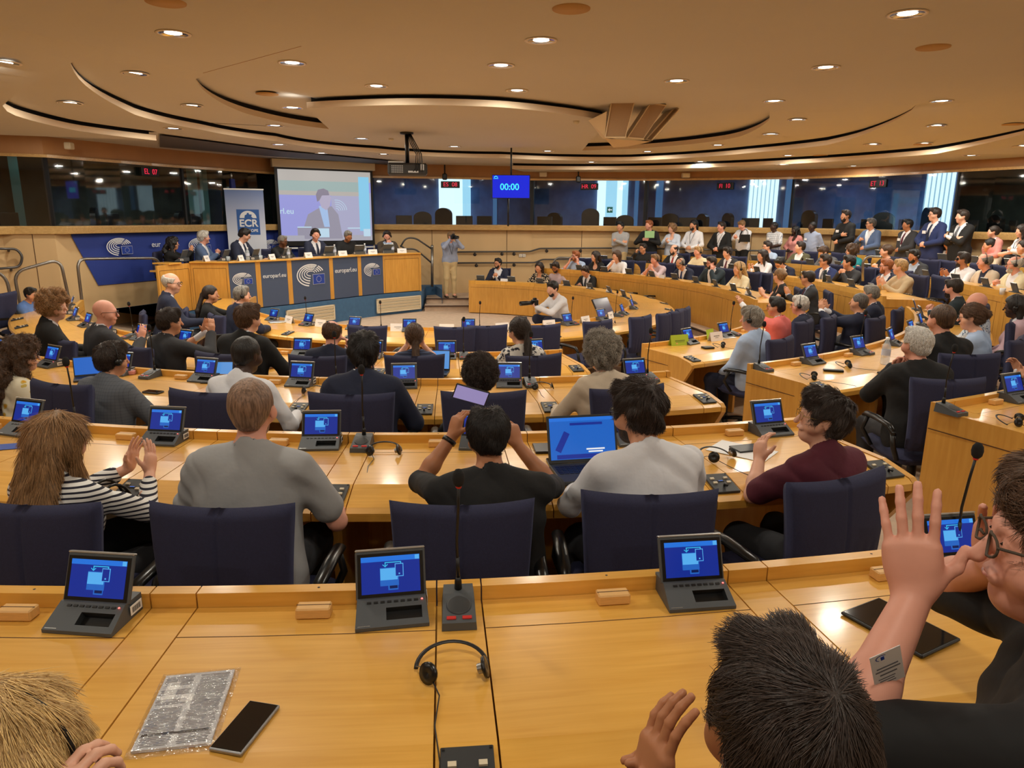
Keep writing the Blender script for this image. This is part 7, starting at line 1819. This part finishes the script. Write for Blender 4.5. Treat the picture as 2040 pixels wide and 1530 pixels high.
slab('notebook', on_desk(4, 1083, 895), (.10, .14, .012), M_BLACK, .1, 'small closed black notebook on the desk left of the laptop', 'notebook')
slab('mobile_phone', on_desk(4, 1108, 926), (.075, .15, .009), M_BLACK, .12, 'black smartphone lying below the small notebook', 'phone', face=M_GLOSS)
def laptop(name, loc, rz, label, screen, open_=1.9, s=1.0, body=M_GREYD):
    e = empty(name, loc, rz, label, 'laptop'); e.scale = (s, s, s)
    mb = MB(); mb.box((0, 0, .009), (.34, .235, .018), body, bev=.003); bs = mb.build('base', e)
    mb = MB()
    for i in range(13):
        for j in range(5): mb.box((-.145 + i * .0242, .07 - j * .021, .0188), (.02, .017, .002), M_BLACK)
    mb.build('keyboard', bs)
    R = Matrix.Rotation(-(open_ - pi / 2), 3, 'X'); mb = MB()
    def Q(x, y, z): v = R @ Vector((x, y, z)); return (v.x, v.y + .115, v.z + .018)
    mb.box(Q(0, .004, .112), (.34, .008, .224), body, R=R, bev=.002); ld = mb.build('lid', e)
    mb = MB(); mb.box(Q(0, -.0012, .115), (.318, .001, .196), screen, R=R)
    if 'blue web page' in label:
        mb.box(Q(0, -.002, .205), (.318, .0008, .016), E_BAR, R=R); mb.box(Q(.02, -.0024, .182), (.16, .0008, .012), E_BG, R=R); mb.box(Q(-.1, -.0022, .1), (.03, .0006, .1), E_BG, R=R @ Matrix.Rotation(.5, 3, 'Y')); mb.box(Q(.02, -.0022, .03), (.3, .0006, .02), E_BG, R=R)
        for k, w2 in ((0, .09), (1, .07)): mb.box(Q(.06, -.003, .062 - k * .012), (w2, .0006, .007), MATS['sign white'], R=R)
    mb.build('display', ld); return e
E_LAP = emis('laptop blue', rgb(30, 110, 215), .9); E_LAP2 = emis('laptop pale blue', rgb(96, 160, 232), .95)
l = on_desk(4, 1178, 945); laptop('laptop', l, rtan(4, find(4, 1178), .3) + .05, 'open laptop showing a blue web page before the bearded man in white', E_LAP)
l = on_desk(2, 862, 745); laptop('laptop', l, rtan(2, find(2, 862), .3) - .1, 'open laptop with a pale blue screen right of the braided woman', E_LAP2, s=.85)
l = on_desk(2, 430, 712); laptop('laptop', l, .5, 'dark laptop standing open between the clapping man and the black suit', M_GLOSS, s=.9)
l = on_desk(3, 182, 755); laptop('laptop', l, .5, 'open laptop with a blue screen left of the headphone wearer in grey check', E_LAP, s=.7)
l = on_desk(3, 432, 760); laptop('laptop', l, .05, 'open laptop with bright reflections left of the white-shirted young man', E_LAP2, s=.6)
slab('notebook', on_desk(2, 640, 748), (.3, .2, .014), M_SILV, .5, 'closed grey laptop or folder on the desk behind the bald man in navy', 'notebook')
slab('wallet', on_desk(2, 1410, 694), (.12, .09, .02), M_BLACK, .3, 'dark wallet on the desk before the pale blue jacket', 'wallet')
slab('remote_control', on_desk(3, 1660, 740), (.05, .16, .018), M_BLACK, 1.3, 'black handheld device between the two headsets on the third row', 'remote')
slab('mobile_phone', on_desk(3, 305, 782), (.07, .14, .01), M_BLACK, 1.3, 'black phone under the hand of the grey checked jacket', 'phone', face=M_GLOSS)
slab('paper_sheet', on_desk(4, 1478, 898), (.21, .297, .001), M_WHITE, .9, 'white sheet of paper under the maroon polo arm', 'paper', bev=0)
slab('tablet', on_desk(4, 1490, 894, .004), (.16, .1, .008), M_BLACK, .3, 'dark tablet lying on the white sheet', 'tablet')
slab('paper_sheet', on_desk(1, 1185, 655), (.21, .297, .001), M_WHITE, .4, 'white sheet on the right bend of the innermost desk', 'paper', bev=0)
slab('notebook', on_desk(1, 552, 642), (.24, .2, .012), M_SILV, .5, 'grey magazine on the innermost desk right of the black suit', 'notebook')
slab('paper_sheet', on_desk(2, 690, 742), (.2, .1, .001), M_WHITE, .2, 'white slip of paper near the bald man in navy', 'paper', bev=0)
slab('paper_sheet', on_desk(2, 1437, 672), (.3, .2, .006), M_WHITE, .3, 'white papers on the desk behind the white name card', 'paper', bev=0)
slab('folded_scarf', on_desk(3, 250, 745), (.16, .09, .03), cloth('rose'), .2, 'pink checked cloth folded behind the terminal near the grey jacket', 'cloth')
slab('brochure', on_desk(4, 15, 890), (.2, .1, .002), mat('brochure blue', rgb(40, 80, 170), .5), .3, 'blue and white leaflet at the left edge of the fourth row desk', 'leaflet', bev=0)
slab('open_folder', (*pix(1590, 516, RINGS[14][3]), RINGS[14][3] + .003), (.5, .3, .01), M_WHITE, .3, 'open white folder before the olive blazer', 'folder')
slab('book', on_desk(3, 1868, 622), (.3, .22, .03), mat('book tan', rgb(196, 160, 110), .6), .1, 'white and tan notebook at the far end of the third row', 'book')
def bottle(loc, s, label, group=None):
    e = empty('water_bottle', loc, 0, label, 'bottle', group); e.scale = (s,) * 3
    mb = MB(); mb.lathe([(0, .002), (.030, .002), (.033, .01), (.033, .05), (.030, .055), (.033, .06), (.033, .13), (.030, .15), (.014, .185), (.013, .2)], mat('clear plastic', rgb(214, 228, 240), .12, alpha=.38), 20); mb.build('body', e)
    mb = MB(); mb.lathe([(.0336, .075), (.0336, .12)], mat('bottle label', rgb(196, 208, 236), .5), 20); mb.build('label', e)
    mb = MB(); mb.lathe([(.015, .198), (.015, .215), (0, .216)], M_WHITE, 14); mb.build('cap', e); return e
l = on_desk(3, 1762, 726); bottle(l, 1.15, 'clear plastic water bottle beside the elderly priest')
def pod_at(px, back, dz=0):
    xs_ = [proj(*p, ZT)[0] for p in pl]; X = float(np.interp(px, xs_, [p[0] for p in pl])); Y = float(np.interp(px, xs_, [p[1] for p in pl])); k = (hypot(X, Y) + back) / hypot(X, Y)
    a = atan2(Y - MC[1], X - MC[0]); return (X * k, Y * k, ZT + dz), a + pi / 2
for px, lb in ((487 + 7, 'young man with glasses'), (575, 'elderly man in black'), (667, 'bishop, at his right hand'), (727, 'bishop, at his left hand'), (782, 'man in the brown jacket')):
    l, a = pod_at(px, .22); bottle(l, 1.15, f'small water bottle on the podium beside the {lb}')
for px, lb in ((411, 'grey-haired man in blue-grey'), (479, 'young man with glasses'), (541, 'elderly man in black'), (613, 'man in the middle'), (682, 'bishop'), (742, 'man in the brown jacket'), (800, 'empty right end')):
    l, a = pod_at(px, .1); put(P_CARD, l, a + pi, f'white name card on the podium before the {lb}', 'name card', None, 1.05)
for px, lb in ((363, 'curly-haired woman'), (447, 'grey-haired man in blue-grey'), (506, 'young man with glasses'), (569, 'elderly man in black'), (653, 'man in the middle'), (715, 'bishop'), (773, 'man in the brown jacket')):
    l, a = pod_at(px, .3); put(P_DEV, l, a, f'terminal seen from behind on the podium before the {lb}', 'terminal', None, 1.25)
for px, lb in ((455, 'left'), (520, 'middle')):
    l, a = pod_at(px, .15); mb = MB(); mb.lathe([(0, .002), (.03, .002), (.036, .09), (.034, .09), (.028, .006), (0, .006)], MATS['clear plastic'], 18); o = mb.build('drinking_glass', None, l); tag(o, f'empty drinking glass on the podium desk, {lb} one', 'glass')
mb = MB(); mb.lathe([(0, 0), (.03, 0), (.038, .09), (.035, .09), (.028, .006), (0, .006)], M_WHITE, 18); o = mb.build('paper_cup', None, (*pix(1996, 587, RINGS[14][3]), RINGS[14][3])); tag(o, 'white paper cup before the white-bearded man', 'cup')
mb = MB(); mb.lathe([(0, 0), (.035, 0), (.037, .16), (.025, .19), (.025, .23), (0, .232)], cloth('petrol'), 18); o = mb.build('thermos_flask', None, (*pix(1642, 563, RINGS[13][3]), RINGS[13][3])); tag(o, 'dark flask on the desk before the striped tie man', 'flask')
# large flat display lying against the right bend of the innermost desk
d0 = Vector(pixd(1210, 628, 12.6)); e = empty('floor_display', d0, .95, 'large flat floor display leaning inside the right bend of the inner desk', 'screen'); e.scale = (.55, .55, .55)
mb = MB(); R = Matrix.Rotation(-.5, 3, 'X'); mb.box(R @ Vector((0, .03, .3)), (1.0, .05, .62), M_BLACK, R=R, bev=.01); mb.build('housing', e); mb = MB(); mb.box(R @ Vector((0, .002, .3)), (.95, .004, .56), mat('display off', rgb(92, 88, 110), .15), R=R); mb.build('display', e); mb = MB(); mb.box((0, .1, -.3), (.5, .3, .05), M_BLACK, bev=.01); mb.tube([(0, .1, -.3), (0, .1, .2)], .03, M_BLACK); mb.build('stand', e)
# things held in hands
def held_phone(info, idx, label, lit=None, rz=0, size=(.15, .075), off=(0, 0, 0), tilt=-1.2):
    Sh, El, Wt, u, n, cu, sd = info['arms'][idx]; p = Wt + u * .10 + n * .02 + np.array(off); l = info['W'](p)
    mb = MB(); mb.box((0, 0, 0), (size[0], .009, size[1]), M_BLACK, bev=.002); o = mb.build('mobile_phone', None, l); o.rotation_euler = (tilt + pi / 2, rz, info['face']); tag(o, label, 'phone')
    if lit: mb = MB(); mb.box((0, -.0052, 0), (size[0] * .94, .0006, size[1] * .9), lit); mb.build('display', o)
    return o
E_PH = emis('phone picture', rgb(176, 160, 214), .8)
o = held_phone(PI_['phone'], 1, 'smartphone held up sideways by the man in the black shirt, showing the room', E_PH, .3); o.location = pixd(938, 786, 3.0)
# camera equipment
def camera(info, label, lens, yaw_):
    Sh, El, Wt, u, n, cu, sd = info['arms'][0]; S2, E2, W2, u2, n2, c2, s2 = info['arms'][1]; c = (Wt + u * .07 + W2 + u2 * .07) / 2; e = empty('photo_camera', info['W'](c), info['face'] + yaw_, label, 'camera')
    mb = MB(); mb.box((0, 0, .01), (.15, .075, .10), M_BLACK, bev=.012); mb.box((0, 0, .075), (.06, .06, .04), M_BLACK, bev=.01); mb.build('body', e)
    mb = MB(); mb.lathe([(0, 0), (.036, 0), (.036, lens * .4), (.040, lens * .45), (.040, lens), (.034, lens), (.033, lens - .01), (0, lens - .012)], M_BLACK, 24, Matrix.Translation((0, .035, .01)) @ Matrix.Rotation(-pi / 2, 4, 'X')); mb.build('lens', e); return e
camera(PI_['photog'], 'black camera with zoom lens held by the standing photographer', .16, .3); camera(PI_['kneel'], 'black camera with a long white-banded telephoto lens held by the crouching photographer', .28, .1)
# handbags
def bag(loc, rz, s, label):
    e = empty('handbag', loc, rz, label, 'handbag'); e.scale = (s,) * 3; mb = MB(); M_ = mat('bag leather', rgb(16, 16, 17), .3)
    mb.prism([(-.17, 0), (.17, 0), (.15, .24), (-.15, .24)], -.06, .06, M_, Matrix.Rotation(pi / 2, 4, 'X')); mb.build('body', e)
    for sy in (-.05, .05): mb = MB(); mb.tube([(.09 * cos(a), sy, .24 + .16 * sin(a)) for a in np.linspace(0, pi, 14)], .007, M_, 8); mb.build('handle', e)
    return e
X, Y = pix(228, 1055, 1.05); bag((X, Y, .92), .9, .85, 'black leather handbag on the chair beside the striped top woman')
bag(pixd(1483, 482, wdist(1483) - .95), 0, .75, 'small black handbag held by the man texting in the white shirt')
l = pixd(1294, 467, wdist(1293) - .80); slab('green_folder', l, (.26, .18, .01), mat('folder green', rgb(150, 196, 140), .6), 0, 'pale green folder held against the black sweater', 'folder', tilt=(pi / 2, 0, .1))
# plastic visitor badge on the near man's sleeve
p = pixd(1768, 1330, 1.20); e = empty('visitor_badge', p, .3, 'white visitor card with small print hanging at the black t-shirt sleeve', 'badge'); e.rotation_euler = (.25, -.42, .1)
mb = MB(); mb.box((0, 0, 0), (.054, .0012, .085), M_WHITE, bev=.0004); mb.build('card', e)
mb = MB(); mb.box((-.006, -.001, .03), (.006, .0006, .008), M_FLAG); arcstrip(mb, .010, .007, .0015, .6, 4.2, M_FLAG, -.008, .032, -.0012, 12)
for k, (x, z, w2) in enumerate(((0, .006, .038), (0, -.002, .044), (0, -.012, .030), (-.004, -.022, .03), (-.004, -.028, .026), (-.004, -.034, .03))): mb.box((x, -.001, z), (w2, .0005, .003 if k < 3 else .0018), mat('print grey', rgb(120, 120, 128), .8))
mb.build('print', e)
X, Y = pix(1790, 1250, z5 + .002); slab('tablet', (X, Y, z5 + .002), (.17, .24, .009), M_BLACK, .5, 'black tablet on the nearest desk behind the raised forearm', 'tablet', face=M_GLOSS)

# ============================================================ LABELS THAT SINGLE OUT THE REPEATS
ORD = 'first second third fourth fifth sixth seventh eighth ninth tenth eleventh twelfth thirteenth fourteenth fifteenth sixteenth seventeenth eighteenth nineteenth twentieth'.split() + ['last'] * 20
def short(l, n):
    w_ = l.replace(',', '').split()[:n]
    while w_[-1] in ('in', 'a', 'the', 'with', 'and', 'of', 'at', 'to', 'by', 'his', 'her', 'on', 'over', 'from', 'two', 'behind', 'holding', 'white', 'dark', 'black', 'short', 'light', 'navy', 'resting', 'up', 'both', 'headphones_'): w_.pop()
    return ' '.join(w_)
bpy.context.view_layer.update()
taken = {}
for o, kind_, row, k, mid in TODO:
    p = o.matrix_world.translation; best = None
    for q in PEOPLE:
        d = (q.matrix_world.translation - p).length
        if d < 1.15 and (best is None or d < best[0]): best = (d, q)
    lb = None
    if best and kind_ == 'desk terminal': lb = 'desk terminal in front of the ' + short(best[1]['label'], 10)
    if lb is None or lb in taken.values():
        side = 'from the left' if 'far' not in row else 'from the aisle'
        lb = f'{kind_} on the {row}, {ORD[k - 1]} {side}'
    taken[o.name] = lb; o['label'] = lb
for pre in ('black office chair', 'black monitor'):
    L_ = sorted((x, o, l) for o, x, l in BT if l.startswith(pre))
    for i, (x, o, l) in enumerate(L_): o['label'] = f'{l}, {ORD[i]} from the left'
lv = {}
for o, z, x in LV:
    if x is not None: lv.setdefault(round((H0 - z) / HS), []).append((x, o.location.y, o))
for k, L_ in lv.items():
    L_.sort(key=lambda t: t[0])
    for i, (x, y, o) in enumerate(L_): o['label'] = f"round downlight in the {['highest', 'second', 'third', 'lowest'][min(3, k)]} ceiling step, {ORD[i]} from the left"
